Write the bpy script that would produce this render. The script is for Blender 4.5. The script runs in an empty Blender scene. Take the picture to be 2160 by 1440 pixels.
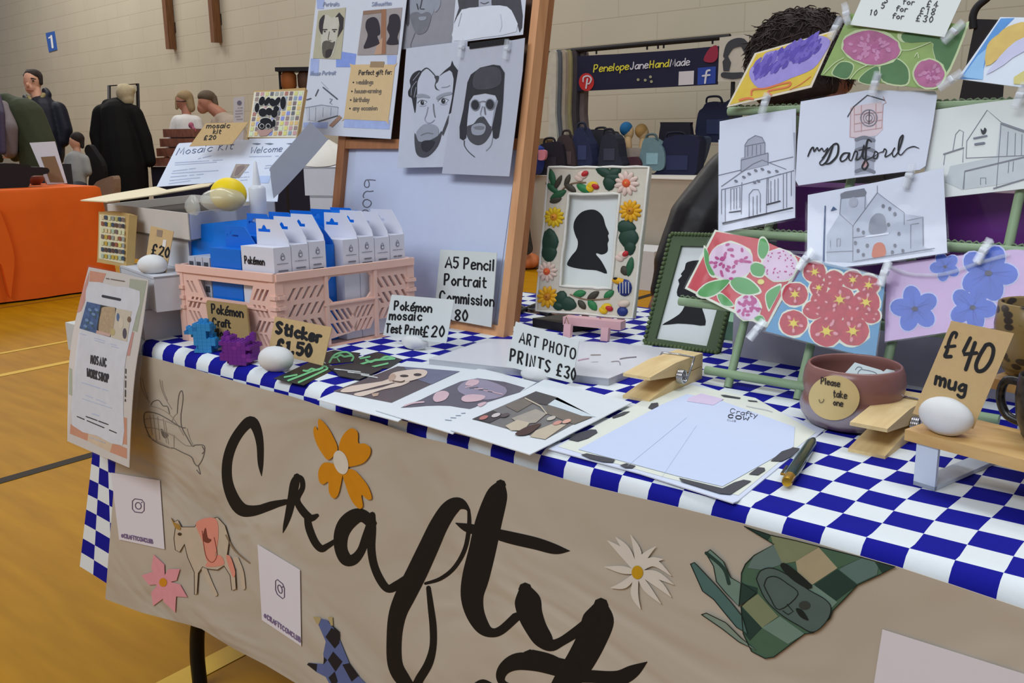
import bpy, bmesh, math, random
from math import sin, cos, pi, radians, hypot
from mathutils import Vector as V, Matrix
random.seed(7)
SC = bpy.context.scene
COL = SC.collection
# ---------------------------------------------------------------- camera
SQ = 0.036            # one check of the tablecloth (m)
TZ = 0.73             # table top height
FPX = 1986.557        # focal length in px of the 2160x1440 frame
RR = [V((0.7607559247853326, 0.6489414383369951, -0.011199665744680232)),
      V((0.1322922495789296, -0.1719339429598683, -0.9761851668397699)),
      V((-0.6354126089440049, 0.7411570203848541, -0.2166496885008753))]
CAM = V((0.368619, -0.769555, 1.072689))
cd = bpy.data.cameras.new('camera')
cam = bpy.data.objects.new('camera', cd)
COL.objects.link(cam)
cd.sensor_width = 36.0
cd.lens = FPX / 2160 * 36
cd.clip_start = 0.02
cam.matrix_world = Matrix(((RR[0][0], -RR[1][0], -RR[2][0], CAM[0]),
                           (RR[0][1], -RR[1][1], -RR[2][1], CAM[1]),
                           (RR[0][2], -RR[1][2], -RR[2][2], CAM[2]),
                           (0, 0, 0, 1)))
SC.camera = cam
SC.view_settings.view_transform = 'Standard'
SC.view_settings.look = 'None'
SC.view_settings.gamma = 1
SC.view_settings.use_curve_mapping = False
SC.view_settings.exposure = 0.0
# ---------------------------------------------------------------- light
world = bpy.data.worlds.new('world')
SC.world = world
world.use_nodes = True
bg = world.node_tree.nodes['Background']
bg.inputs[0].default_value = (0.80, 0.86, 1.0, 1)
bg.inputs[1].default_value = 0.36


def area(name, loc, size, power, color, target=None):
    l = bpy.data.lights.new(name, 'AREA')
    l.shape = 'RECTANGLE'
    l.size, l.size_y = size
    l.energy = power
    l.color = color
    o = bpy.data.objects.new(name, l)
    o.location = loc
    if target is not None:
        o.rotation_euler = (V(target) - V(loc)).to_track_quat('-Z', 'Y').to_euler()
    COL.objects.link(o)
    return o


WARM = (1.0, 0.965, 0.90)
COOL = (0.86, 0.93, 1.0)
# rows of hall lights under the roof, then one added front fill lamp
area('hall_or_fill_light', (0.6, 1.0, 4.6), (2.4, 0.9), 62, COOL)
area('hall_or_fill_light', (-3.2, 3.8, 6.0), (5.0, 0.9), 130, WARM)
area('hall_or_fill_light', (-9.0, 4.2, 6.4), (5.0, 1.2), 190, WARM)
area('hall_or_fill_light', (-16, 5.0, 6.4), (5.0, 1.5), 330, WARM)
area('hall_or_fill_light', (-1.0, -4.4, 4.8), (5.0, 1.6), 215, COOL, (-.6, .3, .6))  # fill lamp added in front to brighten upright faces, not a hall fitting


# ---------------------------------------------------------------- projection helpers
def ray(x, y):
    a, b = (x - 1080) / FPX, (y - 720) / FPX
    return RR[0] * a + RR[1] * b + RR[2]


def onz(x, y, z):
    d = ray(x, y)
    return CAM + d * ((z - CAM.z) / d.z)


def T(x, y, h=0.0):
    return onz(x, y, TZ + h)


def atd(x, y, d):
    return CAM + ray(x, y) * d


def pix(p):
    q = V(p) - CAM
    w = RR[2].dot(q)
    return 1080 + FPX * RR[0].dot(q) / w, 720 + FPX * RR[1].dot(q) / w


# ---------------------------------------------------------------- materials
def lin(c):
    c = c / 255.0
    return c / 12.92 if c <= 0.04045 else ((c + 0.055) / 1.055) ** 2.4


MATS = {}


def mt(rgb, rough=0.65, var=0.06, scale=60, metal=0, bump=0.0, coat=0, trans=0, alpha=1, emit=0, spec=0.3, name=None):
    key = (tuple(rgb), rough, var, scale, metal, bump, coat, trans, alpha, emit, spec)
    if key in MATS:
        return MATS[key]
    m = bpy.data.materials.new(name or 'paint_%02x%02x%02x' % tuple(int(c) for c in rgb))
    m.use_nodes = True
    nt = m.node_tree
    b = nt.nodes['Principled BSDF']
    c = [lin(v) for v in rgb]
    b.inputs['Base Color'].default_value = (*c, 1)
    b.inputs['Roughness'].default_value = rough
    b.inputs['Metallic'].default_value = metal
    b.inputs['Specular IOR Level'].default_value = spec
    if coat:
        b.inputs['Coat Weight'].default_value = coat
        b.inputs['Coat Roughness'].default_value = 0.06
    if trans:
        b.inputs['Transmission Weight'].default_value = trans
    if alpha < 1:
        b.inputs['Alpha'].default_value = alpha
    if var or bump:
        tc = nt.nodes.new('ShaderNodeTexCoord')
        n = nt.nodes.new('ShaderNodeTexNoise')
        n.inputs['Scale'].default_value = scale
        n.inputs['Detail'].default_value = 3
        nt.links.new(tc.outputs['Object'], n.inputs['Vector'])
        if var:
            mx = nt.nodes.new('ShaderNodeMix')
            mx.data_type = 'RGBA'
            mx.inputs[6].default_value = (*[max(0, v * (1 - var * 2)) for v in c], 1)
            mx.inputs[7].default_value = (*[min(1, v * (1 + var)) for v in c], 1)
            nt.links.new(n.outputs['Fac'], mx.inputs[0])
            nt.links.new(mx.outputs[2], b.inputs['Base Color'])
        if bump:
            bp = nt.nodes.new('ShaderNodeBump')
            bp.inputs['Strength'].default_value = bump
            bp.inputs['Distance'].default_value = 0.004
            nt.links.new(n.outputs['Fac'], bp.inputs['Height'])
            nt.links.new(bp.outputs['Normal'], b.inputs['Normal'])
    MATS[key] = m
    return m


def film_mat(tint=(255, 255, 255), gloss=0.085, rough=0.06, name='clear_film'):
    m = bpy.data.materials.new(name)
    m.use_nodes = True
    nt = m.node_tree
    nt.nodes.clear()
    out = nt.nodes.new('ShaderNodeOutputMaterial')
    tr = nt.nodes.new('ShaderNodeBsdfTransparent')
    tr.inputs[0].default_value = (*[lin(v) for v in tint], 1)
    gl = nt.nodes.new('ShaderNodeBsdfGlossy')
    gl.inputs['Roughness'].default_value = rough
    fr = nt.nodes.new('ShaderNodeFresnel')
    fr.inputs[0].default_value = 1.45
    mul = nt.nodes.new('ShaderNodeMath')
    mul.operation = 'MULTIPLY_ADD'
    mul.inputs[1].default_value = gloss
    mul.inputs[2].default_value = 0.003
    mix = nt.nodes.new('ShaderNodeMixShader')
    tc = nt.nodes.new('ShaderNodeTexCoord')
    n = nt.nodes.new('ShaderNodeTexNoise')
    n.inputs['Scale'].default_value = 14
    bp = nt.nodes.new('ShaderNodeBump')
    bp.inputs['Strength'].default_value = 0.16
    bp.inputs['Distance'].default_value = 0.01
    nt.links.new(tc.outputs['Object'], n.inputs['Vector'])
    nt.links.new(n.outputs['Fac'], bp.inputs['Height'])
    nt.links.new(bp.outputs['Normal'], gl.inputs['Normal'])
    nt.links.new(bp.outputs['Normal'], fr.inputs['Normal'])
    nt.links.new(fr.outputs[0], mul.inputs[0])
    nt.links.new(mul.outputs[0], mix.inputs[0])
    nt.links.new(tr.outputs[0], mix.inputs[1])
    nt.links.new(gl.outputs[0], mix.inputs[2])
    nt.links.new(mix.outputs[0], out.inputs[0])
    return m


FILM = film_mat()
FILM2 = film_mat((252, 252, 252), .06, .14, 'poster_film')
CLIPM = mt((238, 242, 248), .1, 0, alpha=.2, spec=.9, name='clear_clip_plastic')
PAPER = mt((226, 228, 230), 0.7, 0.02)
INK = mt((22, 20, 22), 0.6, 0)
KRAFT = mt((202, 170, 120), 0.75, 0.06, 220)


def wood_mat(rgb, dark, scale=(3, 40, 40), rough=0.5, coat=0, name='wood'):
    m = bpy.data.materials.new(name)
    m.use_nodes = True
    nt = m.node_tree
    b = nt.nodes['Principled BSDF']
    b.inputs['Roughness'].default_value = rough
    b.inputs['Coat Weight'].default_value = coat
    tc = nt.nodes.new('ShaderNodeTexCoord')
    mp = nt.nodes.new('ShaderNodeMapping')
    mp.inputs['Scale'].default_value = scale
    n = nt.nodes.new('ShaderNodeTexNoise')
    n.inputs['Scale'].default_value = 2.0
    n.inputs['Detail'].default_value = 5
    cr = nt.nodes.new('ShaderNodeValToRGB')
    cr.color_ramp.elements[0].position = 0.3
    cr.color_ramp.elements[1].position = 0.7
    cr.color_ramp.elements[0].color = (*[lin(v) for v in dark], 1)
    cr.color_ramp.elements[1].color = (*[lin(v) for v in rgb], 1)
    nt.links.new(tc.outputs['Object'], mp.inputs[0])
    nt.links.new(mp.outputs[0], n.inputs['Vector'])
    nt.links.new(n.outputs['Fac'], cr.inputs[0])
    nt.links.new(cr.outputs[0], b.inputs['Base Color'])
    return m


# ---------------------------------------------------------------- planes and meshes
class Pl:
    """a plane in the room: origin, right axis, up axis, outward normal"""
    def __init__(s, o, yaw=0, lean=0, roll=0):
        y, t = radians(yaw), radians(lean)
        s.o = V(o)
        s.u = V((cos(y), sin(y), 0))
        b = V((-sin(y), cos(y), 0))           # horizontal, away from the viewer
        s.w = V((0, 0, 1)) * cos(t) + b * sin(t)
        s.n = V((0, 0, 1)) * sin(t) - b * cos(t)
        if roll:
            r = radians(roll)
            s.u, s.w = s.u * cos(r) + s.w * sin(r), s.w * cos(r) - s.u * sin(r)

    def P(s, x, y, off=0.0):
        d = ray(x, y)
        return CAM + d * ((s.o + s.n * off - CAM).dot(s.n) / d.dot(s.n))

    def L(s, a, b, off=0.0):
        return s.o + s.u * a + s.w * b + s.n * off

    def at(s, off):
        q = Pl(s.o)
        q.o, q.u, q.w, q.n = s.o + s.n * off, s.u, s.w, s.n
        return q


def cat(pts, k=5, closed=False):
    """Catmull-Rom through tuples of any length"""
    n = len(pts)
    if n < 3:
        return list(pts)
    out = []
    rng = range(n if closed else n - 1)
    for i in rng:
        if closed:
            p = [pts[(i + j) % n] for j in (-1, 0, 1, 2)]
        else:
            p = [pts[max(0, i - 1)], pts[i], pts[i + 1], pts[min(n - 1, i + 2)]]
        for q in range(k):
            t = q / k
            out.append(tuple(0.5 * (2 * b + (c - a) * t + (2 * a - 5 * b + 4 * c - d) * t * t + (3 * b - a - 3 * c + d) * t ** 3)
                             for a, b, c, d in zip(*p)))
    if not closed:
        out.append(tuple(pts[-1]))
    return out


class MB:
    def __init__(s):
        s.v, s.f, s.fm, s.mats, s.sm = [], [], [], [], []

    def mi(s, m):
        if m not in s.mats:
            s.mats.append(m)
        return s.mats.index(m)

    def face(s, pts, m, smooth=False):
        i = len(s.v)
        s.v += [V(p) for p in pts]
        s.f.append(tuple(range(i, i + len(pts))))
        s.fm.append(s.mi(m))
        s.sm.append(smooth)

    def grid(s, rows, m, smooth=True, closed=False):
        """rows: list of equally long point lists"""
        i = len(s.v)
        w = len(rows[0])
        for r in rows:
            s.v += [V(p) for p in r]
        k = s.mi(m) if not callable(m) else None
        for a in range(len(rows) - 1):
            for b in range(w if closed else w - 1):
                c = (b + 1) % w
                s.f.append((i + a * w + b, i + a * w + c, i + (a + 1) * w + c, i + (a + 1) * w + b))
                s.fm.append(s.mi(m(a, b)) if k is None else k)
                s.sm.append(smooth)

    def obox(s, o, a, b, c, m, m2=None):
        """box from corner o with edge vectors a, b, c (right handed); m2 = dict of side -> material"""
        o, a, b, c = V(o), V(a), V(b), V(c)
        if a.cross(b).dot(c) < 0:
            a, b = b, a
        p = [o, o + a, o + a + b, o + b, o + c, o + a + c, o + a + b + c, o + b + c]
        for f in ((0, 3, 2, 1), (4, 5, 6, 7), (0, 1, 5, 4), (1, 2, 6, 5), (2, 3, 7, 6), (3, 0, 4, 7)):
            s.face([p[i] for i in f], m)

    def box(s, x0, x1, y0, y1, z0, z1, m):
        s.obox((x0, y0, z0), (x1 - x0, 0, 0), (0, y1 - y0, 0), (0, 0, z1 - z0), m)

    def bar(s, a, b, w, t, m, up=(0, 0, 1)):
        """rectangular bar between two points; w across, t along 'up'"""
        a, b = V(a), V(b)
        d = (b - a)
        u = V(up) - d * (V(up).dot(d) / d.length_squared)
        u.normalize()
        x = d.cross(u).normalized()
        s.obox(a - x * w / 2 - u * t / 2, x * w, u * t, d, m)

    def prism(s, pts, ext, m, side=None):
        pts = [V(p) for p in pts]
        e = V(ext)
        nrm = V((0, 0, 0))
        for i in range(len(pts)):
            nrm += pts[i].cross(pts[(i + 1) % len(pts)])
        if nrm.dot(e) < 0:
            pts = pts[::-1]
        top = [p + e for p in pts]
        s.face(top, m)
        s.face(pts[::-1], side or m)
        for i in range(len(pts)):
            j = (i + 1) % len(pts)
            s.face([pts[i], pts[j], top[j], top[i]], side or m)

    def tube(s, pts, r, m, seg=8, caps=True, smooth=True):
        pts = [V(p) for p in pts]
        n = len(pts)
        rr = r if isinstance(r, (list, tuple)) else [r] * n
        rows = []
        prev = None
        for i in range(n):
            d = (pts[min(i + 1, n - 1)] - pts[max(i - 1, 0)]).normalized()
            if prev is None:
                ref = V((0, 0, 1)) if abs(d.z) < 0.9 else V((1, 0, 0))
            else:
                ref = prev
            x = (ref - d * ref.dot(d)).normalized()
            prev = x
            y = d.cross(x)
            rows.append([pts[i] + (x * cos(2 * pi * k / seg) + y * sin(2 * pi * k / seg)) * rr[i] for k in range(seg)])
        s.grid(rows, m, smooth, closed=True)
        if caps:
            s.face(rows[0][::-1], m)
            s.face(rows[-1], m)

    def lathe(s, prof, c, m, seg=28, axis=None, smooth=True, scale=(1, 1)):
        """prof: (r, z) list from bottom to top"""
        c = V(c)
        rows = [[c + V((r * cos(2 * pi * k / seg) * scale[0], r * sin(2 * pi * k / seg) * scale[1], z)) for k in range(seg)] for r, z in prof]
        s.grid(rows, m, smooth, closed=True)
        if prof[0][0] > 1e-5:
            s.face(rows[0][::-1], m)
        if prof[-1][0] > 1e-5:
            s.face(rows[-1], m)

    def ball(s, c, r, m, seg=14, rings=9, rot=None, wob=0, seed=0):
        c = V(c)
        r = r if isinstance(r, (tuple, list)) else (r, r, r)
        rnd = random.Random(seed)
        ph = [rnd.uniform(0, 6.28) for _ in range(6)]
        rows = []
        for i in range(rings + 1):
            th = pi * i / rings
            row = []
            for k in range(seg):
                a = 2 * pi * k / seg
                q = 1 + wob * (sin(2 * a + ph[0]) * sin(th) * .5 + sin(3 * a + ph[1] + th * 2) * .3 * sin(th) + sin(2 * th + ph[2]) * .4)
                p = V((r[0] * sin(th) * cos(a), r[1] * sin(th) * sin(a), -r[2] * cos(th))) * q
                if rot is not None:
                    p = rot @ p
                row.append(c + p)
            rows.append(row)
        s.grid(rows, m, True, closed=True)

    def build(s, name, parent=None, origin=None, merge=False):
        me = bpy.data.meshes.new(name)
        if parent is not None and origin is None:
            o0 = parent.get('_o')
            origin = V(o0) if o0 is not None else V((0, 0, 0))
        if origin is None:
            xs = [p.x for p in s.v]
            ys = [p.y for p in s.v]
            zs = [p.z for p in s.v]
            origin = V(((min(xs) + max(xs)) / 2, (min(ys) + max(ys)) / 2, min(zs)))
        origin = V(origin)
        me.from_pydata([p - origin for p in s.v], [], s.f)
        for m in s.mats:
            me.materials.append(m)
        me.polygons.foreach_set('material_index', s.fm)
        me.polygons.foreach_set('use_smooth', s.sm)
        me.update()
        if merge:
            b = bmesh.new()
            b.from_mesh(me)
            bmesh.ops.remove_doubles(b, verts=b.verts, dist=1e-5)
            bmesh.ops.recalc_face_normals(b, faces=b.faces)
            b.to_mesh(me)
            b.free()
        ob = bpy.data.objects.new(name, me)
        COL.objects.link(ob)
        if parent is not None:
            ob.parent = parent
        else:
            ob.location = origin
        ob['_o'] = tuple(origin)
        return ob


def tag(o, label, category, group=None, kind=None):
    o['label'] = label
    o['category'] = category
    if group:
        o['group'] = group
    if kind:
        o['kind'] = kind
    return o


def thing(name, label, category, loc, group=None):
    o = bpy.data.objects.new(name, None)
    COL.objects.link(o)
    o.location = V(loc)
    o.empty_display_size = 0.05
    o['_o'] = tuple(V(loc))
    return tag(o, label, category, group)


def struct(o):
    o['kind'] = 'structure'
    return o


def copy_tree(o, parent=None):
    c = o.copy()
    COL.objects.link(c)
    c.parent = parent
    for ch in list(o.children):
        copy_tree(ch, c)
    return c


def bevel(o, w=0.002, seg=2):
    m = o.modifiers.new('bevel', 'BEVEL')
    m.width = w
    m.segments = seg
    m.limit_method = 'ANGLE'
    m.angle_limit = radians(40)
    return o


# ---------------------------------------------------------------- flat artwork on a plane
GLY = {}
for ln in '''A6 !0e3o6e 1h5h|B5 0e0o 0o3o4m3j0j 0j4j5g3e0e|C6 5m3o1n0j1f3e5g|D6 0e0o 0o3n5j3f0e|E5 !4o0o0e4e 0j3j|F4 !4o0o0e 0j3j
G6 5m3o1n0j1f3e5g5i3i|H5 0e0o 4e4o 0j4j|I2 1e1o|J4 3o3g1e0g|K5 0e0o !4o0i4e|L4 !0o0e4e|M6 !0e1o3g5o6e|N5 !0e0o4e4o|O6 3o1n0j1f3e5f6j5n3o|P5 0e0o 0o3o4m3j0i|Q6 3o1n0j1f3e5f6j5n3o 4g6e|R5 0e0o 0o3o4m3j0i 2i4e|S5 4n2o0m2j4h2e0f
T5 0o5o !2o2e|U5 0o0g2e4g4o|V5 !0o2e4o|W6 !0o1e3k5e6o|X5 0e4o 0o4e|Y5 !0o2j4o 2j2e|Z5 !0o4o0e4e
a4 4j2k0h1e3f4i 4k4e|b4 0o0e 0h2k4h2e0f|c4 4j2k0h2e4f|d4 4j2k0h1e3f4i 4o4e|e4 0h4i3k1k0h1e4f|f3 4n2o1l1e 0k3k|g4 4j2k0h1f3g4j 4k4c2a0b|h4 0o0e 0i2k4i4e|i1 0k0e 0n0m|j2 1k1b0a 1n1m|k4 0o0e !3k0h4e|l1 0o0e
m6 0k0e 0i2k3i3e 3i5k6i6e|n4 0k0e 0i2k4i4e|o4 2k0h2e4h2k|p4 0k0a 0j3k4h2e0f|q4 4j2k0h1e3f4i 4k4a|r3 0k0e 0i1k3k|s3 3j1k0i3g2e0f|t3 1n1f3e 0k3k|u4 0k0f2e4g 4k4e|v4 !0k2e4k|w6 !0k1e3j5e6k|x4 0k4e 0e4k|y4 0k2f 4k1a|z4 !0k4k0e4e
04 2o0j2e4j2o|12 !0m1o1e|24 0m2o4m3j0e 0e4e|34 0n3o4m2j4h3e0f|45 !3o0h5h 3k3e|54 !4o0o0k 0k3k4h2e0f|64 3o0i1e3e4h2j0h|74 !0o4o1e|84 2j0m2o4m2j0g2e4g2j|94 4m2o0m2j4m3e
£5 4m3o1m1f0e 0e4e 0i3i|.1 0e0f|:1 0e0f 0j0k|-3 0i3i|@6 4i3k2i3g4i4l2m0i1f4f|•2 0i1i1j0i|'''.replace('\n', '|').split('|'):
    if not ln:
        continue
    a = ln.split(' ')
    GLY[ln[0]] = (int(a[0][1:]), a[1:])
GLY['é'] = (4, GLY['e'][1] + ['2m4o'])


def ribbon2(pts, w):
    """2-D outline quads for a stroke with round ends; w number or list"""
    n = len(pts)
    ww = list(w) if isinstance(w, (list, tuple)) else [w] * n
    L, R = [], []
    for i in range(n):
        a, b = pts[max(0, i - 1)], pts[min(n - 1, i + 1)]
        dx, dy = b[0] - a[0], b[1] - a[1]
        l = hypot(dx, dy) or 1
        nx, ny = -dy / l * ww[i] / 2, dx / l * ww[i] / 2
        L.append((pts[i][0] + nx, pts[i][1] + ny))
        R.append((pts[i][0] - nx, pts[i][1] - ny))
    polys = [[L[i], L[i + 1], R[i + 1], R[i]] for i in range(n - 1)]
    for e in ((0, 1) if n > 1 else (0,)):
        p, r = pts[-e], ww[-e] / 2
        if r > 0:
            polys.append([(p[0] + r * cos(k * pi / 4), p[1] + r * sin(k * pi / 4)) for k in range(8)])
    return polys


class Art(MB):
    """artwork on plane pl; coordinates are photograph px through map (ox, oy, s), or plane metres when loc=True"""
    def __init__(s, pl, eps=0.0003, mp=(0, 0, 1), loc=False):
        super().__init__()
        s.pl, s.eps, s.mp, s.loc, s.flat = pl, eps, mp, loc, {}

    def P(s, p, off):
        if s.loc:
            return s.pl.L(p[0], p[1], off)
        return s.pl.P(s.mp[0] + p[0] / s.mp[2], s.mp[1] + p[1] / s.mp[2], off)

    def poly(s, pts, m, lay=1):
        s.cnt = getattr(s, 'cnt', 0) + 1
        q = [s.P(p, lay * s.eps + (s.cnt % 180) * 1.2e-6) for p in pts]
        nrm = V((0, 0, 0))
        for i in range(len(q)):
            nrm += (q[i] - q[0]).cross(q[(i + 1) % len(q)] - q[0])
        if nrm.dot(s.pl.n) < 0:
            q = q[::-1]
        s.face(q, m)

    def slab(s, pts, th, m, side=None):
        q = [s.P(p, 0) for p in pts]
        s.prism([p - s.pl.n * th for p in q], s.pl.n * th, m, side)

    def ell(s, cx, cy, rx, ry, m, lay=1, rot=0, n=22, wob=0):
        c, d = cos(rot), sin(rot)
        s.poly([(cx + c * rx * k * cos(a) - d * ry * k * sin(a), cy + d * rx * k * cos(a) + c * ry * k * sin(a))
                for a, k in ((2 * pi * i / n, 1 + random.uniform(-wob, wob)) for i in range(n))], m, lay)

    def line(s, pts, w, m, lay=1, smooth=True):
        if len(pts[0]) == 3:
            q = cat(pts) if smooth else pts
            ww = [max(0.01, p[2]) for p in q]
            q = [p[:2] for p in q]
        else:
            q = cat(pts, 4) if smooth else list(pts)
            ww = w
        for r in ribbon2(q, ww):
            s.poly(r, m, lay)

    def blob(s, pts, m, lay=1, k=4):
        s.poly(cat(pts, k, True), m, lay)

    def text(s, t, org, e, up, size, w, m, lay=1, gap=2.0, adv=1.0):
        """stroke lettering: org = baseline start, e / up = unit vectors in px, size = cap height, w = pen width"""
        x = 0.0
        k = size / 10
        for ch in t:
            if ch == ' ':
                x += 4 * adv
                continue
            if ch not in GLY:
                x += 3
                continue
            wd, strokes = GLY[ch]
            for st in strokes:
                sharp = st[0] == '!'
                st = st.lstrip('!')
                q = [(int(st[i]), ord(st[i + 1]) - 101) for i in range(0, len(st), 2)]
                q = [(org[0] + ((x + a * adv) * e[0] + b * up[0]) * k, org[1] + ((x + a * adv) * e[1] + b * up[1]) * k) for a, b in q]
                s.line(q, w, m, lay, smooth=not sharp)
            x += wd * adv + gap
        return x * k

    def scrib(s, a, b, n, w, m, lay=1, breaks=0.25):
        """a row of tiny unreadable print"""
        for i in range(n):
            if random.random() < breaks:
                continue
            t0, t1 = i / n, (i + 0.8) / n
            p = [(a[0] + (b[0] - a[0]) * t, a[1] + (b[1] - a[1]) * t) for t in (t0, t1)]
            s.line(p, w, m, lay, smooth=False)


# ================================================================ THE HALL
def wall_mat():
    m = bpy.data.materials.new('painted_blockwork')
    m.use_nodes = True
    nt = m.node_tree
    b = nt.nodes['Principled BSDF']
    b.inputs['Roughness'].default_value = 0.8
    tc = nt.nodes.new('ShaderNodeTexCoord')
    sp = nt.nodes.new('ShaderNodeSeparateXYZ')
    cb = nt.nodes.new('ShaderNodeCombineXYZ')
    br = nt.nodes.new('ShaderNodeTexBrick')
    br.inputs['Scale'].default_value = 1.0
    br.inputs['Brick Width'].default_value = 0.9
    br.inputs['Row Height'].default_value = 0.235
    br.inputs['Mortar Size'].default_value = 0.006
    br.inputs['Mortar Smooth'].default_value = 0.4
    br.inputs['Color1'].default_value = (*[lin(v) for v in (182, 175, 156)], 1)
    br.inputs['Color2'].default_value = (*[lin(v) for v in (185, 178, 159)], 1)
    br.inputs['Mortar'].default_value = (*[lin(v) for v in (172, 164, 143)], 1)
    n = nt.nodes.new('ShaderNodeTexNoise')
    n.inputs['Scale'].default_value = 1.1
    n.inputs['Detail'].default_value = 4
    mx = nt.nodes.new('ShaderNodeMix')
    mx.data_type = 'RGBA'
    mx.blend_type = 'MULTIPLY'
    mx.inputs[0].default_value = 0.16
    nt.links.new(tc.outputs['Object'], sp.inputs[0])
    nt.links.new(sp.outputs[0], cb.inputs[0])
    nt.links.new(sp.outputs[2], cb.inputs[1])
    nt.links.new(cb.outputs[0], br.inputs['Vector'])
    nt.links.new(tc.outputs['Object'], n.inputs['Vector'])
    nt.links.new(br.outputs['Color'], mx.inputs[6])
    nt.links.new(n.outputs['Fac'], mx.inputs[7])
    nt.links.new(mx.outputs[2], b.inputs['Base Color'])
    bp = nt.nodes.new('ShaderNodeBump')
    bp.inputs['Strength'].default_value = 0.3
    bp.inputs['Distance'].default_value = 0.01
    nt.links.new(br.outputs['Fac'], bp.inputs['Height'])
    bp.invert = True
    nt.links.new(bp.outputs['Normal'], b.inputs['Normal'])
    return m


def floor_mat():
    m = bpy.data.materials.new('varnished_hall_floor')
    m.use_nodes = True
    nt = m.node_tree
    b = nt.nodes['Principled BSDF']
    b.inputs['Roughness'].default_value = 0.5
    b.inputs['Specular IOR Level'].default_value = 0.07
    tc = nt.nodes.new('ShaderNodeTexCoord')
    mp = nt.nodes.new('ShaderNodeMapping')
    mp.inputs['Scale'].default_value = (1.2, 9, 1)
    n = nt.nodes.new('ShaderNodeTexNoise')
    n.inputs['Scale'].default_value = 2.2
    n.inputs['Detail'].default_value = 6
    cr = nt.nodes.new('ShaderNodeValToRGB')
    cr.color_ramp.elements[0].position = 0.25
    cr.color_ramp.elements[1].position = 0.75
    cr.color_ramp.elements[0].color = (*[lin(v) for v in (156, 106, 4)], 1)
    cr.color_ramp.elements[1].color = (*[lin(v) for v in (180, 127, 8)], 1)
    nt.links.new(tc.outputs['Object'], mp.inputs[0])
    nt.links.new(mp.outputs[0], n.inputs['Vector'])
    nt.links.new(n.outputs['Fac'], cr.inputs[0])
    nt.links.new(cr.outputs[0], b.inputs['Base Color'])
    return m


fl = MB()
fm_ = floor_mat()
fl.face([(-30, -6, 0), (8, -6, 0), (8, 12, 0), (-30, 12, 0)], fm_)
YEL, BLK = mt((216, 172, 62), 0.5, 0.04, spec=.1), mt((44, 36, 28), 0.5, 0.04, spec=.05)
for x, w, m in ((-4.67, 0.035, YEL), (-4.19, 0.05, YEL), (-2.745, 0.05, BLK), (-1.262, 0.06, YEL), (-6.05, 0.03, mt((150, 100, 30), 0.4)), (-4.42, 0.05, YEL)):
    x0 = x
    y0, y1 = (-5.5, 11.5) if x != -4.42 else (4.2, 5.6)
    q = -0.056
    yr = {-4.42: 4.95, -4.67: 1.2, -4.19: 1.0, -2.745: 0.45, -1.262: 0.12}.get(x, 1.5)
    fl.face([(x0 - w / 2 + q * (y0 - yr), y0, .0015), (x0 + w / 2 + q * (y0 - yr), y0, .0015), (x0 + w / 2 + q * (y1 - yr), y1, .0015), (x0 - w / 2 + q * (y1 - yr), y1, .0015)], m)
struct(fl.build('floor', origin=(0, 0, 0)))

WYAW = -4.0
WALL = Pl((-4, 6.9, 0), WYAW)


def on_wall(ob):
    ob.rotation_euler = (0, 0, radians(WYAW))
    ob.location = (-4, 6.9, 0)
    return ob


wl = MB()
wl.face([(-27, 0, 0), (12, 0, 0), (12, 0, 7.2), (-27, 0, 7.2)], wall_mat())
struct(on_wall(wl.build('wall_back', origin=(0, 0, 0))))


def wall_uv(x, y):
    p = WALL.P(x, y)
    return (p - WALL.o).dot(WALL.u), p.z


# wooden rails fixed high on the wall
BROWN = wood_mat((120, 78, 40), (90, 55, 26), (20, 20, 2), name='dark_oak')
for (xb, yb), (xt, yt), lb in (((370, 104), (357, 0), 'dark brown wooden rail high on the wall, nearer the blue number sign'),
                              ((466, 90), (458, 0), 'dark brown wooden rail high on the wall, nearer the portrait easel')):
    u0, z0 = wall_uv(xb, yb)
    m = MB()
    m.box(u0 - 0.055, u0 + 0.055, -0.13, -0.01, z0, z0 + 2.4, BROWN)
    m.box(u0 - 0.075, u0 + 0.075, -0.012, -0.001, z0 + .25, z0 + .40, mt((60, 50, 42), 0.5))
    m.box(u0 - 0.075, u0 + 0.075, -0.012, -0.001, z0 + 1.7, z0 + 1.85, mt((60, 50, 42), 0.5))
    o = on_wall(m.build('wall_rail', origin=(0, 0, 0)))
    tag(o, lb, 'wall rail', 'wooden rails on the wall')
# blue number sign
BLUE_S = mt((44, 92, 178), 0.5)
a = Art(WALL.at(0.012), 0.003)
a.slab([(96, 70), (114, 66), (120, 105), (103, 110)], 0.011, BLUE_S)
WHT = mt((235, 238, 240), 0.6, 0)
a.line([(103, 80, 3), (108.5, 77, 3)], 3, WHT, 1, False)
a.line([(108, 76), (111, 100)], 4.2, WHT, 1, False)
tag(a.build('number_sign'), 'blue sign with a white number 1 high on the wall', 'sign')

# ================================================================ THE TABLE
XL, XR = -1.40, 0.62
YB = 0.80


def edge(x):
    return -0.0108 - 0.026 * x


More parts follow.
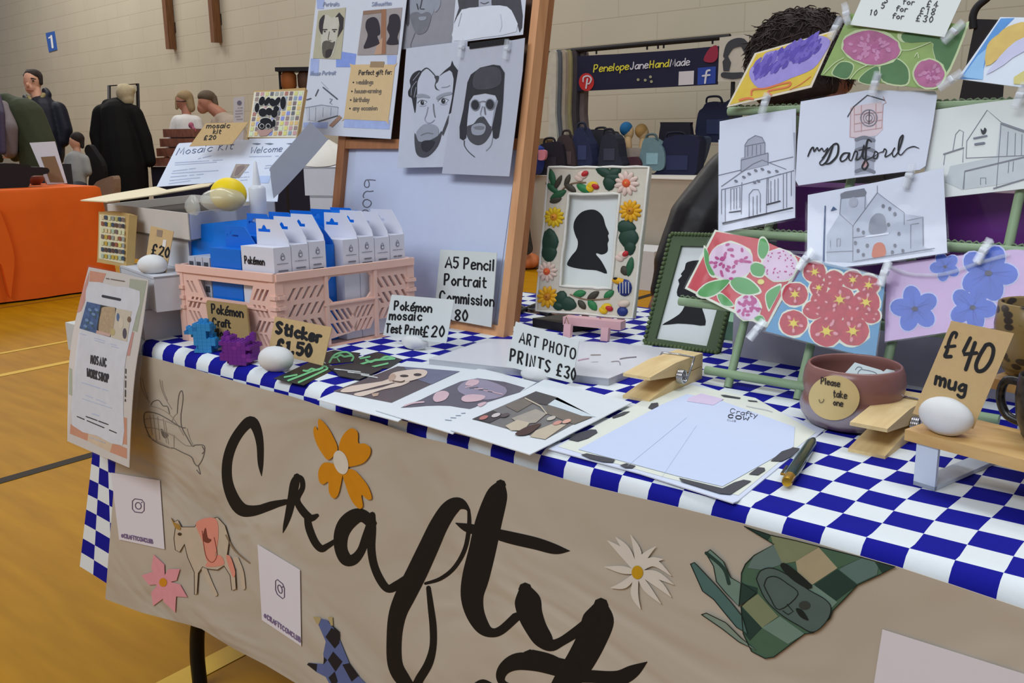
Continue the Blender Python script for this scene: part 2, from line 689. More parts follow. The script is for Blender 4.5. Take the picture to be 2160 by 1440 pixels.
tb = thing('folding_table', 'long folding table on black bent tube legs under the blue and white checked cloth', 'table', (-0.43, 0.36, 0))
m = MB()
m.prism([(XL + .012, edge(XL) + .014, TZ - .045), (XR, edge(XR) + .014, TZ - .045), (XR, YB, TZ - .045), (XL + .012, YB, TZ - .045)], (0, 0, .041), mt((190, 188, 180), 0.6))
m.build('tabletop', tb)
LEGM = mt((24, 24, 26), 0.4, 0.02, metal=0.4)
for x, s in ((-1.13, -1), (0.30, 1)):
    for y in (0.10, 0.66):
        m = MB()
        m.tube(cat([(x + .02 * -s, y, TZ - .05), (x - .01 * s, y, .45), (x, y, .26), (x + s * .055, y, .16), (x + s * .075, y, .08), (x + s * .075, y, .0)], 5), .0145, LEGM, 10)
        m.build('leg', tb)
    m = MB()
    m.tube([(x, .10, .27), (x, .66, .27)], .011, LEGM, 8)
    m.build('cross_bar', tb)

NAVY, CWHITE = mt((24, 25, 142), 0.8, 0.04, 300, spec=.1), mt((226, 230, 230), 0.8, 0.02, 300)
cl = MB()
K = 4
ni0, ni1 = int(XL / SQ) - 1, int(XR / SQ) + 1
nj0, nj1 = -15, int(YB / SQ) + 1
RC = 0.02


def cloth_pt(i, j):
    x = max(XL, min(XR, i * SQ))
    wx = 0.0016 * sin(j * 1.3 + i * .45) * (1 if j > 0 else 0)
    wy = 0.0016 * sin(i * 1.1 + j * .5) * (1 if j > 1 else 0)
    s = j * SQ - (edge(x) + RC)
    if s >= 0:
        return V((x + wx, min(YB, j * SQ + wy), TZ + 0.0004))
    t = -s / RC
    if t < pi / 2:
        return V((x, edge(x) + RC - RC * sin(t), TZ + 0.0004 - RC * (1 - cos(t))))
    d = -s - RC * pi / 2
    wave = 0.004 * sin(x * 26) * min(1, d / .3)
    flare = 0.11 * max(0, min(1, (-1.30 - x) / .09)) * max(0, (d - .24) / .255)
    return V((x - flare, edge(x) - 0.0 + abs(wave) * 0.5, TZ - RC - d))


for i in range(ni0, ni1):
    for j in range(-14 if i * SQ < -1.36 else -12, nj1):
        mm = NAVY if (i + j) % 2 == 0 else CWHITE
        rows = [[cloth_pt(i + a / K, j + b / K) for a in range(K + 1)] for b in range(K + 1)]
        cl.grid(rows, mm, True)
for j in range(0, int((YB - .05) / SQ)):                                # the drop at the left end
    for k in range(12):
        mm = NAVY if (j + k) % 2 == 0 else CWHITE
        y0, y1 = edge(XL) + .022 + j * SQ, edge(XL) + .022 + (j + 1) * SQ
        z1, z0 = TZ - k * SQ, TZ - (k + 1) * SQ
        cl.grid([[(XL - .001, y0, z0), (XL - .001, y1, z0)], [(XL - .001, y0, z1), (XL - .001, y1, z1)]], mm, False)
ob = cl.build('tablecloth', merge=True)
tag(ob, 'blue and white checked tablecloth covering the craft stall table', 'tablecloth')

# ---------------------------------------------------------------- the kraft paper banner
BYAW = math.degrees(math.atan(-0.026))
BP = Pl((0, -0.0175, TZ), BYAW)
bm_ = bpy.data.materials.new('kraft_banner_paper')
bm_.use_nodes = True
nt = bm_.node_tree
b_ = nt.nodes['Principled BSDF']
b_.inputs['Roughness'].default_value = 0.62
tc = nt.nodes.new('ShaderNodeTexCoord')
mp_ = nt.nodes.new('ShaderNodeMapping')
mp_.inputs['Rotation'].default_value = (0, 0.6, 0)
mp_.inputs['Scale'].default_value = (1.6, 1.6, 3.2)
n1 = nt.nodes.new('ShaderNodeTexNoise')
n1.inputs['Scale'].default_value = 1.6
n1.inputs['Detail'].default_value = 3
n1.inputs['Distortion'].default_value = 0.6
cr = nt.nodes.new('ShaderNodeValToRGB')
cr.color_ramp.elements[0].position = 0.3
cr.color_ramp.elements[1].position = 0.7
cr.color_ramp.elements[0].color = (*[lin(v) for v in (178, 166, 148)], 1)
cr.color_ramp.elements[1].color = (*[lin(v) for v in (192, 180, 162)], 1)
bp_ = nt.nodes.new('ShaderNodeBump')
bp_.inputs['Strength'].default_value = 0.9
bp_.inputs['Distance'].default_value = 0.03
nt.links.new(tc.outputs['Object'], mp_.inputs[0])
nt.links.new(mp_.outputs[0], n1.inputs['Vector'])
nt.links.new(n1.outputs['Fac'], cr.inputs[0])
nt.links.new(cr.outputs[0], b_.inputs['Base Color'])
nt.links.new(n1.outputs['Fac'], bp_.inputs['Height'])
nt.links.new(bp_.outputs['Normal'], b_.inputs['Normal'])

ban = thing('paper_banner', 'long brown kraft paper banner painted with black brush lettering on the table front', 'banner', BP.L(-.6, -.5))
top = [(262, 738), (280, 745), (333, 757), (383, 771), (438, 787), (493, 803), (553, 820), (618, 837), (652, 848), (687, 861), (722, 872), (761, 882), (800, 892), (839, 906), (884, 921), (926, 931), (972, 943), (1055, 969), (1124, 990), (1180, 1007), (1240, 1024), (1400, 1062), (1567, 1104), (1720, 1145), (1890, 1194), (2000, 1230), (2160, 1284), (2420, 1378)]
bot = [(2420, 2050), (1500, 1840), (900, 1600), (640, 1450), (560, 1402), (490, 1366), (425, 1326), (400, 1318), (300, 1292), (222, 1263)]
a = Art(BP)
a.slab(top + bot, 0.0006, bm_)
BLACK = mt((20, 16, 15), 0.7, 0.02)
a.mp = (0, 780, 2.1814)
a.line([(1203, 487, 3), (1199, 430, 26), (1196, 340, 34), (1180, 270, 44), (1153, 238, 52), (1110, 275, 46), (1070, 340, 46), (1046, 420, 46), (1046, 510, 48), (1072, 590, 56), (1110, 640, 60), (1160, 648, 50), (1230, 632, 36), (1310, 606, 24)], 0, BLACK)
a.mp = (560, 980, 3.0857)
a.line([(-60, 290, 40), (40, 262, 50), (140, 240, 34)], 0, BLACK)
a.line([(205, 70, 30), (190, 120, 60), (172, 215, 56), (150, 320, 46), (128, 395, 28), (113, 443, 3)], 0, BLACK)
a.line([(195, 72, 24), (232, 90, 34), (240, 150, 34), (205, 225, 40), (235, 290, 50), (290, 345, 50), (335, 330, 26)], 0, BLACK)
a.line([(270, 330, 40), (283, 410, 50), (320, 500, 50), (362, 545, 48), (400, 530, 38), (450, 498, 30)], 0, BLACK)
a.line([(690, 380, 70), (640, 335, 82), (585, 335, 100), (525, 385, 108), (492, 460, 96), (492, 550, 84), (525, 615, 82), (575, 615, 70), (622, 560, 56), (655, 470, 56), (690, 370, 56)], 0, BLACK)
a.line([(695, 325, 40), (692, 420, 56), (688, 540, 54), (705, 650, 52), (745, 745, 54), (795, 805, 52), (855, 785, 60), (930, 735, 56)], 0, BLACK)
a.line([(1330, 340, 14), (1315, 285, 26), (1262, 255, 84), (1200, 285, 110), (1130, 390, 120), (1060, 540, 130), (985, 700, 136), (915, 840, 134), (860, 970, 116), (838, 1120, 100), (842, 1290, 98), (890, 1390, 96), (960, 1450, 60), (1010, 1380, 58), (1062, 1290, 56), (1090, 1180, 46), (1090, 1050, 46), (1075, 920, 40), (1060, 800, 30)], 0, BLACK)
a.line([(1322, 290, 18), (1325, 390, 28), (1300, 540, 28), (1232, 665, 28), (1140, 740, 26), (1040, 772, 18)], 0, BLACK)
a.line([(1530, 130, 70), (1505, 200, 140), (1450, 380, 172), (1410, 560, 176), (1368, 730, 176), (1345, 850, 150), (1362, 960, 124), (1412, 1055, 96), (1470, 1092, 62), (1535, 1075, 58), (1630, 990, 60)], 0, BLACK)
a.line([(1240, 380, 8), (1320, 412, 60), (1460, 440, 66), (1600, 475, 80), (1760, 512, 80), (1890, 550, 64), (1980, 560, 4)], 0, BLACK)
a.line([(1690, 810, 90), (1705, 880, 168), (1722, 970, 160), (1760, 1060, 140), (1805, 1130, 126), (1860, 1172, 84), (1925, 1150, 60), (2040, 1075, 70), (2130, 1000, 70)], 0, BLACK)
a.line([(1990, 1340, 130), (1880, 1310, 120), (1760, 1285, 116), (1640, 1280, 112), (1560, 1320, 84), (1530, 1380, 60), (1560, 1430, 40), (1700, 1470, 30)], 0, BLACK)
a.line([(1350, 1432, 10), (1415, 1412, 34), (1490, 1440, 20)], 0, BLACK)
a.mp = (1160, 980, 2.16)
a.line([(232, 640, 70), (222, 700, 142), (192, 790, 136), (140, 890, 130), (80, 980, 120), (20, 1080, 100)], 0, BLACK)
a.line([(-90, 880, 80), (0, 905, 84), (110, 955, 66), (210, 965, 58), (310, 972, 70), (380, 940, 60), (442, 898, 4)], 0, BLACK)
# pencil sketch of a hand and a dog's head
GR = mt((150, 138, 122), 0.7)
GD = mt((104, 96, 88), 0.7)
a.mp = (0, 780, 2.1814)
for p, w in (([(815, 200), (822, 120), (836, 95), (842, 130), (832, 205)], 4), ([(815, 200), (800, 215), (790, 240)], 3), ([(832, 205), (835, 260), (860, 310), (885, 350), (900, 345), (940, 350), (935, 400), (912, 440), (895, 430), (880, 400), (840, 380), (800, 360), (770, 355), (700, 320), (672, 270), (662, 225), (670, 195), (720, 200), (770, 225), (830, 262), (852, 266)], 4), ([(695, 160), (705, 145), (730, 140), (750, 165), (770, 168), (780, 200)], 4), ([(665, 265), (720, 270), (770, 290), (800, 305), (850, 345), (885, 350)], 3.5), ([(912, 440), (922, 480), (905, 460)], 4), ([(745, 50), (750, 90), (770, 140)], 3), ([(655, 40), (665, 90), (680, 130)], 3), ([(690, 210), (700, 300)], 2.5), ([(725, 215), (735, 320)], 2.5), ([(760, 240), (775, 340)], 2.5), ([(930, 352), (940, 372), (930, 385)], 4)):
    a.line(p, w, GR if w < 4 else GD)
for p in ([(705, 205), (720, 330)], [(750, 225), (765, 335)], [(690, 165), (740, 180), (790, 215), (845, 300)], [(662, 230), (700, 222), (760, 235), (830, 262)], [(645, 35), (650, 80), (668, 120), (690, 150)], [(735, 45), (742, 85), (760, 130), (790, 180)], [(860, 270), (875, 320), (890, 345)], [(800, 300), (800, 355)], [(675, 300), (700, 318), (740, 335), (790, 362)]):
    a.line(p, 2.6, GR)
a.blob([(740, 270), (760, 285), (775, 300), (760, 315), (745, 300)], GD)
a.build('painted_sheet', ban)


def cutout(name, label=None):
    q = Art(BP.at(0.0012), 0.0004)
    q._n = name
    return q


OR = mt((206, 134, 12), 0.7, 0.05)
q = Art(BP.at(0.0016), 0.0006, (560, 700, 3.0857))
for pts in ([(345, 565), (395, 605), (440, 680), (470, 760), (440, 810), (405, 832), (375, 800), (338, 740), (315, 675), (312, 628), (326, 612), (342, 640)],
            [(480, 790), (482, 720), (512, 660), (560, 625), (600, 652), (604, 722), (645, 725), (682, 752), (680, 800), (640, 850), (575, 872), (520, 870)],
            [(440, 855), (380, 850), (345, 900), (348, 970), (375, 992), (408, 975), (412, 1040), (440, 1082), (472, 1060), (494, 970), (500, 910), (470, 870)],
            [(500, 900), (570, 895), (620, 940), (668, 1005), (692, 1080), (662, 1090), (624, 1060), (634, 1130), (608, 1150), (562, 1100), (525, 1010)]):
    q.poly(cat(pts, 3, True), OR)
q.ell(490, 848, 46, 80, mt((214, 204, 186), 0.7), 2, -0.28)
o = q.build('flower_cutout', ban)
o['label'] = 'orange four-petalled paper flower with a white centre'
q = Art(BP.at(0.0016), 0.0006, (1160, 980, 2.16))
PW = mt((214, 206, 192), 0.7, 0.03)
for tx, ty, mx, my in ((262, 345, 330, 400), (300, 330, 350, 390), (368, 320, 400, 400), (482, 372, 425, 425), (515, 430, 455, 440), (552, 505, 470, 445), (563, 545, 480, 500), (552, 602, 490, 540), (505, 632, 440, 560), (412, 656, 385, 585), (278, 560, 340, 545), (250, 465, 330, 478)):
    q.line([(398, 490, 14), (mx, my, 34), (tx, ty, 3)], 0, PW)
q.ell(398, 490, 26, 31, mt((196, 150, 22), 0.7), 2)
o = q.build('flower_cutout', ban)
o['label'] = 'shaggy white paper daisy with a yellow centre'
q = Art(BP.at(0.0016), 0.0006, (0, 780, 2.1814))
PK = mt((224, 150, 156), 0.7, 0.05)
for tx, ty in ((706, 848), (828, 915), (862, 1045), (806, 1116), (704, 1086), (650, 945)):
    dx, dy = tx - 750, ty - 975
    l = hypot(dx, dy)
    nx, ny = -dy / l * 32, dx / l * 32
    q.poly([(750 - nx * .3, 975 - ny * .3), (750 + dx * .55 - nx, 975 + dy * .55 - ny), (tx, ty), (750 + dx * .55 + nx, 975 + dy * .55 + ny), (750 + nx * .3, 975 + ny * .3)], PK)
q.ell(750, 977, 34, 34, PK)
q.ell(750, 977, 18, 20, mt((212, 140, 30), 0.7), 2)
o = q.build('flower_cutout', ban)
o['label'] = 'small pink pointed paper flower'
# the cows
q = Art(BP.at(0.0016), 0.0004, (0, 780, 2.1814))
CB, CP, CK = mt((196, 178, 154), 0.7, 0.05), mt((222, 144, 122), 0.7, 0.05), mt((70, 52, 40), 0.7)
body = [(835, 722), (895, 722), (910, 697), (1000, 677), (1035, 715), (1055, 780), (1045, 850), (1080, 915), (1086, 1008), (1066, 1014), (1058, 945), (1030, 900), (1000, 920), (955, 915), (932, 905), (912, 935), (906, 1030), (894, 1034), (893, 930), (862, 860), (848, 800), (826, 838), (806, 828), (800, 775), (806, 725), (788, 680), (800, 698), (818, 690), (830, 712)]
q.poly(body, CB)
q.line(body + body[:1], 2.6, CK, 2, False)
q.line([(935, 905, 24), (965, 975, 20), (992, 1032, 18)], 0, CB)
q.line([(1085, 870, 26), (1110, 930, 22), (1120, 1002, 18)], 0, CB)
q.line([(1040, 760, 8), (1080, 830, 8), (1145, 886, 6)], 0, mt((140, 118, 92), 0.7))
q.blob([(902, 702), (990, 682), (1004, 770), (980, 888), (950, 876), (932, 790)], CP, 2)
q.blob([(950, 905), (1030, 895), (1010, 850), (960, 880)], CP, 2)
q.blob([(1040, 860), (1060, 860), (1082, 930), (1070, 950)], CP, 2)
q.line([(930, 740), (945, 850), (975, 885), (998, 850), (985, 770)], 3, mt((150, 70, 52), 0.7), 3)
q.blob([(932, 770), (945, 725), (955, 770), (972, 780), (960, 795), (940, 790)], mt((120, 60, 46), 0.7), 3)
q.ell(826, 755, 9, 7, CK, 3)
q.blob([(788, 682), (800, 700), (825, 712), (830, 735), (805, 725)], mt((170, 130, 60), 0.7), 3)
o = q.build('cow_cutout', ban)
o['label'] = 'small orange and cream painted cow'
q = Art(BP.at(0.0016), 0.0004, (1160, 980, 2.16))
G1, G2, G3, G4, G5 = mt((74, 104, 82), 0.7), mt((36, 62, 54), 0.7), mt((112, 138, 124), 0.7), mt((128, 136, 102), 0.7), mt((172, 160, 128), 0.7)
GO = mt((24, 34, 30), 0.7)
body = [(885, 280), (1005, 320), (1120, 345), (1225, 372), (1420, 422), (1575, 465), (1500, 502), (1400, 548), (1340, 612), (1290, 662), (1275, 700), (1200, 765), (1160, 770), (1080, 830), (1020, 875), (980, 882), (918, 850), (880, 770), (870, 645), (940, 582), (870, 535), (872, 492), (890, 452), (930, 412), (1020, 362)]
q.poly(body, G1)
q.line(body + body[:1], 4, GO, 3, False)
for pts, c in (([(1005, 322), (1120, 345), (1225, 374), (1120, 440), (1060, 452), (1020, 372)], G4), ([(1120, 440), (1225, 375), (1310, 470), (1195, 546), (1130, 500)], G5), ([(1205, 545), (1310, 475), (1400, 546), (1290, 628)], G2), ([(1340, 462), (1420, 425), (1500, 442), (1490, 500), (1400, 542), (1318, 478)], mt((94, 120, 114), 0.7)), ([(1225, 376), (1420, 424), (1340, 460), (1310, 470)], G1), ([(1480, 442), (1575, 465), (1512, 492)], G2), ([(930, 412), (1020, 365), (1060, 452), (980, 480), (900, 470)], mt((102, 122, 116), 0.7)), ([(872, 640), (948, 588), (1040, 690), (966, 742)], G4), ([(966, 742), (1048, 690), (1160, 770), (1085, 816)], G3), ([(870, 645), (966, 742), (910, 800), (886, 770)], G2), ([(1175, 570), (1200, 545), (1310, 625), (1275, 660)], G3), ([(885, 282), (1005, 322), (990, 345)], G2), ([(820, 525), (945, 560), (945, 585), (860, 645)], G2)):
    q.poly(pts, c, 2)
for pts, c in (([(640, 452), (658, 444), (760, 552), (822, 622), (876, 690), (900, 770), (850, 740), (800, 680), (745, 612), (695, 575)], mt((78, 110, 104), 0.7)), ([(710, 402), (730, 386), (790, 440), (822, 512), (870, 540), (860, 645), (800, 582), (758, 532), (745, 462)], G3), ([(690, 682), (712, 675), (800, 718), (870, 788), (940, 845), (860, 806), (782, 745)], mt((128, 144, 128), 0.7))):
    q.poly(pts, c, 2)
    q.line(pts + pts[:1], 4, GO, 3, False)
q.line([(712, 402), (790, 470), (815, 540)], 16, G2, 3)
SD = mt((84, 102, 96), 0.7)
sad = [(940, 520), (960, 482), (1010, 470), (1080, 500), (1180, 570), (1250, 610), (1280, 650), (1262, 710), (1200, 762), (1130, 730), (1050, 680), (980, 610)]
q.poly(cat(sad, 3, True), SD, 3)
q.line(sad + sad[:1], 4, GO, 4)
fp = [(975, 550), (990, 515), (1030, 510), (1080, 540), (1130, 590), (1045, 660), (1000, 600), (975, 550)]
q.line(fp, 4, GO, 4)
q.line([(1060, 665), (1085, 682), (1108, 668), (1080, 635)], 4, GO, 4, False)
q.blob([(1120, 655), (1150, 662), (1178, 708), (1140, 692)], GO, 4)
q.ell(1160, 640, 26, 20, mt((58, 62, 58), 0.7), 4)
q.blob([(1050, 462), (1080, 452), (1190, 545), (1170, 562), (1100, 520)], GO, 4)
o = q.build('cow_cutout', ban)
o['label'] = 'large green patchwork painted cow, upside down at the cloth edge'
q = Art(BP.at(0.0016), 0.0004, (560, 980, 3.0857))
B1, B2 = mt((92, 104, 150), 0.7), mt((30, 28, 34), 0.7)
body = [(345, 1042), (362, 1000), (402, 1010), (430, 1050), (480, 1090), (470, 1108), (500, 1180), (545, 1290), (600, 1370), (680, 1450), (430, 1450), (392, 1380), (330, 1348), (270, 1298), (280, 1288), (382, 1296), (376, 1230), (392, 1150)]
q.poly(body, B1)
for pts in ([(390, 1120), (430, 1060), (480, 1095), (480, 1160), (450, 1195)], [(405, 1270), (440, 1215), (500, 1280), (455, 1345)], [(500, 1300), (545, 1290), (605, 1372), (560, 1410)], [(410, 1385), (450, 1345), (470, 1410), (440, 1440)], [(270, 1300), (282, 1288), (335, 1296), (330, 1346)], [(430, 1040), (480, 1085), (470, 1108)], [(380, 1250), (376, 1300), (400, 1270)]):
    q.poly(pts, B2, 2)
q.poly([(308, 988), (345, 988), (362, 1000), (345, 1042), (330, 1030)], mt((178, 160, 112), 0.7), 2)
q.poly([(405, 990), (436, 988), (440, 1050), (425, 1045)], mt((178, 160, 112), 0.7), 1)
o = q.build('cow_cutout', ban)
o['label'] = 'blue and black checked painted cow cut off by the picture edge'
# printed handle cards (their codes left blank)
CC = mt((222, 216, 220), 0.6, 0.01)
LP = mt((124, 104, 140), 0.7)
LQ = mt((92, 72, 98), 0.7)


def glyph(q, cx, cy, r, sx, skew, m, w):
    pts = [(cx + dx * r * sx, cy + dy * r + dx * r * skew) for dx, dy in ((-1, -.6), (-.6, -1), (.6, -1), (1, -.6), (1, .6), (.6, 1), (-.6, 1), (-1, .6), (-1, -.6))]
    q.line(pts, w, m, 1, False)
    q.line([(cx + cos(t) * r * .5 * sx, cy + sin(t) * r * .5 + cos(t) * r * .5 * skew) for t in [k * pi / 6 for k in range(13)]], w, m, 1)
    q.ell(cx + r * .58 * sx, cy - r * .58 + r * .58 * skew, w * .7, w * .7, m)


q = Art(BP.at(0.0022), 0.0004, (0, 780, 2.1814))
q.slab([(510, 472), (735, 508), (757, 825), (548, 780)], .0004, CC)
glyph(q, 636, 625, 30, .9, .12, LQ, 4)
q.text('@CRAFTYCOWCLUB', (560, 770), (1, .2), (-.1, -1), 18, 4.5, LP, 1, 1.6, .78)
o = q.build('handle_card', ban)
o['label'] = 'white card with a violet handle, under the hanging workshop poster'
q = Art(BP.at(0.0022), 0.0004, (0, 780, 2.1814))
q.slab([(1185, 803), (1380, 920), (1385, 1270), (1205, 1150)], .0004, CC)
glyph(q, 1288, 1008, 34, .6, .5, LQ, 4)
q.text('@CRAFTYCOWCLUB', (1216, 1138), (.92, .64), (-.05, -1), 22, 4.5, LP, 1, 1.6, .82)
o = q.build('handle_card', ban)
o['label'] = 'white card with a violet handle, between the orange cow and the lettering'
q = Art(BP.at(0.0022), 0.0004, (1160, 980, 2.16))
q.slab([(1515, 750), (2260, 985), (2260, 1160), (1455, 1130)], .0004, CC)
o = q.build('handle_card', ban)
o['label'] = 'plain white card low at the right end'


# ================================================================ LEFT END OF THE STALL
def ony(x, y, yy):
    d = ray(x, y)
    return CAM + d * ((yy - CAM.y) / d.y)


def uv2(v):
    return V((v[0], v[1], 0))


def plate(mb, outer, holes, th, mat, fn):
    """flat plate with real holes; fn(a, b, depth) -> point"""
    cu = bpy.data.curves.new('tmp', 'CURVE')
    cu.dimensions = '2D'
    cu.fill_mode = 'BOTH'
    cu.extrude = th / 2
    for pts in [outer] + holes:
        sp = cu.splines.new('POLY')
        sp.points.add(len(pts) - 1)
        for p, q in zip(sp.points, pts):
            p.co = (q[0], q[1], 0, 1)
        sp.use_cyclic_u = True
    ob = bpy.data.objects.new('tmp', cu)
    COL.objects.link(ob)
    dg = bpy.context.evaluated_depsgraph_get()
    me = ob.evaluated_get(dg).to_mesh()
    vs = [v.co.copy() for v in me.vertices]
    for p in me.polygons:
        mb.face([fn(vs[i].x, vs[i].y, vs[i].z) for i in p.vertices], mat)
    ob.evaluated_get(dg).to_mesh_clear()
    bpy.data.objects.remove(ob)
    bpy.data.curves.remove(cu)


CARTW = mt((206, 206, 210), 0.6, 0.03)
CARTE = mt((176, 164, 148), 0.7, 0.03)


def carton(o, da, db, h, label, group='closed white kit boxes'):
    """closed shipping box with a lid lip; o = base corner, da / db edge vectors"""
    t = thing('cardboard_box', label, 'box', o + (da + db) / 2, group)
    m = MB()
    m.obox(o + da * .01 + db * .01, da * .98, db * .98, V((0, 0, h * .97)), CARTW)
    bevel(m.build('body', t), .0012)
    m = MB()
    m.obox(o + V((0, 0, h * .93)), da, db, V((0, 0, h * .07)), CARTW)
    u = da.normalized() * .0015
    for c in (o, o + db):
        m.obox(c + da * .0 - u * .0, da, db.normalized() * (.0012 if c == o else -.0012), V((0, 0, h * .99)), CARTW)
    m.build('lid', t)
    return t


A1 = T(306, 717)
dL = V((cos(radians(78)), sin(radians(78)), 0))
dP = V((-sin(radians(78)), cos(radians(78)), 0))
carton(A1, dL * .17, dP * .19, .054, 'white cardboard box on the cloth behind the workshop poster, bottom of its stack')
A2 = T(331, 658, .055)
A2.z = TZ + .0545
carton(A2, dL * .16, dP * .20, .060, 'white cardboard box under the small tile panel, second from the bottom of its stack')
ZB = TZ + .1145

# small mosaic tile panel on the boxes
TESS = [(92, 60, 52), (206, 190, 96), (150, 150, 140), (214, 196, 150), (58, 52, 60), (176, 168, 100), (190, 160, 60), (120, 100, 92), (206, 206, 160), (60, 74, 92), (150, 84, 60), (170, 186, 160)]
PLM = Pl(onz(207, 552, ZB), 2, 10)
t = thing('mosaic_panel', 'small rounded kraft panel of yellow and grey mosaic tiles standing on the white boxes', 'mosaic', PLM.o)
a = Art(PLM)
a.slab(cat([(211, 447), (240, 445), (269, 452), (272, 458), (269, 505), (266, 562), (262, 563), (235, 558), (207, 553), (205, 548), (207, 500), (208, 451)], 2, True), .016, mt((196, 164, 104), 0.7, .05))
a.build('backing_board', t)
a = Art(PLM, .0008)
a.slab([(211, 452), (264, 457), (262, 556), (209, 545)], -.0008, mt((224, 214, 178), 0.7))
rn = random.Random(3)
for r in range(7):
    for c in range(7):
        y = 453 + r * 13.6 + c * .9
        x = 213 + c * 7.3
        col = TESS[rn.randrange(len(TESS))]
        a.poly([(x, y), (x + 5.6, y + .6), (x + 5.6, y + 9.4), (x, y + 8.8)], mt(col, .35, 0), 3)
a.build('tile_field', t)

# price card and the clay pebble that holds it
CLAY = mt((222, 221, 218), 0.75, 0.02, 90, bump=.1)


def pebble(c, rx, ry, rz, label, yaw=0, seed=1):
    m = MB()
    m.ball(V((0, 0, rz * .86)), (rx, ry, rz), CLAY, 22, 14, wob=.07, seed=seed)
    for i, p in enumerate(m.v):
        if p.z < 0:
            m.v[i] = V((p.x, p.y, 0))
    o = m.build('clay_pebble', origin=(0, 0, 0))
    o.location = c
    o.rotation_euler = (0, 0, radians(yaw))
    return tag(o, label, 'card holder', 'white clay pebbles holding price cards')


def card(name, pl, pts, mat, label, category='price card', th=.0012):
    a = Art(pl, .0004)
    a.slab(pts, th, mat)
    a._t = (name, label, category)
    return a


def fin(a, group=None):
    n, l, c = a._t
    return tag(a.build(n), l, c, group)


q = card('price_card', Pl(onz(312, 572, ZB), 14, 12), [(318, 476), (366, 488), (350, 575), (304, 571)], KRAFT, 'small kraft price card reading £20, held by a pebble on the white boxes')
q.text('£20', (320, 535), (.97, .24), (.14, -.99), 21, 3.6, INK, 1, 2.2, 1)
q.poly([(331, 484), (343, 486), (341, 500), (330, 498)], mt((150, 130, 110), .7), 1)
q.poly([(344, 505), (351, 506), (349, 521), (342, 519)], mt((228, 222, 212), .7), 1)
fin(q, 'handwritten price cards')
p = onz(325, 573, ZB)
pebble(p + V((.012, -.008, 0)), .027, .020, .017, 'white clay pebble in front of the small £20 card on the boxes', 20, 2)

# the larger open box with its lid standing up
ZO = TZ + .215


def atk(x, y, d):
    return atd(x, y, d * .815)

bA, bL, bR = onz(397, 450, ZO), onz(225, 430, ZO), onz(580, 425, ZO)
e1, e2 = bL - bA, bR - bA
HB = .047
zs = ZO - HB
carton(V((bA.x, bA.y, ZB + .0006)) + e1 * .06 + e2 * .03, e1 * .72, e2 * .8, zs - ZB - .0012, 'white cardboard box directly under the open kit box, third up in its stack')
t = thing('kit_box', 'open white craft kit box with raised lid and tall grey side flap', 'box', V((bA.x, bA.y, zs)) + (e1 + e2) / 2)
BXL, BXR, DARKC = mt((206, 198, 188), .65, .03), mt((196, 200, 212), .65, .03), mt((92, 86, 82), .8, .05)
m = MB()
z0 = V((0, 0, zs - ZO))
th = .003
n1, n2 = e1.normalized(), e2.normalized()
for o_, d_, nn, mm in ((bA, e1, n2, BXL), (bA, e2, n1, BXR), (bL, e2, -n1, BXL), (bR, e1, -n2, BXL)):
    m.obox(o_ + z0, d_, nn * th, -z0, mm)
m.obox(bA + z0, e1, e2, V((0, 0, .002)), DARKC)  # box floor coloured dark for the shade inside
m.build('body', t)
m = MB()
m.obox(bA + n1 * .004 + n2 * .004 + V((0, 0, -.020)), e1 - n1 * .008, e2 - n2 * .008, V((0, 0, .004)), mt((66, 56, 50), .9, .2, 60, bump=.6))  # dark sheet added to stand in for the shaded box interior
o = m.build('shade_sheet', t)
o['label'] = 'dark brown sheet added for the shade inside the box'
FLc = mt((222, 206, 170), .65, .03)
m = MB()
fp_ = [atk(170, 424, 2.16), atk(235, 411, 2.22), atk(330, 395, 2.3), atk(352, 402, 2.28), atk(455, 384, 2.38), atk(440, 394, 2.33), atk(340, 411, 2.17), atk(226, 427, 2.06)]
m.prism(fp_, (0, 0, .002), FLc)
m.build('lid_flap', t)
GRYF = mt((160, 162, 172), .6, .03)
pf = Pl(atk(579, 420, 2.10), 52, 6)
a = Art(pf)
a.slab(cat([(571, 352), (612, 306), (650, 262), (657, 260), (690, 292), (690, 296), (640, 354), (580, 418), (577, 418), (572, 385), (570, 362)], 2, True), .003, GRYF)
o = a.build('side_flap', t)
o['label'] = 'tall grey side flap'

# stack of boxes behind, and the curl of paper on it
zt = 1.0
cC = onz(640, 351, zt)
ea, eb = V((cos(radians(24)), sin(radians(24)), 0)), V((-sin(radians(24)), cos(radians(24)), 0))
hh = (zt - TZ) / 4
for k, (dx, lab) in enumerate(((.02, 'grey-white box at the bottom of the stack behind the crate'), (.0, 'grey-white box second from the bottom behind the crate'), (.012, 'grey-white box third up behind the crate, below the topmost one'), (.0, 'grey-white box topmost behind the crate, under the curled paper'))):
    tt = carton(V((cC.x, cC.y, TZ + k * hh)) + ea * dx, ea * (.19 - dx), eb * .16, hh - .0008, lab)
    tt['group'] = 'grey-white boxes behind the crate'
m = MB()
CURL = mt((214, 208, 196), .6, .02)
arc = cat([(642, 349, 2.06), (668, 352, 2.03), (700, 349, 2.03), (722, 340, 2.06), (736, 325, 2.10), (732, 316, 2.14)], 6)
rows = []
for k in range(9):
    s_ = k / 8
    rows.append([CAM + (ray(687, 290) * 2.13) * (1 - s_) + (ray(x, y) * d) * s_ for x, y, d in arc])
m.grid(rows, CURL, True)
rows2 = [[p + V((-.002, .003, -.0015)) for p in r] for r in rows]
m.grid([r[::-1] for r in rows2], CURL, True)
tag(m.build('curled_paper'), 'curled sheet of white paper on the boxes beside the easel', 'paper')

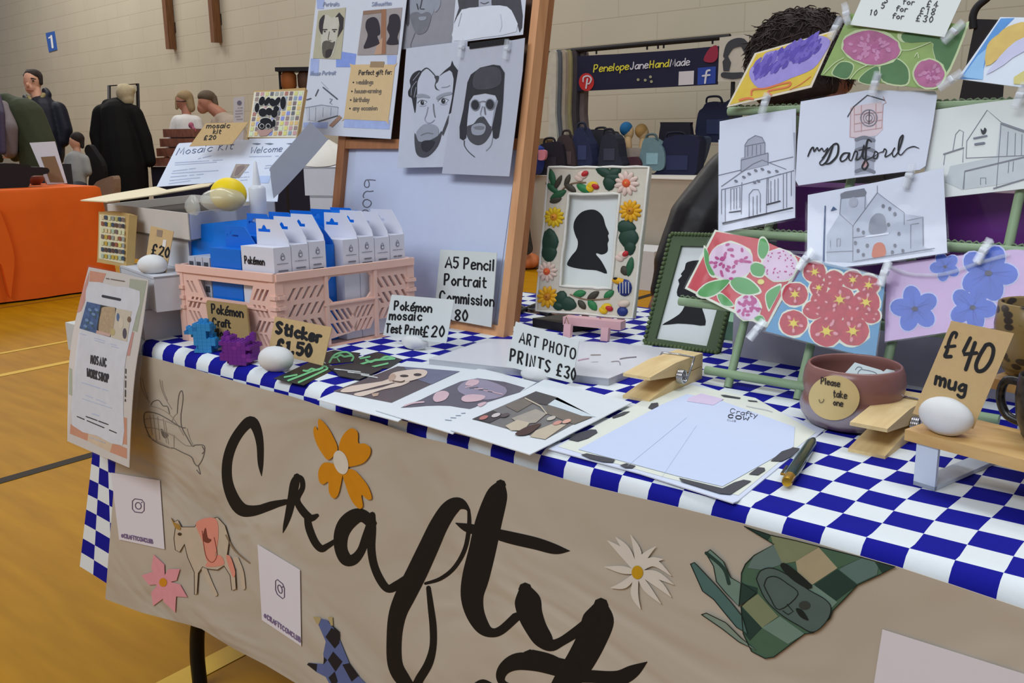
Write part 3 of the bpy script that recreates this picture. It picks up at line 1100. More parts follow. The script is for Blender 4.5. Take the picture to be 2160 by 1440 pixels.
# booklets, cards and the big mosaic stood against the lid
PB = Pl(atk(332, 394, 2.16), 30, 28)
WP = mt((220, 226, 240), .6, .02)
TXT = mt((188, 198, 220), .7, 0)
a = card('instruction_sheet', PB, cat([(378, 302), (374, 306), (352, 350), (330, 394)], 1) + [(450, 385), (520, 380), (530, 296), (500, 294)], WP, 'white leaflet headed Mosaic Kit propped in the open box', 'leaflet', .001)
a.mp = (180, 160, 5.333)
a.text('Mosaic Kit', (1020, 890), (.985, -.11), (.34, -.94), 84, 7, mt((70, 90, 130), .7, 0), 1, 2.6, 1.6)
for y, x0, x1 in ((915, 1270, 1410), (960, 1010, 1550), (985, 1010, 1480), (1055, 985, 1240), (1080, 970, 1500), (1120, 960, 1330), (1160, 950, 1290), (1195, 940, 1180)):
    a.scrib((x0, y + 15), (x1, y - 18), 14, 9, TXT, 1, .1)
fin(a)
PW_ = Pl(atk(500, 374, 2.13), 30, 28)
a = card('instruction_sheet', PW_, [(526, 292), (626, 291), (592, 372), (585, 425), (470, 425), (500, 374)], WP, 'white leaflet headed Welcome propped in the open box, right of the other leaflet', 'leaflet', .001)
a.mp = (320, 170, 4.909)
a.text('Welcome', (1020, 752), (.99, -.06), (.3, -.95), 66, 6, mt((80, 100, 130), .7, 0), 1, 2.2, 1.25)
for x in (1035, 1165, 1390):
    a.poly([(x, 650), (x + 60, 645), (x + 100, 652), (x + 60, 664)], mt((120, 130, 145), .7))
PHB = mt((176, 160, 150), .6, .3, 90)
a.poly([(872, 862), (1015, 865), (905, 1008), (812, 1000)], PHB)
a.blob([(880, 900), (930, 880), (960, 895), (900, 960), (860, 980)], mt((140, 120, 116), .6), 2)
for y, x0, x1 in ((785, 1010, 1320), (880, 1170, 1240), (905, 1170, 1235), (950, 960, 1010), (1000, 920, 1010), (1030, 920, 990)):
    a.scrib((x0, y), (x1, y - 6), 8, 8, TXT, 1, .1)
a.poly([(1110, 985), (1230, 985), (1210, 1060), (1110, 1060)], mt((190, 206, 240), .6))
fin(a)
PC = Pl(atk(430, 306, 2.12), 30, 24)
a = card('price_card', PC, [(434, 260), (524, 257.5), (489, 304), (399.5, 308.5)], KRAFT, 'kraft price card reading mosaic kit £20, clipped above the leaflets')
a.mp = (320, 170, 4.909)
a.text('mosaic', (565, 492), (1, -.02), (.25, -.97), 52, 9, INK, 1, 2.8, 1.45)
a.text('kit', (635, 548), (1, -.02), (.25, -.97), 46, 9, INK, 1, 2.8, 1.4)
a.text('£20', (540, 612), (1, -.04), (.25, -.97), 44, 9, INK, 1, 3.2, 1.6)
fin(a, 'handwritten price cards')
PMZ = Pl(atk(560, 290, 2.24), 30, 22)
t = thing('mosaic_panel', 'large mosaic of coloured tiles with black petals standing behind the leaflets', 'mosaic', PMZ.o)
a = Art(PMZ)
a.slab([(536, 192), (644, 185), (626, 293), (520, 290)], .012, mt((190, 156, 100), .7, .04))
a.build('backing_board', t)
a = Art(PMZ, .0006, (320, 170, 4.909))
a.slab([(1062, 120), (1582, 105), (1496, 590), (1002, 585)], -.0006, mt((226, 218, 196), .6))
TES2 = [(92, 56, 56), (200, 190, 70), (140, 140, 130), (200, 160, 70), (46, 42, 50), (190, 186, 90), (100, 110, 190), (120, 90, 80), (190, 200, 150), (180, 120, 120), (150, 70, 40), (110, 130, 150)]
rn = random.Random(9)
for r in range(9):
    for c in range(10):
        x = 1075 + c * 50 - r * 8.2
        y = 120 + r * 51.5 - c * 1.2
        w, h = 34, 40
        a.poly([(x + 7, y), (x + 7 + w, y), (x + w, y + h), (x, y + h)], mt(TES2[rn.randrange(len(TES2))], .3, 0), 2)
BT = mt((20, 20, 26), .6, 0, spec=.15)
GR_ = mt((214, 208, 200), .6)
for x, y, rx, ry, rot in ((1140, 210, 30, 48, .3), (1090, 280, 24, 50, .1), (1195, 215, 24, 50, .5), (1250, 225, 34, 44, -.4), (1300, 215, 26, 50, .5), (1360, 230, 30, 68, .05), (1150, 330, 44, 44, .2), (1215, 320, 36, 40, 0), (1270, 340, 34, 44, .2), (1180, 420, 60, 36, 0), (1140, 470, 42, 38, 0), (1225, 455, 36, 40, 0), (1290, 290, 30, 30, 0), (1265, 440, 18, 40, 0)):
    a.ell(x, y, rx + 7, ry + 7, GR_, 3, rot, 14)
    a.ell(x, y, rx, ry, BT, 4, rot, 14)
for x, y in ((1140, 470), (1205, 470)):
    a.ell(x, y, 26, 26, GR_, 5, 0, 12)
    a.ell(x, y, 20, 20, BT, 6, 0, 12)
a.poly([(1085, 510), (1250, 500), (1250, 520), (1190, 570), (1120, 575)], mt((176, 136, 124), .5), 3)
a.build('tile_field', t)

# contents of the open box
t = thing('craft_bag', 'yellow foam ball in a clear plastic bag inside the open kit box', 'craft bag', atk(480, 432, 2.0))
m = MB()
cy = atk(482, 410, 2.0)
m.ball(cy, (.031, .031, .029), mt((238, 206, 10), .5, .03), 20, 14)
m.build('foam_ball', t)
m = MB()
BAGM = mt((226, 226, 214), .2, .1, 40, alpha=.42, spec=.6)
m.ball(atk(472, 420, 1.975), (.041, .034, .022), BAGM, 22, 12, wob=.2, seed=5)
m.ball(atk(407, 432, 1.92), (.015, .012, .015), BAGM, 10, 7, wob=.4, seed=8)
m.build('clear_bag', t)
gb = atk(544, 425, 2.0)
t = thing('glue_bottle', 'small white glue bottle with a tall pointed nozzle inside the open kit box', 'bottle', V((gb.x, gb.y, gb.z - .02)))
GLU = mt((212, 214, 218), .3, .01)
m = MB()
m.lathe([(.014, -.02), (.0145, .0), (.0145, .022), (.012, .026), (.007, .028)], gb, GLU, 20)
m.build('bottle_body', t)
m = MB()
m.lathe([(.007, .026), (.0065, .033), (.0025, .067), (.0012, .069)], gb, mt((224, 226, 230), .3, .01), 14)
m.build('nozzle', t)

# the hanging workshop poster
pB = ony(272, 985, -.05)
PP = Pl(pB, -1.5, 12)
t = thing('workshop_poster', 'tall mosaic workshop poster in a clear sleeve at the front left table corner', 'poster', pB)
a = Art(PP)
POUT = [(187, 563), (250, 575), (313, 590)] + cat([(313, 590), (300, 690), (284, 790), (276, 890), (272, 986)], 3)[1:] + [(206, 958), (142, 930)] + cat([(142, 930), (143, 850), (146, 760), (160, 670), (187, 563)], 3)[1:-1]
a.slab(POUT, .001, mt((216, 206, 196), .6, .02))
a.mp = (130, 550, 3.2)
SAL, SAG, CRM, WHP = mt((214, 152, 122), .6), mt((176, 178, 154), .6), mt((222, 196, 166), .6), mt((224, 222, 224), .6)
ROSE = mt((206, 150, 136), .6)
for pts, c in (([(190, 66), (300, 85), (270, 160), (185, 140)], SAL), ([(460, 120), (575, 135), (545, 300), (510, 480), (480, 470), (520, 200), (455, 180)], SAG), ([(185, 75), (170, 240), (130, 340), (105, 350), (140, 200)], ROSE), ([(60, 1100), (180, 1160), (175, 1215), (55, 1165)], SAL), ([(420, 1055), (440, 1060), (440, 1240), (412, 1235)], SAL), ([(345, 1225), (440, 1265), (440, 1335), (325, 1290)], SAL), ([(465, 480), (490, 480), (460, 640), (440, 640)], ROSE), ([(52, 720), (70, 730), (70, 910), (48, 900)], SAG), ([(180, 1160), (345, 1225), (325, 1290), (175, 1215)], CRM)):
    a.poly(pts, c)
a.poly(cat([(185, 140), (350, 170), (528, 205), (500, 380), (455, 560), (425, 720), (415, 1000), (410, 1245), (240, 1180), (72, 1110), (78, 850), (100, 600), (130, 420), (160, 280)], 2, True), WHP, 2)
DK = mt((52, 50, 54), .6, 0)
a.text('MOSAIC', (196, 690), (.97, .24), (.02, -1), 56, 9, DK, 3, 1.5, .38)
a.text('WORKSHOP', (172, 780), (.96, .28), (.02, -1), 54, 9, DK, 3, 1.4, .42)
a.scrib((278, 238), (395, 262), 9, 18, DK, 3, 0)
a.scrib((300, 118), (425, 138), 12, 6, mt((120, 100, 86), .6), 3, .1)
for p0, p1, w in (((135, 820), (340, 885), 5), ((160, 905), (300, 960), 4), ((140, 930), (340, 995), 4), ((205, 1030), (250, 1045), 6), ((165, 1050), (315, 1105), 7), ((105, 1050), (372, 1162), 7), ((120, 490), (165, 500), 4), ((220, 520), (290, 540), 4), ((222, 535), (290, 555), 4), ((330, 560), (370, 570), 4), ((335, 575), (385, 588), 4), ((190, 1190), (300, 1230), 5)):
    a.scrib(p0, p1, 16, w, TXT if w < 7 else DK, 3, .12)
a.scrib((432, 730), (428, 950), 14, 7, mt((80, 76, 74), .6), 3, .3)
PB1, PB2, PB3 = mt((84, 112, 160), .6, .5, 160), mt((196, 168, 128), .6, .2, 200), mt((214, 200, 176), .6, .05)
a.poly([(170, 275), (268, 297), (235, 490), (120, 455)], PB1, 3)
a.poly([(262, 296), (368, 318), (330, 515), (232, 488)], mt((50, 44, 42), .6), 3)
a.blob([(278, 312), (345, 312), (362, 330), (345, 470), (320, 500), (255, 480), (252, 420), (265, 350)], PB2, 4)
a.poly([(236, 468), (330, 492), (326, 512), (232, 488)], mt((214, 176, 160), .6), 4)
a.poly([(370, 320), (472, 340), (440, 545), (330, 515)], PB3, 3)
for x, y, rx, ry, c in ((380, 380, 10, 28, (92, 112, 150)), (455, 395, 12, 20, (130, 100, 76)), (425, 490, 14, 36, (90, 78, 88)), (345, 480, 16, 24, (200, 180, 120)), (400, 420, 16, 40, (222, 206, 180))):
    a.ell(x, y, rx, ry, mt(c, .6), 4)
for x, y in ((190, 330), (215, 360), (200, 420), (170, 400), (235, 330), (160, 440)):
    a.ell(x, y, 14, 9, mt((120, 150, 186), .5), 4, .5)
    a.ell(x + 8, y + 18, 9, 7, mt((70, 96, 90), .5), 4)
a.build('printed_sheet', t)
q = Art(PP.at(.0035), .0003)
q.slab([(184, 558), (317, 588), (275, 990), (139, 933)], .0006, FILM2)
o = q.build('clear_sleeve', t)
m = MB()
pz = ony(146, 692, .04)
m.obox(pz + V((-.015, 0, -.045)), V((.04, 0, 0)), V((0, .03, 0)), V((0, 0, .055)), mt((200, 202, 200), .4))
o = tag(bevel(m.build('table_clamp'), .008, 3), 'white plastic table clamp peeking out behind the workshop poster', 'clamp')


# ================================================================ PEACH CRATE
cC_, cL_, cR_ = T(590, 752), T(388, 717), T(875, 699)
cu_, cv_ = (cL_ - cC_), (cR_ - cC_)
WU, WV = cu_.length, cv_.length
un, vn = cu_.normalized(), cv_.normalized()
CH = 0.131


def CR(a, b, h):
    return cC_ + un * a + vn * b + V((0, 0, h + .0006))


PEACH = mt((240, 196, 178), .45, .02)
crate = thing('plastic_crate', 'peach plastic folding crate full of blue and white craft kit packets', 'crate', cC_ + cu_ / 2 + cv_ / 2)


def slot(a, h, s, w=.0060, l=.019):
    """slanted slot polygon"""
    dx = s * l * .32
    return [(a - w / 2 - dx, h - l / 2), (a + w / 2 - dx, h - l / 2), (a + w / 2 + dx, h + l / 2), (a - w / 2 + dx, h + l / 2)]


TH = .004
# short sides
sa, sb, sv = WU / .2825, WV / .382, CH / .118
sh = [[(a_ * sa, h_ * sv) for a_, h_ in ((.075, .072), (.205, .072), (.222, .098), (.06, .098))]]
for g, s in ((.028, -1), (.222, 1)):
    for r, hz in enumerate((.086, .062, .040, .020)):
        for k in range(3):
            a_ = g + k * .013
            if hz > .07 and .055 < a_ < .225 and g < .1:
                continue
            if hz > .07 and g > .1 and k == 0:
                continue
            sh.append(slot(a_ * sa, hz * sv, s if r % 2 == 0 else -s))
for nm, f in (('front', lambda a, h, d: CR(a, TH / 2 + d, h)), ('back', lambda a, h, d: CR(a, WV - TH / 2 + d, h))):
    m = MB()
    plate(m, [(0, 0), (WU, 0), (WU, CH - .01), (0, CH - .01)], sh, TH, PEACH, f)
    m.build('end_panel', crate, merge=True)
lg = [[(a_ * sb, h_ * sv) for a_, h_ in ((.148, .066), (.245, .066), (.256, .074), (.256, .098), (.248, .104), (.145, .104), (.137, .098), (.137, .074))]]
for r, hz in enumerate((.086, .062, .038)):
    for k in range(5):
        lg.append(slot((.040 + k * .019) * sb, hz * sv, 1 if r < 2 else -1))
    for k in range(5):
        lg.append(slot((.280 + k * .019) * sb, hz * sv, -1 if r < 2 else 1))
for r, hz in enumerate((.046, .026)):
    for k in range(8):
        lg.append(slot((.150 + k * .0145) * sb, hz * sv, -1 if k < 4 else 1))
for nm, f in (('right', lambda b, h, d: CR(TH / 2 + d, b, h)), ('left', lambda b, h, d: CR(WU - TH / 2 + d, b, h))):
    m = MB()
    plate(m, [(0, 0), (WV, 0), (WV, CH - .01), (0, CH - .01)], lg, TH, PEACH, f)
    m.build('side_panel', crate, merge=True)
m = MB()
rw, rh = .009, .012
for p0, p1, n in ((CR(0, 0, CH - rh), CR(WU, 0, CH - rh), vn), (CR(0, WV, CH - rh), CR(WU, WV, CH - rh), -vn), (CR(0, 0, CH - rh), CR(0, WV, CH - rh), un), (CR(WU, 0, CH - rh), CR(WU, WV, CH - rh), -un)):
    m.obox(p0 - n * .004, p1 - p0, n * rw, V((0, 0, rh)), PEACH)
bevel(m.build('rim', crate), .0015)
for n_, (a, b) in enumerate(((0, 0), (WU - .012, 0), (0, WV - .012), (WU - .012, WV - .012))):
    m = MB()
    m.obox(CR(a, b, 0) - (un + vn) * .0012, un * .0144, vn * .0144, V((0, 0, CH - rh)), PEACH)
    for h in (.056, .073, .09):
        m.obox(CR(a - .005, b + .002, h), un * .018, vn * .012, V((0, 0, .006)), PEACH)
        m.obox(CR(a - .003, b - .004, h), un * .015, vn * .016, V((0, 0, .006)), PEACH)
    bevel(m.build('corner_post', crate), .001)
m = MB()
for b in (.125 * sb, .262 * sb):
    m.obox(CR(-.003, b, .004), un * .004, vn * .006, V((0, 0, CH - .016)), PEACH)
m.obox(CR(-.0032, .085, .069), un * .0035, vn * .11, V((0, 0, .003)), PEACH)
m.build('side_rib', crate)
m = MB()
m.obox(CR(.02, -.0025, .071), un * (WU - .04), vn * .003, V((0, 0, .003)), PEACH)
m.build('end_rib', crate)
m = MB()
m.obox(CR(.004, .004, 0), un * (WU - .008), vn * (WV - .008), V((0, 0, .003)), PEACH)
m.build('base', crate)

# packets in the crate
PKW, PKB = mt((220, 220, 230), .5, .015), mt((16, 112, 214), .32, .03, coat=.3)
PGREY = mt((120, 122, 134), .6, 0)
BW, BD = .0305, .075
bx, by = -un, vn


def packet(main, tab_h, label, group, b, a, lean=0.0, h=.158, blank=False, dirn=1):
    """hang-tab packet: a along the crate's short side, b along its long side; print faces the right"""
    o = CR(a, b, .004)
    t = thing('craft_packet', label, 'packet', o, group)
    m = MB()
    m.obox(o, un * BD, vn * BW, V((0, 0, h)), main)
    bevel(m.build('carton', t), .0012)
    m = MB()
    ta = .036
    d_ = BD
    plate(m, [(0, 0), (d_, 0), (d_ * .985, tab_h), (d_ * .34, tab_h), (d_ * .03, tab_h * .22)],
          [[(d_ * .56, tab_h * .50), (d_ * .56, tab_h * .62), (d_ * .67, tab_h * .62), (d_ * .70, tab_h * .72), (d_ * .75, tab_h * .79), (d_ * .80, tab_h * .72), (d_ * .83, tab_h * .62), (d_ * .94, tab_h * .62), (d_ * .94, tab_h * .50)][::-1]], .0008, main,
          lambda x, y, d: o + un * x + vn * (BW - .0012 + d) + V((0, 0, h + y)))
    m.build('hang_tab', t, merge=True)
    if not blank:
        pl = Pl(o - un * .0006, 0, 0)
        pl.u, pl.w, pl.n = vn, V((0, 0, 1)), -un
        a_ = Art(pl, .0003, loc=True)
        gc = PGREY if main is PKW else mt((110, 170, 230), .5)
        x = BW / 2
        a_.line([(x - .003, h - .014), (x, h - .009), (x + .003, h - .014)], .0012, gc, 1, False)
        a_.ell(x, h - .017, .0036, .0036, gc)
        a_.ell(x, h - .017, .0022, .0022, main, 2)
        a_.scrib((.005, h - .026), (BW - .005, h - .026), 14, .0010, gc, 1, .1)
        a_.scrib((.007, h - .037), (BW - .007, h - .037), 6, .0022, gc, 1, .1)
        a_.scrib((.006, h - .044), (BW - .006, h - .044), 5, .0032, mt((70, 70, 86), .6), 1, .0)
        a_.build('printed_label', t)
    return t


wn = ('white hang-tab packet at the near corner of the crate, reading across its front', 'white hang-tab packet second from the near corner of the crate', 'white hang-tab packet third from the near corner of the crate', 'blue packet standing between the two runs of white packets', 'white hang-tab packet just beyond the blue gap in the crate', 'white hang-tab packet second beyond the blue gap in the crate', 'white hang-tab packet third beyond the blue gap in the crate', 'white hang-tab packet at the far end of the crate')
for k in range(8):
    b = .010 + k * .0318
    blue = k == 3
    t = packet(PKB if blue else PKW, .03 if blue else .041, wn[k], 'hang-tab packets in the crate', b, .012 if not blue else .03, h=.160 if blue else .166 + .002 * (k % 3), blank=blue)
    if k == 0:
        pl = Pl(CR(.012, b, .004) - vn * .0006)
        pl.u, pl.w, pl.n = -un, V((0, 0, 1)), -vn
        a = Art(pl, .0003, loc=True)
        a.text('Pokémon', (-BD + .008, .138), (1, 0), (0, 1), .0115, .0021, INK, 1, 1.7, .95)
        a.scrib((-BD + .008, .12), (-.045, .12), 7, .003, PGREY, 1, .1)
        a.scrib((-BD + .008, .109), (-.05, .109), 5, .004, mt((70, 70, 86), .6), 1, 0)
        a.blob([(-.030, .094), (-.029, .112), (-.025, .124), (-.02, .118), (-.014, .112), (-.010, .096), (-.018, .088)], mt((132, 84, 128), .6), 1)
        o = a.build('printed_front', t)
bn = ('blue packet behind the near corner packet in the crate', 'blue packet behind the second white packet', 'blue packet behind the third white packet', 'blue packet behind the blue gap in the crate', 'blue packet behind the packets past the blue gap', 'blue packet far back in the crate', 'blue packet next to the far end of the crate')
for k in range(6):
    packet(PKB, .034, bn[k], 'blue packets in the middle of the crate', .012 + k * .041, .092, h=.158 if k == 0 else .176, blank=k != 0)
for k in range(3):
    o = CR(.173 + k * .019, .014, .004)
    t = thing('craft_packet', ('slim grey packet with a dark window, nearest the blue packets in the crate', 'slim grey packet with a dark window, middle one in the crate', 'slim grey packet with a dark window, in the left corner of the crate')[k], 'packet', o, 'slim grey packets in the crate')
    m = MB()
    m.obox(o, un * .017, vn * .04, V((0, 0, .140)), mt((190, 194, 204), .5, .02))
    bevel(m.build('carton', t), .001)
    m = MB()
    for z in (.13, .118, .09):
        m.obox(o + un * .004 - vn * .0008 + V((0, 0, z - .008)), un * .01, vn * .001, V((0, 0, .010)), mt((70, 74, 84), .4))
    m.build('window', t)
m = MB()
BL2 = mt((12, 124, 226), .25, .04, coat=.4)
pl = Pl(CR(.19, .062, .1), 20, 8)
pts = [pl.P(x, y) for x, y in ((400, 512), (396, 497), (412, 474), (520, 462), (540, 470), (545, 560), (480, 575), (430, 552), (402, 545))]
m.prism(pts, -pl.n * .022, BL2)
o = bevel(m.build('blue_wallet'), .004, 3)
tag(o, 'glossy blue plastic wallet standing in the left corner of the crate', 'wallet')
m = MB()
pl = Pl(CR(.19, .20, .1), 25, 10)
pts = [pl.P(x, y) for x, y in ((560, 466), (600, 456), (700, 444), (752, 443), (758, 452), (700, 520), (600, 520))]
m.prism(pts, -pl.n * .03, BL2)
o = bevel(m.build('blue_wallet'), .004, 3)
tag(o, 'glossy blue plastic wallet at the far back of the crate, beside the easel leg', 'wallet')

# ================================================================ SMALL THINGS IN FRONT OF THE CRATE
pf = Pl(CR(.13, -.018, .0), 1, 8)
q = card('price_card', pf, cat([(437, 633), (516, 643), (520, 650), (527, 716), (524, 722), (448, 722), (445, 716), (434, 640)], 1, True), mt((166, 140, 92), .7, .05), 'dark kraft card reading Pokémon Craft Blocks leaning on the crate', 'price card', .003)
q.text('Pokémon', (447, 660), (.98, .14), (-.06, -1), 19, 3.2, INK, 1, 1.5, .84)
q.text('Craft', (449, 686), (.98, .14), (-.06, -1), 16, 3.2, INK, 1, 1.8, .85)
q.text('Blocks', (451, 708), (.98, .14), (-.06, -1), 16, 3.2, INK, 1, 1.8, .85)
fin(q, 'handwritten price cards')


def block_heap(c, cols, rot, label, seed):
    """a loose knob of tiny building blocks"""
    r = random.Random(seed)
    m = MB()
    s = .0075
    cr_, sr_ = cos(rot), sin(rot)
    for (ix, iy, iz, col) in cols:
        q = V((ix * s, iy * s, iz * s * .8))
        q = V((q.x * cr_ - q.y * sr_, q.x * sr_ + q.y * cr_, q.z)) + c
        ax, ay = V((cr_, sr_, 0)) * s * .97, V((-sr_, cr_, 0)) * s * .97
        m.obox(q, ax, ay, V((0, 0, s * .78)), col)
        m.lathe([(s * .28, 0), (s * .28, s * .95)], q + (ax + ay) / 2, col, 8)
    return tag(m.build('block_toy'), label, 'toy', 'toys made of tiny blocks')


def heap(layers, main, accents, seed):
    r = random.Random(seed)
    out = []
    for z, (x0, x1, y0, y1) in enumerate(layers):
        for x in range(x0, x1):
            for y in range(y0, y1):
                if (x in (x0, x1 - 1)) and (y in (y0, y1 - 1)) and r.random() < .5:
                    continue
                out.append((x, y, z, accents[r.randrange(len(accents))] if accents and r.random() < .06 else main))
    return out


TB, TP = mt((52, 140, 200), .35, .03), mt((112, 44, 140), .35, .03)
b0 = T(433, 742)
block_heap(b0, heap([(-2, 2, -1, 2), (-2, 3, -1, 2), (-2, 4, -1, 2), (-2, 3, -1, 2), (-3, 2, -1, 2), (-4, 2, -1, 2), (-4, 2, -1, 2), (-2, 2, -1, 2), (-1, 1, 0, 2)], TB, [mt((40, 120, 180), .35)], 2), .55, 'plain blue lump of tiny building blocks on the cloth before the crate', 1)
b1 = T(503, 765)
block_heap(b1, heap([(-2, 3, -2, 2), (-3, 4, -2, 2), (-3, 4, -2, 3), (-3, 4, -2, 3), (-3, 4, -2, 3), (-3, 3, -2, 2), (-3, -1, -1, 2), (-3, -2, 0, 1)] , TP, [mt((130, 52, 150), .35)], 4) + [(2, 0, 6, TP), (3, 0, 6, TP), (3, 0, 7, TP)], .45, 'plain purple lump of tiny building blocks on the cloth before the crate', 3)

q = card('price_card', Pl(T(640, 772), 12, 16), [(580, 667), (700, 690), (681, 771), (565, 742)], KRAFT, 'kraft price card reading Sticker £1.50 held by a pebble')
q.mp = (560, 400, 3.6)
q.text('Sticker', (82, 1085), (.975, .22), (.1, -.99), 82, 25, INK, 1, 2.6, 1.08)
q.text('£1.50', (86, 1222), (.98, .17), (.1, -.99), 88, 26, INK, 1, 3.0, 1.1)
fin(q, 'handwritten price cards')
pebble(T(584, 781), .0285, .022, .0195, 'large white clay pebble in front of the Sticker card', 15, 4)

# stickers
STK, STG, STW = mt((36, 40, 36), .35, .03), mt((120, 200, 136), .4), mt((212, 216, 212), .5)


def sticker(pts, label, marks, z=0.0008):
    pl = Pl(T(700, 780, z), 0, 90)
    a = Art(pl, .0004)
    a.slab(pts, .0006, STK)
    for mk, w in marks:
        a.line(mk, w, STG)
    return tag(a.build('sticker'), label, 'sticker', 'black and green stickers')


def squig(x0, y0, x1, y1, n, h):
    rn = random.Random(int(x0))
    return [(x0 + (x1 - x0) * i / n, y0 + (y1 - y0) * i / n + rn.uniform(-h, h)) for i in range(n + 1)]


sticker([(577, 798), (665, 758), (712, 776), (640, 812)], 'black sticker with a pale green drawing, nearest the table edge', [([(608, 802), (640, 790), (660, 782), (680, 776)], 4), ([(630, 806), (665, 790), (690, 778)], 4), (squig(640, 784, 692, 772, 6, 3), 4), ([(600, 795), (626, 790)], 3.5)])
sticker([(672, 746), (705, 738), (760, 744), (752, 762), (690, 768)], 'black sticker with a pale green drawing behind the Sticker card', [([(695, 764), (706, 748), (730, 742), (745, 752), (742, 760)], 4), (squig(702, 752, 742, 748, 5, 3), 4), ([(712, 756), (716, 762)], 3)], .0012)
sticker([(745, 758), (795, 742), (850, 758), (820, 776), (752, 782)], 'black sticker with a pale green drawing beside the first photo print', [([(760, 768), (790, 760), (832, 756)], 4), (squig(772, 762, 830, 752, 6, 4), 4.5), ([(782, 774), (818, 766)], 3.5), ([(760, 756), (780, 752)], 3.5)], .0016)
sticker([(690, 772), (748, 764), (800, 776), (760, 796), (712, 790)], 'black sticker, plain grey streaked, in the middle of the loose pile', [], .0022)
a = Art(Pl(T(740, 785, .0034), 0, 90), .0004)
STS = mt((92, 88, 84), .4)
a.slab([(700, 776), (752, 768), (806, 778), (758, 800), (715, 792)], .0008, mt((52, 52, 50), .4))
for k in range(5):
    a.line([(706 + k * 14, 778 + k * 3), (760 + k * 9, 784 + k * 3)], 2.2, STS if k % 2 else STW)
tag(a.build('sticker'), 'grey streaked sticker on top of the loose pile', 'sticker', 'black and green stickers')

# the white cards on pebbles
CARDW = mt((222, 226, 222), .7, .015)
q = card('price_card', Pl(T(872, 737) + V((0, -.003, .012)), 8, 10), [(826, 621), (958, 632), (941, 724), (808, 707)], CARDW, 'white card reading Pokémon mosaic Test Print £20 standing on a pebble')
q.mp = (560, 400, 3.6)
q.text('Pokémon', (978, 910), (.99, .07), (.08, -1), 64, 12.5, INK, 1, 2.0, 1.04)
q.text('mosaic', (940, 985), (.99, .03), (.08, -1), 66, 12.5, INK, 1, 2.6, 1.1)
q.text('Test Print', (915, 1082), (.99, .07), (.1, -1), 64, 12.5, INK, 1, 1.9, .80)
q.text('£20', (1195, 1115), (.99, .0), (.1, -1), 80, 12.5, INK, 1, 2.8, 1.1)
fin(q, 'handwritten price cards')
pebble(T(872, 737) + V((0, .004, 0)), .026, .013, .0125, 'white clay pebble under the Test Print card', 10, 6)
q = card('price_card', Pl(T(1130, 806) + V((0, -.002, .014)), 10, 12), [(1088, 678), (1222, 719), (1207, 808), (1068, 772)], CARDW, 'white card reading ART PHOTO PRINTS £30 on a pebble')
q.mp = (1080, 620, 6)
q.text('ART PHOTO', (92, 608), (.955, .295), (.12, -.99), 130, 19, INK, 1, 2.3, .86)
q.mp = (560, 700, 3.0857)
q.text('PRINTS £30', (1592, 185), (.955, .295), (.1, -1), 74, 12, INK, 1, 2.4, .92)
fin(q, 'handwritten price cards')
pebble(T(1124, 806) + V((0, .006, 0)), .024, .012, .0125, 'white clay pebble under the art photo prints card', 10, 9)

# ================================================================ THE PORTRAIT EASEL
FP = Pl(T(1062, 712), 0, 10.5)
EAW = wood_mat((226, 168, 118), (208, 148, 100), (30, 30, 3), .5, name='peach_pine')
EAD = wood_mat((176, 116, 72), (150, 96, 58), (30, 30, 3), .5, name='brown_pine')
ez = thing('display_easel', 'tall peach wooden easel frame holding portraits over a white board', 'easel', FP.L(-.16, 0))
lx = (FP.P(708, 440) - FP.o).dot(FP.u)
cz = (FP.P(760, 300) - FP.o).dot(FP.w)


def fbox(a0, a1, w0, w1, d0, d1, mat, mb=None):
    m = mb or MB()
    m.obox(FP.L(a0, w0, d0), FP.u * (a1 - a0), FP.w * (w1 - w0), FP.n * (d1 - d0), mat)
    return m


bevel(fbox(-.0155, 0, 0, .95, -.024, 0, EAW).build('stile', ez), .002)
bevel(fbox(lx - .012, lx + .010, 0, .95, -.024, 0, EAD).build('stile', ez), .002)
bevel(fbox(lx + .01, -.0155, 0, .019, -.022, -.001, EAW).build('rail', ez), .0015)
bevel(fbox(lx + .01, -.0155, cz - .012, cz + .006, -.022, -.001, EAD).build('rail', ez), .0015)
bevel(fbox(lx + .01, -.0155, .9, .93, -.022, -.001, EAW).build('rail', ez), .0015)
WBD = mt((204, 212, 232), .5, .02)
m = fbox(lx + .01, -.0155, .019, cz - .012, -.016, -.012, WBD)
m.build('white_board', ez)
m = fbox(lx + .01, -.0155, cz + .006, .9, -.018, -.014, mt((84, 58, 42), .6, .05))
m.build('back_board', ez)
for a_ in (lx, -.010):
    m = MB()
    m.obox(FP.L(a_ - .009, .02, -.040), FP.u * .018, FP.w * .9, FP.n * .0145, EAD)
    m.build('folded_leg', ez)
# big white sheet on the board with the pencilled letters
a = Art(FP.at(-.0105), .0004)
a.slab([(752, 305), (1092, 312), (1040, 690), (735, 640)], .0008, mt((206, 214, 236), .6, .02))
a.mp = (560, 260, 4.8)
PG = mt((112, 112, 122), .6, 0)
a.line([(1112, 576), (1060, 572), (1018, 575), (1004, 600), (1002, 630), (1020, 648), (1045, 640), (1050, 610), (1040, 580)], 10, PG)
a.line([(1090, 685), (1060, 690), (1025, 688), (1000, 705), (988, 735), (995, 752)], 10, PG)
a.line([(1030, 770), (1065, 790), (1068, 820), (1040, 848), (1005, 845), (985, 812), (1000, 778), (1030, 770)], 10, PG)
a.line([(1118, 918), (1050, 916), (970, 912)], 12, PG)
a.line([(980, 905), (985, 885), (1010, 876), (1040, 890), (1045, 912)], 9, PG)
tag(a.build('lettered_sheet'), 'large white sheet with sideways pencilled letters on the lower easel board', 'paper')

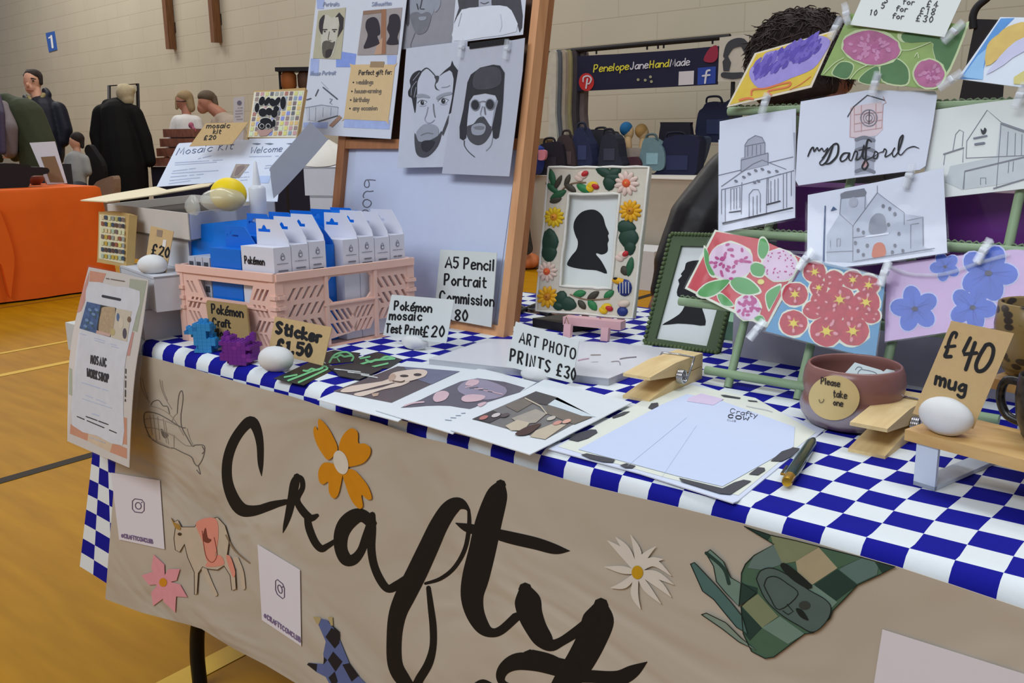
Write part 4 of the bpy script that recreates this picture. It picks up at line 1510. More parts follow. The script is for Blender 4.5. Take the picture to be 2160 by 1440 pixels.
# posters and portraits
PP1 = FP.at(.006)
a = card('poster', FP.at(.012), [(668, -12), (859, -12), (824, 293), (636, 282)], mt((216, 220, 230), .55, .015), 'poster with Perfect gift for list clipped to the left of the easel', 'poster', .001)
a.mp = (640, 0, 4.8)
LB, LB2 = mt((176, 192, 236), .6, .12, 60), mt((140, 164, 232), .6, .1, 60)
SND = mt((222, 192, 144), .65, .04)
for pts, c in (([(130, -40), (215, -40), (205, 90), (140, 90)], LB), ([(330, 560), (372, 520), (535, 545), (520, 680), (330, 680)], LB2), ([(75, 590), (160, 600), (150, 770), (65, 760)], LB), ([(845, 560), (945, 560), (938, 660), (850, 650)], LB), ([(415, 1200), (880, 1215), (870, 1310), (405, 1290)], LB), ([(0, 1240), (250, 1235), (240, 1300), (0, 1290)], LB)):
    a.poly(pts, c)
a.poly(cat([(480, 690), (500, 655), (920, 655), (925, 680), (860, 1220), (830, 1225), (420, 1205), (410, 1190)], 2, True), SND, 2)
a.poly([(680, 622), (818, 622), (812, 682), (672, 680)], mt((166, 140, 106), .6), 3)
a.poly([(258, 1270), (362, 1165), (390, 1190), (292, 1288)], mt((176, 140, 118), .6), 3)
a.text('Perfect gift for:', (560, 758), (1, -.02), (.12, -1), 46, 7.5, DK, 3, 1.5, .92)
GT = mt((124, 112, 96), .6, 0)
for s, x, y in (('weddings', 535, 852), ('housewarming', 520, 942), ('birthday', 508, 1030), ('any occasion', 500, 1116)):
    a.text(s, (x, y), (1, -.01), (.1, -1), 44, 8, GT, 3, 1.5, .92)
    a.ell(x - 30, y - 18, 8, 8, DK, 3)
SCR = mt((150, 160, 186), .6)
a.text('Portraits', (200, 62), (1, -.02), (.2, -1), 40, 6, SCR, 3, 1.5, .95)
a.text('Silhouettes', (690, 62), (1, -.06), (.2, -1), 40, 6, SCR, 3, 1.5, .95)
a.text('House Portrait', (70, 762), (1, -.03), (.25, -1), 40, 6, SCR, 3, 1.3, .95)
a.poly([(150, 110), (430, 75), (380, 600), (95, 590)], mt((190, 184, 158), .6, .05), 2)
HR, SK, BRD = mt((62, 58, 58), .6, .1, 50), mt((204, 200, 184), .6), mt((104, 98, 88), .6, .2, 60)
a.poly(cat([(205, 175), (240, 150), (290, 180), (345, 150), (370, 170), (350, 300), (335, 420), (290, 570), (215, 575), (180, 480), (180, 330)], 3, True), SK, 3)
a.poly(cat([(165, 200), (215, 150), (200, 250), (190, 350), (158, 290)], 3, True), HR, 4)
a.poly([(320, 175), (362, 125), (408, 180), (400, 290), (345, 380), (365, 250), (352, 170)], HR, 4)
a.poly(cat([(190, 440), (240, 410), (290, 430), (320, 420), (300, 500), (255, 580), (200, 570)], 3, True), BRD, 4)
a.poly(cat([(230, 510), (290, 500), (270, 570), (225, 580)], 3, True), HR, 5)
for x in (215, 312):
    a.line([(x - 20, 300), (x + 22, 298)], 10, HR, 5)
    a.ell(x, 318, 11, 7, HR, 5)
a.line([(262, 320), (250, 400), (280, 410)], 5, BRD, 5)
a.poly([(605, 110), (1000, 75), (950, 552), (545, 558)], mt((168, 158, 156), .6, .06), 2)
a.poly([(790, 95), (838, 92), (835, 545), (780, 550)], mt((162, 116, 88), .6), 3)
a.poly([(605, 110), (790, 95), (785, 130), (605, 150)], mt((150, 120, 100), .6), 3)
a.poly([(760, 420), (800, 380), (790, 550), (715, 552)], mt((196, 160, 132), .6), 3)
SIL = mt((54, 48, 56), .6, .03)
a.poly(cat([(700, 172), (745, 190), (768, 250), (776, 315), (770, 350), (745, 365), (765, 420), (755, 450), (612, 492), (640, 400), (650, 345), (628, 280), (640, 205)], 3, True), SIL, 4)
a.poly(cat([(870, 165), (905, 142), (955, 148), (978, 200), (975, 290), (950, 370), (960, 420), (948, 450), (840, 445), (872, 370), (860, 330), (845, 290), (862, 230)], 3, True), SIL, 4)
BLG = mt((150, 156, 170), .6)
a.poly([(20, 1085), (180, 1060), (350, 1082), (345, 1170), (150, 1230), (40, 1215)], mt((202, 206, 216), .6), 2)
for p, w in (([(200, 885), (340, 1000)], 14), ([(20, 1090), (180, 1062), (350, 1085)], 8), ([(150, 1228), (345, 1170)], 9), ([(60, 1085), (60, 1215)], 4), ([(125, 1085), (120, 1220)], 4), ([(30, 1010), (75, 995)], 10), ([(120, 970), (150, 905)], 9), ([(265, 1000), (290, 1000), (265, 1040), (285, 1050)], 8), ([(180, 830), (250, 900)], 4), ([(200, 1090), (195, 1180)], 4), ([(280, 1090), (275, 1170)], 4)):
    a.line(p, w, BLG if w < 9 else mt((92, 96, 106), .6), 3, False)
fin(a)

GP1, GP2, GPW = mt((200, 204, 216), .6, .03), mt((188, 191, 204), .6, .03), mt((214, 218, 230), .6, .02)
P_HR, P_DK, P_MD, P_LT, P_SK = mt((52, 52, 58), .6, .12, 90), mt((78, 78, 84), .6, .15, 60), mt((124, 126, 134), .6, .12, 60), mt((156, 160, 172), .6, .06, 60), mt((196, 201, 214), .6, .03)
# top left portrait (cut by the frame)
a = card('portrait_drawing', FP.at(.004), [(858, -12), (965, -12), (955, 100), (846, 104)], mt((150, 150, 158), .6, .06), 'grey pencil portrait of a bearded chin at the top of the easel', 'drawing', .0008)
a.mp = (600, 0, 3.6)
a.poly(cat([(945, -30), (1140, -30), (1140, 60), (1110, 140), (1085, 220), (1040, 255), (1000, 250), (970, 190), (950, 80)], 3, True), P_LT, 1)
a.poly(cat([(955, 110), (1010, 90), (1040, 105), (1085, 90), (1115, 120), (1085, 225), (1040, 258), (998, 252), (970, 190)], 3, True), P_MD, 2)
a.poly(cat([(1020, 130), (1075, 125), (1070, 150), (1030, 155)], 3, True), P_LT, 3)
a.line([(1045, -10), (1035, 40), (1030, 65), (1060, 68)], 7, P_DK, 3)
a.line([(1005, 30), (1015, 70)], 8, P_DK, 3)
a.line([(990, 250), (960, 330), (960, 360)], 5, P_MD, 2)
a.poly(cat([(1145, -10), (1185, 0), (1175, 60), (1140, 90)], 3, True), P_LT, 2)
a.poly(cat([(920, -30), (945, -30), (950, 60), (945, 180), (925, 180)], 2, True), P_DK, 2)
fin(a, 'pencil portraits on the easel')
a = card('portrait_drawing', FP.at(.008), [(962, -12), (1110, -12), (1103, 73), (953, 91)], GPW, 'portrait of a long-haired sitter in a white top, cut by the picture edge', 'drawing', .0008)
a.mp = (600, 0, 3.6)
a.poly([(1310, -40), (1475, -40), (1475, 50), (1345, 70), (1300, 150), (1285, 180), (1325, 60)], P_DK, 1)
a.poly([(1570, -40), (1790, -40), (1810, 120), (1805, 210), (1785, 248), (1765, 170), (1700, 60), (1575, 40)], P_DK, 1)
a.poly([(1475, -40), (1572, -40), (1572, 50), (1475, 60)], mt((176, 180, 194), .6), 2)
a.line([(1490, 20), (1520, 28), (1550, 15)], 6, P_DK, 3)
a.poly(cat([(1475, 55), (1345, 75), (1290, 200), (1285, 310), (1500, 285), (1760, 240), (1745, 120), (1690, 50), (1575, 42)], 2, True), mt((222, 226, 236), .6, .02), 2)
a.line([(1640, 110), (1650, 190), (1635, 240)], 5, P_SK, 3)
a.line([(1345, 100), (1320, 200)], 4, P_LT, 3)
fin(a, 'pencil portraits on the easel')
# bearded face
a = card('portrait_drawing', FP.at(.010), [(857, 102), (986, 86), (985, 110), (955, 365), (945, 352), (838, 354), (846, 240)], GP1, 'pencil portrait of a bearded face with swept dark hair on the easel', 'drawing', .0008)
a.mp = (840, 80, 4.8)
face = [(225, 340), (285, 305), (340, 340), (400, 400), (470, 350), (530, 330), (560, 400), (545, 600), (520, 770), (490, 830), (440, 960), (400, 1080), (330, 1160), (270, 1195), (210, 1195), (175, 1130), (160, 1000), (160, 800), (170, 650), (190, 480)]
a.poly(cat(face, 3, True), P_SK, 1)
a.poly(cat([(150, 360), (210, 328), (235, 350), (195, 440), (190, 560), (172, 760), (150, 680), (135, 610), (105, 590), (100, 540), (125, 490), (115, 430)], 3, True), P_HR, 2)
for p in ([(185, 440), (140, 500), (130, 580)], [(215, 350), (150, 430)], [(180, 500), (160, 600)]):
    a.line(p, 6, P_LT, 3)
a.poly([(408, 392), (470, 330), (530, 282), (545, 228), (560, 270), (606, 330), (598, 430), (560, 620), (535, 755), (510, 772), (545, 600), (562, 420), (545, 350), (520, 325), (450, 360)], P_HR, 2)
a.line([(230, 345), (285, 304), (340, 345), (385, 398), (405, 410)], 10, P_HR, 3)
a.poly(cat([(365, 390), (410, 385), (400, 440), (375, 470), (395, 515), (420, 530), (380, 520), (368, 480), (380, 430)], 3, True), P_DK, 3)
a.line([(440, 500), (490, 495), (520, 480)], 8, P_LT, 3)
a.poly(cat([(185, 575), (240, 565), (310, 585), (312, 608), (240, 600), (190, 605)], 3, True), P_LT, 3)
a.poly(cat([(385, 600), (440, 565), (530, 545), (540, 570), (460, 590), (395, 625)], 3, True), P_LT, 3)
for x, y, s_ in ((243, 655, 1), (455, 638, 1.15)):
    a.poly(cat([(x - 45 * s_, y + 6), (x - 10, y - 24 * s_), (x + 42 * s_, y - 6), (x + 5, y + 22 * s_)], 3, True), mt((214, 219, 230), .6), 3)
    a.ell(x, y, 19 * s_, 22 * s_, P_HR, 4)
    a.ell(x + 5, y - 7, 5, 5, P_SK, 5)
    a.line([(x - 48 * s_, y + 2), (x - 10, y - 28 * s_), (x + 44 * s_, y - 12)], 7, P_MD, 5)
    a.line([(x - 30, y + 32), (x + 10, y + 36), (x + 36, y + 24)], 4, P_LT, 4)
a.line([(355, 670), (360, 740), (372, 800)], 11, P_MD, 3)
a.line([(300, 700), (285, 770), (268, 820), (290, 855), (330, 858), (365, 830)], 8, P_LT, 3)
a.poly(cat([(250, 880), (320, 870), (385, 890), (410, 940), (395, 1010), (345, 1040), (240, 1060), (190, 1010), (185, 950)], 3, True), P_LT, 3)
a.poly(cat([(165, 960), (200, 1040), (260, 1050), (330, 1030), (400, 990), (440, 940), (400, 1085), (300, 1195), (210, 1198), (172, 1130)], 3, True), P_DK, 4)
a.poly(cat([(240, 1050), (330, 1035), (370, 1060), (300, 1150), (240, 1130)], 3, True), P_HR, 5)
a.poly([(440, 960), (470, 880), (512, 770), (500, 860), (450, 990)], P_DK, 4)
a.line([(230, 985), (290, 962), (350, 970)], 9, P_MD, 4)
fin(a, 'pencil portraits on the easel')
# face with hat and round dark glasses
a = card('portrait_drawing', FP.at(.014), [(975, 96), (1000, 100), (1107, 80), (1102, 150), (1074, 372), (932, 366), (948, 260)], GP2, 'pencil portrait of a bearded face in a flap hat and round dark glasses', 'drawing', .0008)
a.mp = (840, 80, 4.8)
hat = [(690, 520), (700, 450), (735, 370), (830, 300), (960, 270), (1030, 280), (1075, 350), (1068, 480), (1060, 640), (1040, 860), (1015, 1005), (985, 1022), (960, 1010), (950, 900), (985, 740), (1010, 640), (980, 580), (880, 560), (760, 580), (720, 640), (700, 800), (685, 1010), (655, 1035), (622, 1015), (620, 900), (660, 720)]
a.poly(cat([(720, 600), (880, 555), (1010, 600), (985, 760), (950, 930), (880, 1050), (800, 1080), (720, 1040), (690, 960), (700, 780)], 3, True), P_SK, 1)
a.poly(cat([(690, 900), (760, 870), (800, 820), (830, 800), (870, 800), (930, 890), (955, 900), (930, 980), (870, 1060), (800, 1084), (730, 1050), (692, 980)], 3, True), P_DK, 2)
a.poly(cat([(745, 890), (830, 860), (885, 890), (870, 960), (820, 985), (750, 970)], 3, True), P_LT, 3)
a.poly(cat([(760, 905), (820, 890), (872, 900), (850, 925), (790, 925)], 3, True), P_MD, 4)
a.poly(hat, P_HR, 3)
a.poly(cat([(790, 330), (960, 290), (1040, 340), (1030, 470), (900, 520), (760, 500)], 3, True), P_DK, 4)
for x, y in ((778, 678), (928, 672)):
    a.ell(x, y, 50, 60, P_LT, 4)
    a.ell(x, y, 44, 54, P_MD, 5)
    a.ell(x, y, 38, 48, P_HR, 6)
a.line([(822, 650), (855, 640), (885, 645)], 6, P_DK, 6)
a.line([(850, 690), (830, 770), (850, 800)], 8, P_LT, 4)
a.line([(870, 700), (880, 770)], 14, P_MD, 4)
a.line([(668, 1040), (670, 1090), (710, 1150), (772, 1204)], 9, P_DK, 2)
a.line([(960, 960), (940, 1080), (890, 1140)], 9, P_LT, 2)
a.poly([(1010, 600), (985, 740), (958, 880), (940, 930), (965, 740), (990, 620)], P_LT, 2)
fin(a, 'pencil portraits on the easel')
a = card('black_card', FP.at(.016), [(990, 91), (1073, 80), (1072, 92), (990, 103)], INK, 'strip of black card over the hat portrait', 'card', .001)
fin(a)
# clips on the portraits
clip_proto = []


def clip(pos, ang, label, pl=None, length=.030):
    """clear plastic card clip: two jaws and a coil"""
    if not clip_proto:
        t = thing('card_clip', label, 'clip', (0, 0, 0), 'clear plastic clips')
        m = MB()
        m.obox((-.004, -.0045, -.017), (.008, 0, 0), (0, .003, 0), (0, 0, .032), CLIPM)
        bevel(m.build('front_jaw', t), .001)
        m = MB()
        m.obox((-.004, .0015, -.017), (.008, 0, 0), (0, .003, 0), (0, 0, .032), CLIPM)
        bevel(m.build('back_jaw', t), .001)
        m = MB()
        m.tube([(-.0045, 0, 0), (.0045, 0, 0)], .0032, mt((232, 236, 240), .15, 0, alpha=.7, spec=.8), 10)
        m.build('spring', t)
        clip_proto.append(t)
        o = t
    else:
        o = copy_tree(clip_proto[0])
    o['label'] = label
    o.location = pos
    o['_o'] = (0, 0, 0)
    pl = pl or FP
    r = Matrix((pl.u, -pl.n, pl.w)).transposed()
    o.rotation_euler = (r @ Matrix.Rotation(radians(ang), 3, 'Y')).to_euler()
    return o


clip(FP.P(973, 100, .020), 4, 'clear clip between the bearded face and the hat portrait', FP)
clip(FP.P(1069, 103, .020), 4, 'clear clip at the top right of the hat portrait', FP)
# the A5 card at the foot of the board
a = card('price_card', FP.at(.010), [(929, 526), (1048, 533), (1036, 690), (915, 668)], mt((216, 220, 214), .7, .015), 'tall white card reading A5 Pencil Portrait Commission £80', 'price card', .0012)
a.mp = (560, 400, 3.6)
for s, x, y, adv in (('A5 Pencil', 1366, 588, .98), ('Portrait', 1358, 720, .98), ('Commission', 1322, 848, .88)):
    a.text(s, (x, y), (.995, .09 if y > 800 else .07), (.05, -1), 80, 13, INK, 1, 2.0, adv)
a.text('£80', (1375, 990), (1, .03), (.05, -1), 80, 13, INK, 1, 2.6, 1.1)
fin(a, 'handwritten price cards')


# ================================================================ FLAT PRINTS ON THE CLOTH
def flat(name, pts, h, mat, label, category='photo print', th=.0012):
    a = Art(Pl(T(pts[0][0], pts[0][1], h), 0, 90), .0003)
    a.slab(pts, th, mat)
    a._t = (name, label, category)
    return a


PHW = mt((224, 228, 230), .45, .015)
G = 'photo prints along the table edge'
a = flat('photo_print', [(669, 842), (858, 761), (1018, 775), (840, 888)], .0028, PHW, 'photo print of a pale dog lying on dark ground, leftmost along the table edge')
a.mp = (560, 700, 3.0857)
PD, PD2, DOG, DOG2 = mt((92, 80, 84), .4, .12, 40), mt((112, 112, 136), .4, .12, 40), mt((222, 200, 182), .4, .04), mt((190, 158, 138), .4)
a.poly([(440, 385), (860, 222), (1265, 255), (820, 460)], PD)
a.poly([(900, 225), (1265, 255), (1080, 340), (960, 300)], PD2, 2)
a.poly(cat([(490, 380), (560, 350), (760, 320), (830, 290), (860, 320), (740, 350), (600, 385), (510, 392)], 3, True), DOG, 3)
a.poly(cat([(580, 400), (640, 385), (760, 360), (850, 330), (940, 320), (880, 350), (760, 375), (640, 415), (585, 412)], 3, True), DOG, 3)
a.poly(cat([(800, 300), (820, 270), (870, 255), (940, 245), (1010, 242), (1052, 255), (1040, 285), (990, 305), (930, 320), (850, 330), (815, 320)], 3, True), DOG, 4)
a.poly(cat([(802, 290), (830, 270), (850, 285), (835, 312), (808, 316)], 3, True), DOG2, 5)
a.ell(903, 285, 28, 8, mt((60, 44, 40), .4), 5)
a.ell(990, 277, 26, 9, mt((60, 44, 40), .4), 5)
a.line([(830, 318), (880, 324), (905, 316)], 8, mt((96, 70, 46), .4), 5)
a.poly([(690, 400), (740, 395), (730, 415), (700, 420)], DOG2, 3)
fin(a, G)
a = flat('photo_print', [(792, 864), (1012, 776), (1132, 806), (955, 914)], .0046, PHW, 'photo print of a dark blurred pink and mauve scene, middle one along the table edge')
a.mp = (560, 700, 3.0857)
PV, PKK, MV = mt((98, 92, 104), .4, .12, 40), mt((214, 180, 186), .4, .06, 40), mt((150, 140, 160), .4, .1, 40)
a.poly(cat([(880, 492), (1010, 440), (1180, 360), (1380, 300), (1690, 362), (1560, 420), (1400, 470), (1330, 500), (1200, 480), (1050, 480)], 2, True), PV)
a.poly(cat([(1270, 340), (1380, 302), (1560, 360), (1540, 420), (1400, 440), (1260, 390)], 3, True), MV, 2)
a.poly(cat([(1090, 430), (1110, 395), (1160, 382), (1195, 400), (1170, 440), (1110, 455)], 3, True), PKK, 3)
a.poly(cat([(1275, 440), (1290, 415), (1350, 405), (1430, 415), (1400, 445), (1310, 455)], 3, True), PKK, 3)
a.poly(cat([(1300, 345), (1330, 310), (1390, 315), (1370, 345)], 3, True), PKK, 3)
a.poly(cat([(1380, 470), (1420, 455), (1440, 460), (1400, 485)], 3, True), PKK, 3)
for k in range(7):
    a.line([(1300 + k * 30, 360 + k * 5), (1350 + k * 32, 350 + k * 9)], 6, PV if k % 2 else PKK, 3)
a.line([(905, 480), (960, 462), (1030, 455)], 10, PKK, 3)
for k in range(4):
    a.line([(1170 + k * 35, 570 - k * 14), (1210 + k * 30, 574 - k * 16)], 4, mt((150, 160, 180), .4), 2)
fin(a, G)
a = flat('photo_print', [(950, 906), (1150, 799), (1333, 848), (1118, 958)], .0066, PHW, 'photo print of a market street under a white sky, nearest the sign-up sheet')
a.mp = (560, 700, 3.0857)
SK_, B_1, B_2, B_3, B_4 = mt((214, 224, 228), .4), mt((70, 62, 62), .4, .15, 60), mt((120, 108, 98), .4, .1, 60), mt((170, 160, 146), .4, .08, 60), mt((200, 184, 160), .4)
a.poly([(1345, 565), (1760, 385), (2120, 540), (1985, 610), (1820, 700)], mt((120, 116, 114), .4, .1, 60))
a.poly([(1760, 385), (1900, 425), (1830, 470), (1930, 500), (2060, 545), (2155, 552), (2120, 540)], SK_, 2)
a.poly([(1650, 440), (1760, 385), (1900, 425), (1830, 475), (1740, 460)], B_1, 3)
a.poly([(1830, 475), (1900, 500), (1960, 520), (2060, 545), (2130, 552), (2010, 600), (1930, 570), (1830, 530)], B_2, 3)
a.poly([(1560, 480), (1680, 430), (1740, 462), (1640, 520)], B_2, 3)
a.poly([(1345, 565), (1480, 510), (1560, 540), (1460, 590)], B_1, 3)
a.poly([(1600, 560), (1760, 500), (1830, 530), (1760, 590), (1660, 600)], B_3, 4)
a.poly([(1560, 610), (1640, 570), (1720, 590), (1680, 640), (1600, 640)], B_4, 4)
a.poly([(1760, 640), (1860, 600), (1960, 600), (1820, 698), (1720, 680)], B_4, 3)
a.poly(cat([(1625, 660), (1700, 615), (1780, 595), (1790, 605), (1720, 660), (1660, 672)], 3, True), mt((74, 50, 44), .4), 5)
for x, y, c in ((1500, 540, (210, 200, 196)), (1420, 556, (190, 120, 110)), (1900, 590, (210, 150, 136)), (1960, 580, (220, 170, 150)), (1560, 540, (90, 80, 80)), (1860, 560, (200, 190, 176))):
    a.ell(x, y, 30, 12, mt(c, .4), 5, -.3)
a.line([(1690, 430), (1790, 480), (1830, 530)], 8, B_4, 5, False)
fin(a, G)

# the stack of wrapped prints
pts = [(905, 757), (1030, 714), (1250, 720), (1440, 736), (1284, 798)]
PST = Pl(T(1284, 798, .011), 0, 90)
t = thing('print_stack', 'stack of large prints in clear wrap lying below the small easel', 'prints', T(1180, 760))
a = Art(PST)
a.slab(pts, .0105, mt((226, 225, 230), .5, .02), mt((186, 188, 194), .5))
a.mp = (1080, 620, 6)
for p, w, c in (([(840, 840), (900, 825), (970, 815)], 16, (190, 150, 170)), ([(1000, 770), (1120, 768)], 14, (150, 140, 132)), ([(1260, 855), (1350, 850), (1370, 895)], 12, (150, 142, 150)), ([(1370, 820), (1450, 805), (1570, 795)], 16, (128, 122, 128)), ([(1000, 860), (1090, 855)], 6, (190, 180, 190))):
    a.line(p, w, mt(c, .5, .1, 90))
a.build('sheets', t)
q = Art(PST.at(.0006), .0003)
q.slab([(900, 757), (1028, 710), (1250, 715), (1446, 735), (1284, 803)], .0004, FILM2)
q.build('clear_wrap', t)

# giant clothes pegs
PEGW = wood_mat((230, 204, 150), (210, 178, 122), (40, 4, 40), .55, name='pale_peg_wood')
L_, W_ = .150, .040
pg = thing('giant_peg', 'giant wooden clothes peg with steel spring lying beside the sign-up sheet', 'clothes peg', (0, 0, 0), 'giant wooden clothes pegs')


def arm(prof):
    m = MB()
    m.prism([V((-W_, y, z)) for y, z in prof], (W_, 0, 0), PEGW)
    return m


bevel(arm([(0, 0), (0, .004), (.055, .0125), (.085, .0175), (.150, .0185), (.150, 0)]).build('lower_arm', pg), .001)
bevel(arm([(0, .030), (0, .034), (.07, .0395), (.150, .0375), (.150, .0192), (.085, .0195), (.07, .0205)]).build('upper_arm', pg), .001)
m = MB()
STL = mt((196, 196, 200), .2, .02, metal=1)
rows = []
for k in range(48):
    an = k * pi / 6
    rows.append(V((.0008 + k * .00018, .078 + .0085 * cos(an), .0195 + .0085 * sin(an))))
m.tube(rows, .0016, STL, 6)
m.tube([rows[-1], V((.009, .098, .030)), V((.006, .112, .0395)), V((-.02, .114, .0398)), V((-W_ - .004, .112, .0395)), V((-W_ - .005, .095, .028)), V((-W_ - .004, .08, .0195))], .0015, STL, 6)
m.build('spring', pg)
pg['_o'] = (0, 0, 0)
pg.location = T(1370, 850)
pg.rotation_euler = (0, 0, radians(3))
p2 = copy_tree(pg)
p2['label'] = 'giant wooden clothes peg half hidden under the little wooden shelf'
p2.location = T(1867, 969)
p2.rotation_euler = (0, 0, radians(0))

# sign-up sheet
CREAM = mt((226, 228, 214), .6, .015)
a = flat('sign_up_sheet', cat([(1156, 946), (1350, 998), (1546, 1060), (1556, 1056)], 1) + [(1740, 905), (1600, 850), (1462, 806), (1300, 880)], .0016, mt((214, 220, 236), .6, .012), 'white sign-up sheet with cream cow-patch border and a printed heading', 'sheet')
a.mp = (1160, 700, 3.6)
a.poly([(60, 868), (700, 520), (1060, 400), (1560, 500), (2020, 760), (1430, 1240), (900, 1110), (400, 970)], CREAM, 1)
SH = mt((204, 214, 238), .6, .012)
a.poly([(215, 890), (860, 545), (1040, 470), (1300, 520), (1860, 720), (1850, 870), (1310, 1172), (960, 1090)], SH, 3)
PT = mt((72, 72, 78), .6, .03)
for pts in ([(140, 815), (200, 770), (310, 738), (350, 740), (362, 762), (290, 805), (210, 830)], [(235, 930), (280, 920), (400, 945), (495, 968), (480, 990), (400, 985), (300, 960)], [(530, 1010), (580, 995), (652, 1015), (625, 1032), (570, 1030)], [(980, 1105), (1310, 1185), (1400, 1140), (1470, 1120), (1530, 1130), (1370, 1232), (1290, 1225), (1000, 1135)], [(745, 575), (770, 540), (820, 535), (825, 560), (775, 585)], [(1675, 978), (1760, 905), (1850, 875), (1900, 882), (1840, 940), (1760, 980)], [(1510, 1078), (1580, 1025), (1630, 1030), (1635, 1050), (1580, 1085)], [(470, 640), (560, 605), (610, 600), (560, 630), (480, 655)], [(1295, 476), (1330, 476), (1450, 498), (1440, 506), (1320, 490)], [(1500, 515), (1570, 522), (1580, 530), (1510, 524)]):
    a.poly(pts, PT, 4)
a.poly([(1050, 500), (1150, 465), (1320, 508), (1240, 555), (1040, 525)], mt((218, 200, 226), .6), 4)
LG = mt((58, 60, 72), .6, 0)
a.text('Crafty', (1366, 612), (.985, .17), (.22, -.98), 34, 4.5, LG, 4, 2.6, 2.1)
a.text('COW', (1352, 648), (.985, .14), (.25, -.97), 25, 8, LG, 4, 6, 2.8)
a.text('CLUB', (1345, 672), (.985, .14), (.25, -.97), 12, 3, mt((150, 154, 170), .6), 4, 5, 2.0)
a.line([(1490, 560), (1560, 575), (1640, 590), (1690, 605)], 3, mt((170, 174, 190), .6), 4)
GL = mt((186, 194, 214), .6, 0)
for k in range(5):
    f = k / 5
    a.line([(330 + 130 * k, 930 - 20 * k + k * 62), (960 + 190 * f, 590 + 30 * k)], 2, GL, 4, False) if k in (2, 4) else None
fin(a)
# pen
pa, pb = T(1661, 1014, .0085), T(1717, 925, .0065)
d = (pb - pa).normalized()
pn = thing('ballpoint_pen', 'dark green ballpoint pen with gold tip lying at the sheet corner', 'pen', (pa + pb) / 2 - V((0, 0, .007)))
m = MB()
GRN = mt((22, 54, 44), .25, .02, coat=.4)
m.tube([pa + d * .012, pa + d * .02, pa + d * .07, pb - d * .022, pb - d * .006, pb], [.0055, .0066, .0066, .0062, .0036, .0018], GRN, 14)
m.build('barrel', pn)
m = MB()
GOLD = mt((206, 160, 48), .25, .02, metal=.8)
m.tube([pa - d * .004, pa, pa + d * .006, pa + d * .0125], [.0046, .0056, .005, .0056], GOLD, 14)
m.build('push_cap', pn)
m = MB()
sd = d.cross(V((0, 0, 1))).normalized()
m.bar(pa + d * .012 - sd * .008 + V((0, 0, .002)), pa + d * .042 - sd * .0085 + V((0, 0, .001)), .0026, .0012, GRN)
m.bar(pa + d * .012 - sd * .004 + V((0, 0, .002)), pa + d * .012 - sd * .009 + V((0, 0, .002)), .003, .0015, GOLD)
m.build('pocket_clip', pn)

# ================================================================ FLOWER FRAME ON ITS LITTLE EASEL
o0 = T(1130, 690, 0) + V((0, 0, .034))
FF = Pl(o0, 11, 11)
ff = thing('flower_frame', 'white clay picture frame covered with coloured flowers around a black silhouette', 'picture frame', FF.L(.08, 0, -.01))
a = Art(FF, .0005, (1080, 340, 3.6))
CLY, CLW = mt((214, 206, 188), .75, .04, 120, bump=.15), mt((228, 224, 212), .7, .03, 120, bump=.2)
ow = [(280, 48), (1040, 42), (915, 1192), (180, 1130)]
iw = [(430, 250), (818, 246), (752, 968), (362, 948)]


def ringslab(outer, inner, th, mat, name, root, art):
    m = MB()
    P = [art.P(p, 0) for p in outer]
    Q = [art.P(p, 0) for p in inner]
    n = art.pl.n * th
    for i in range(4):
        j = (i + 1) % 4
        for A_, B_, C_, D_ in ((P[i], P[j], Q[j], Q[i]), (P[j] - n, P[i] - n, Q[i] - n, Q[j] - n), (P[j], P[i], P[i] - n, P[j] - n), (Q[i], Q[j], Q[j] - n, Q[i] - n)):
            m.face([A_, B_, C_, D_], mat)
    return m.build(name, root, merge=True)


ringslab(ow, iw, .016, CLY, 'frame_body', ff, a)
m = MB()
for ring, r in ((ow, .0022), (iw, .0026)):
    q = []
    for i in range(4):
        p0, p1 = ring[i], ring[(i + 1) % 4]
        for k in range(8):
            f_ = k / 8
            q.append(a.P((p0[0] + (p1[0] - p0[0]) * f_ + random.uniform(-4, 4), p0[1] + (p1[1] - p0[1]) * f_ + random.uniform(-4, 4)), .0012))
    q.append(q[0])
    m.tube(q, r, CLW, 8)
    m.build('clay_rope', ff)
    m = MB()
q = Art(FF.at(-.010), .0005, (1080, 340, 3.6))
q.slab([(425, 245), (824, 240), (758, 975), (356, 955)], .004, mt((222, 226, 222), .6, .012))
SILB = mt((24, 25, 28), .7, .03)
q.poly(cat([(418, 775), (450, 720), (490, 670), (500, 610), (480, 560), (466, 500), (480, 440), (530, 385), (600, 366), (650, 378), (690, 420), (706, 475), (715, 500), (735, 545), (728, 565), (735, 600), (725, 625), (728, 670), (715, 695), (680, 708), (645, 698), (640, 710), (680, 760), (722, 852), (640, 828), (540, 820), (440, 800)], 3, True), SILB)
q.build('silhouette_sheet', ff)


def relief(pts_fn, mat, name):
    m = MB()
    pts_fn(m)
    return m.build(name, ff)


def fmb(m, x, y, rx, ry, h, mat, rot=0.0, off=.001, pt=0.0):
    """a clay lozenge on the frame face, given in zoom px"""
    c, s_ = cos(rot), sin(rot)
    cen = a.P((x, y), off)
    ex = a.P((x + rx * c, y + rx * s_), off) - cen
    ey = a.P((x - ry * s_, y + ry * c), off) - cen
    rows = []
    for i in range(5):
        th = pi / 2 * i / 4
        rows.append([cen + (ex * cos(2 * pi * k / 12) + ey * sin(2 * pi * k / 12) * abs(sin(2 * pi * k / 12)) ** pt) * cos(th) + FF.n * h * sin(th) for k in range(12)])
    m.grid(rows, mat, True, closed=True)


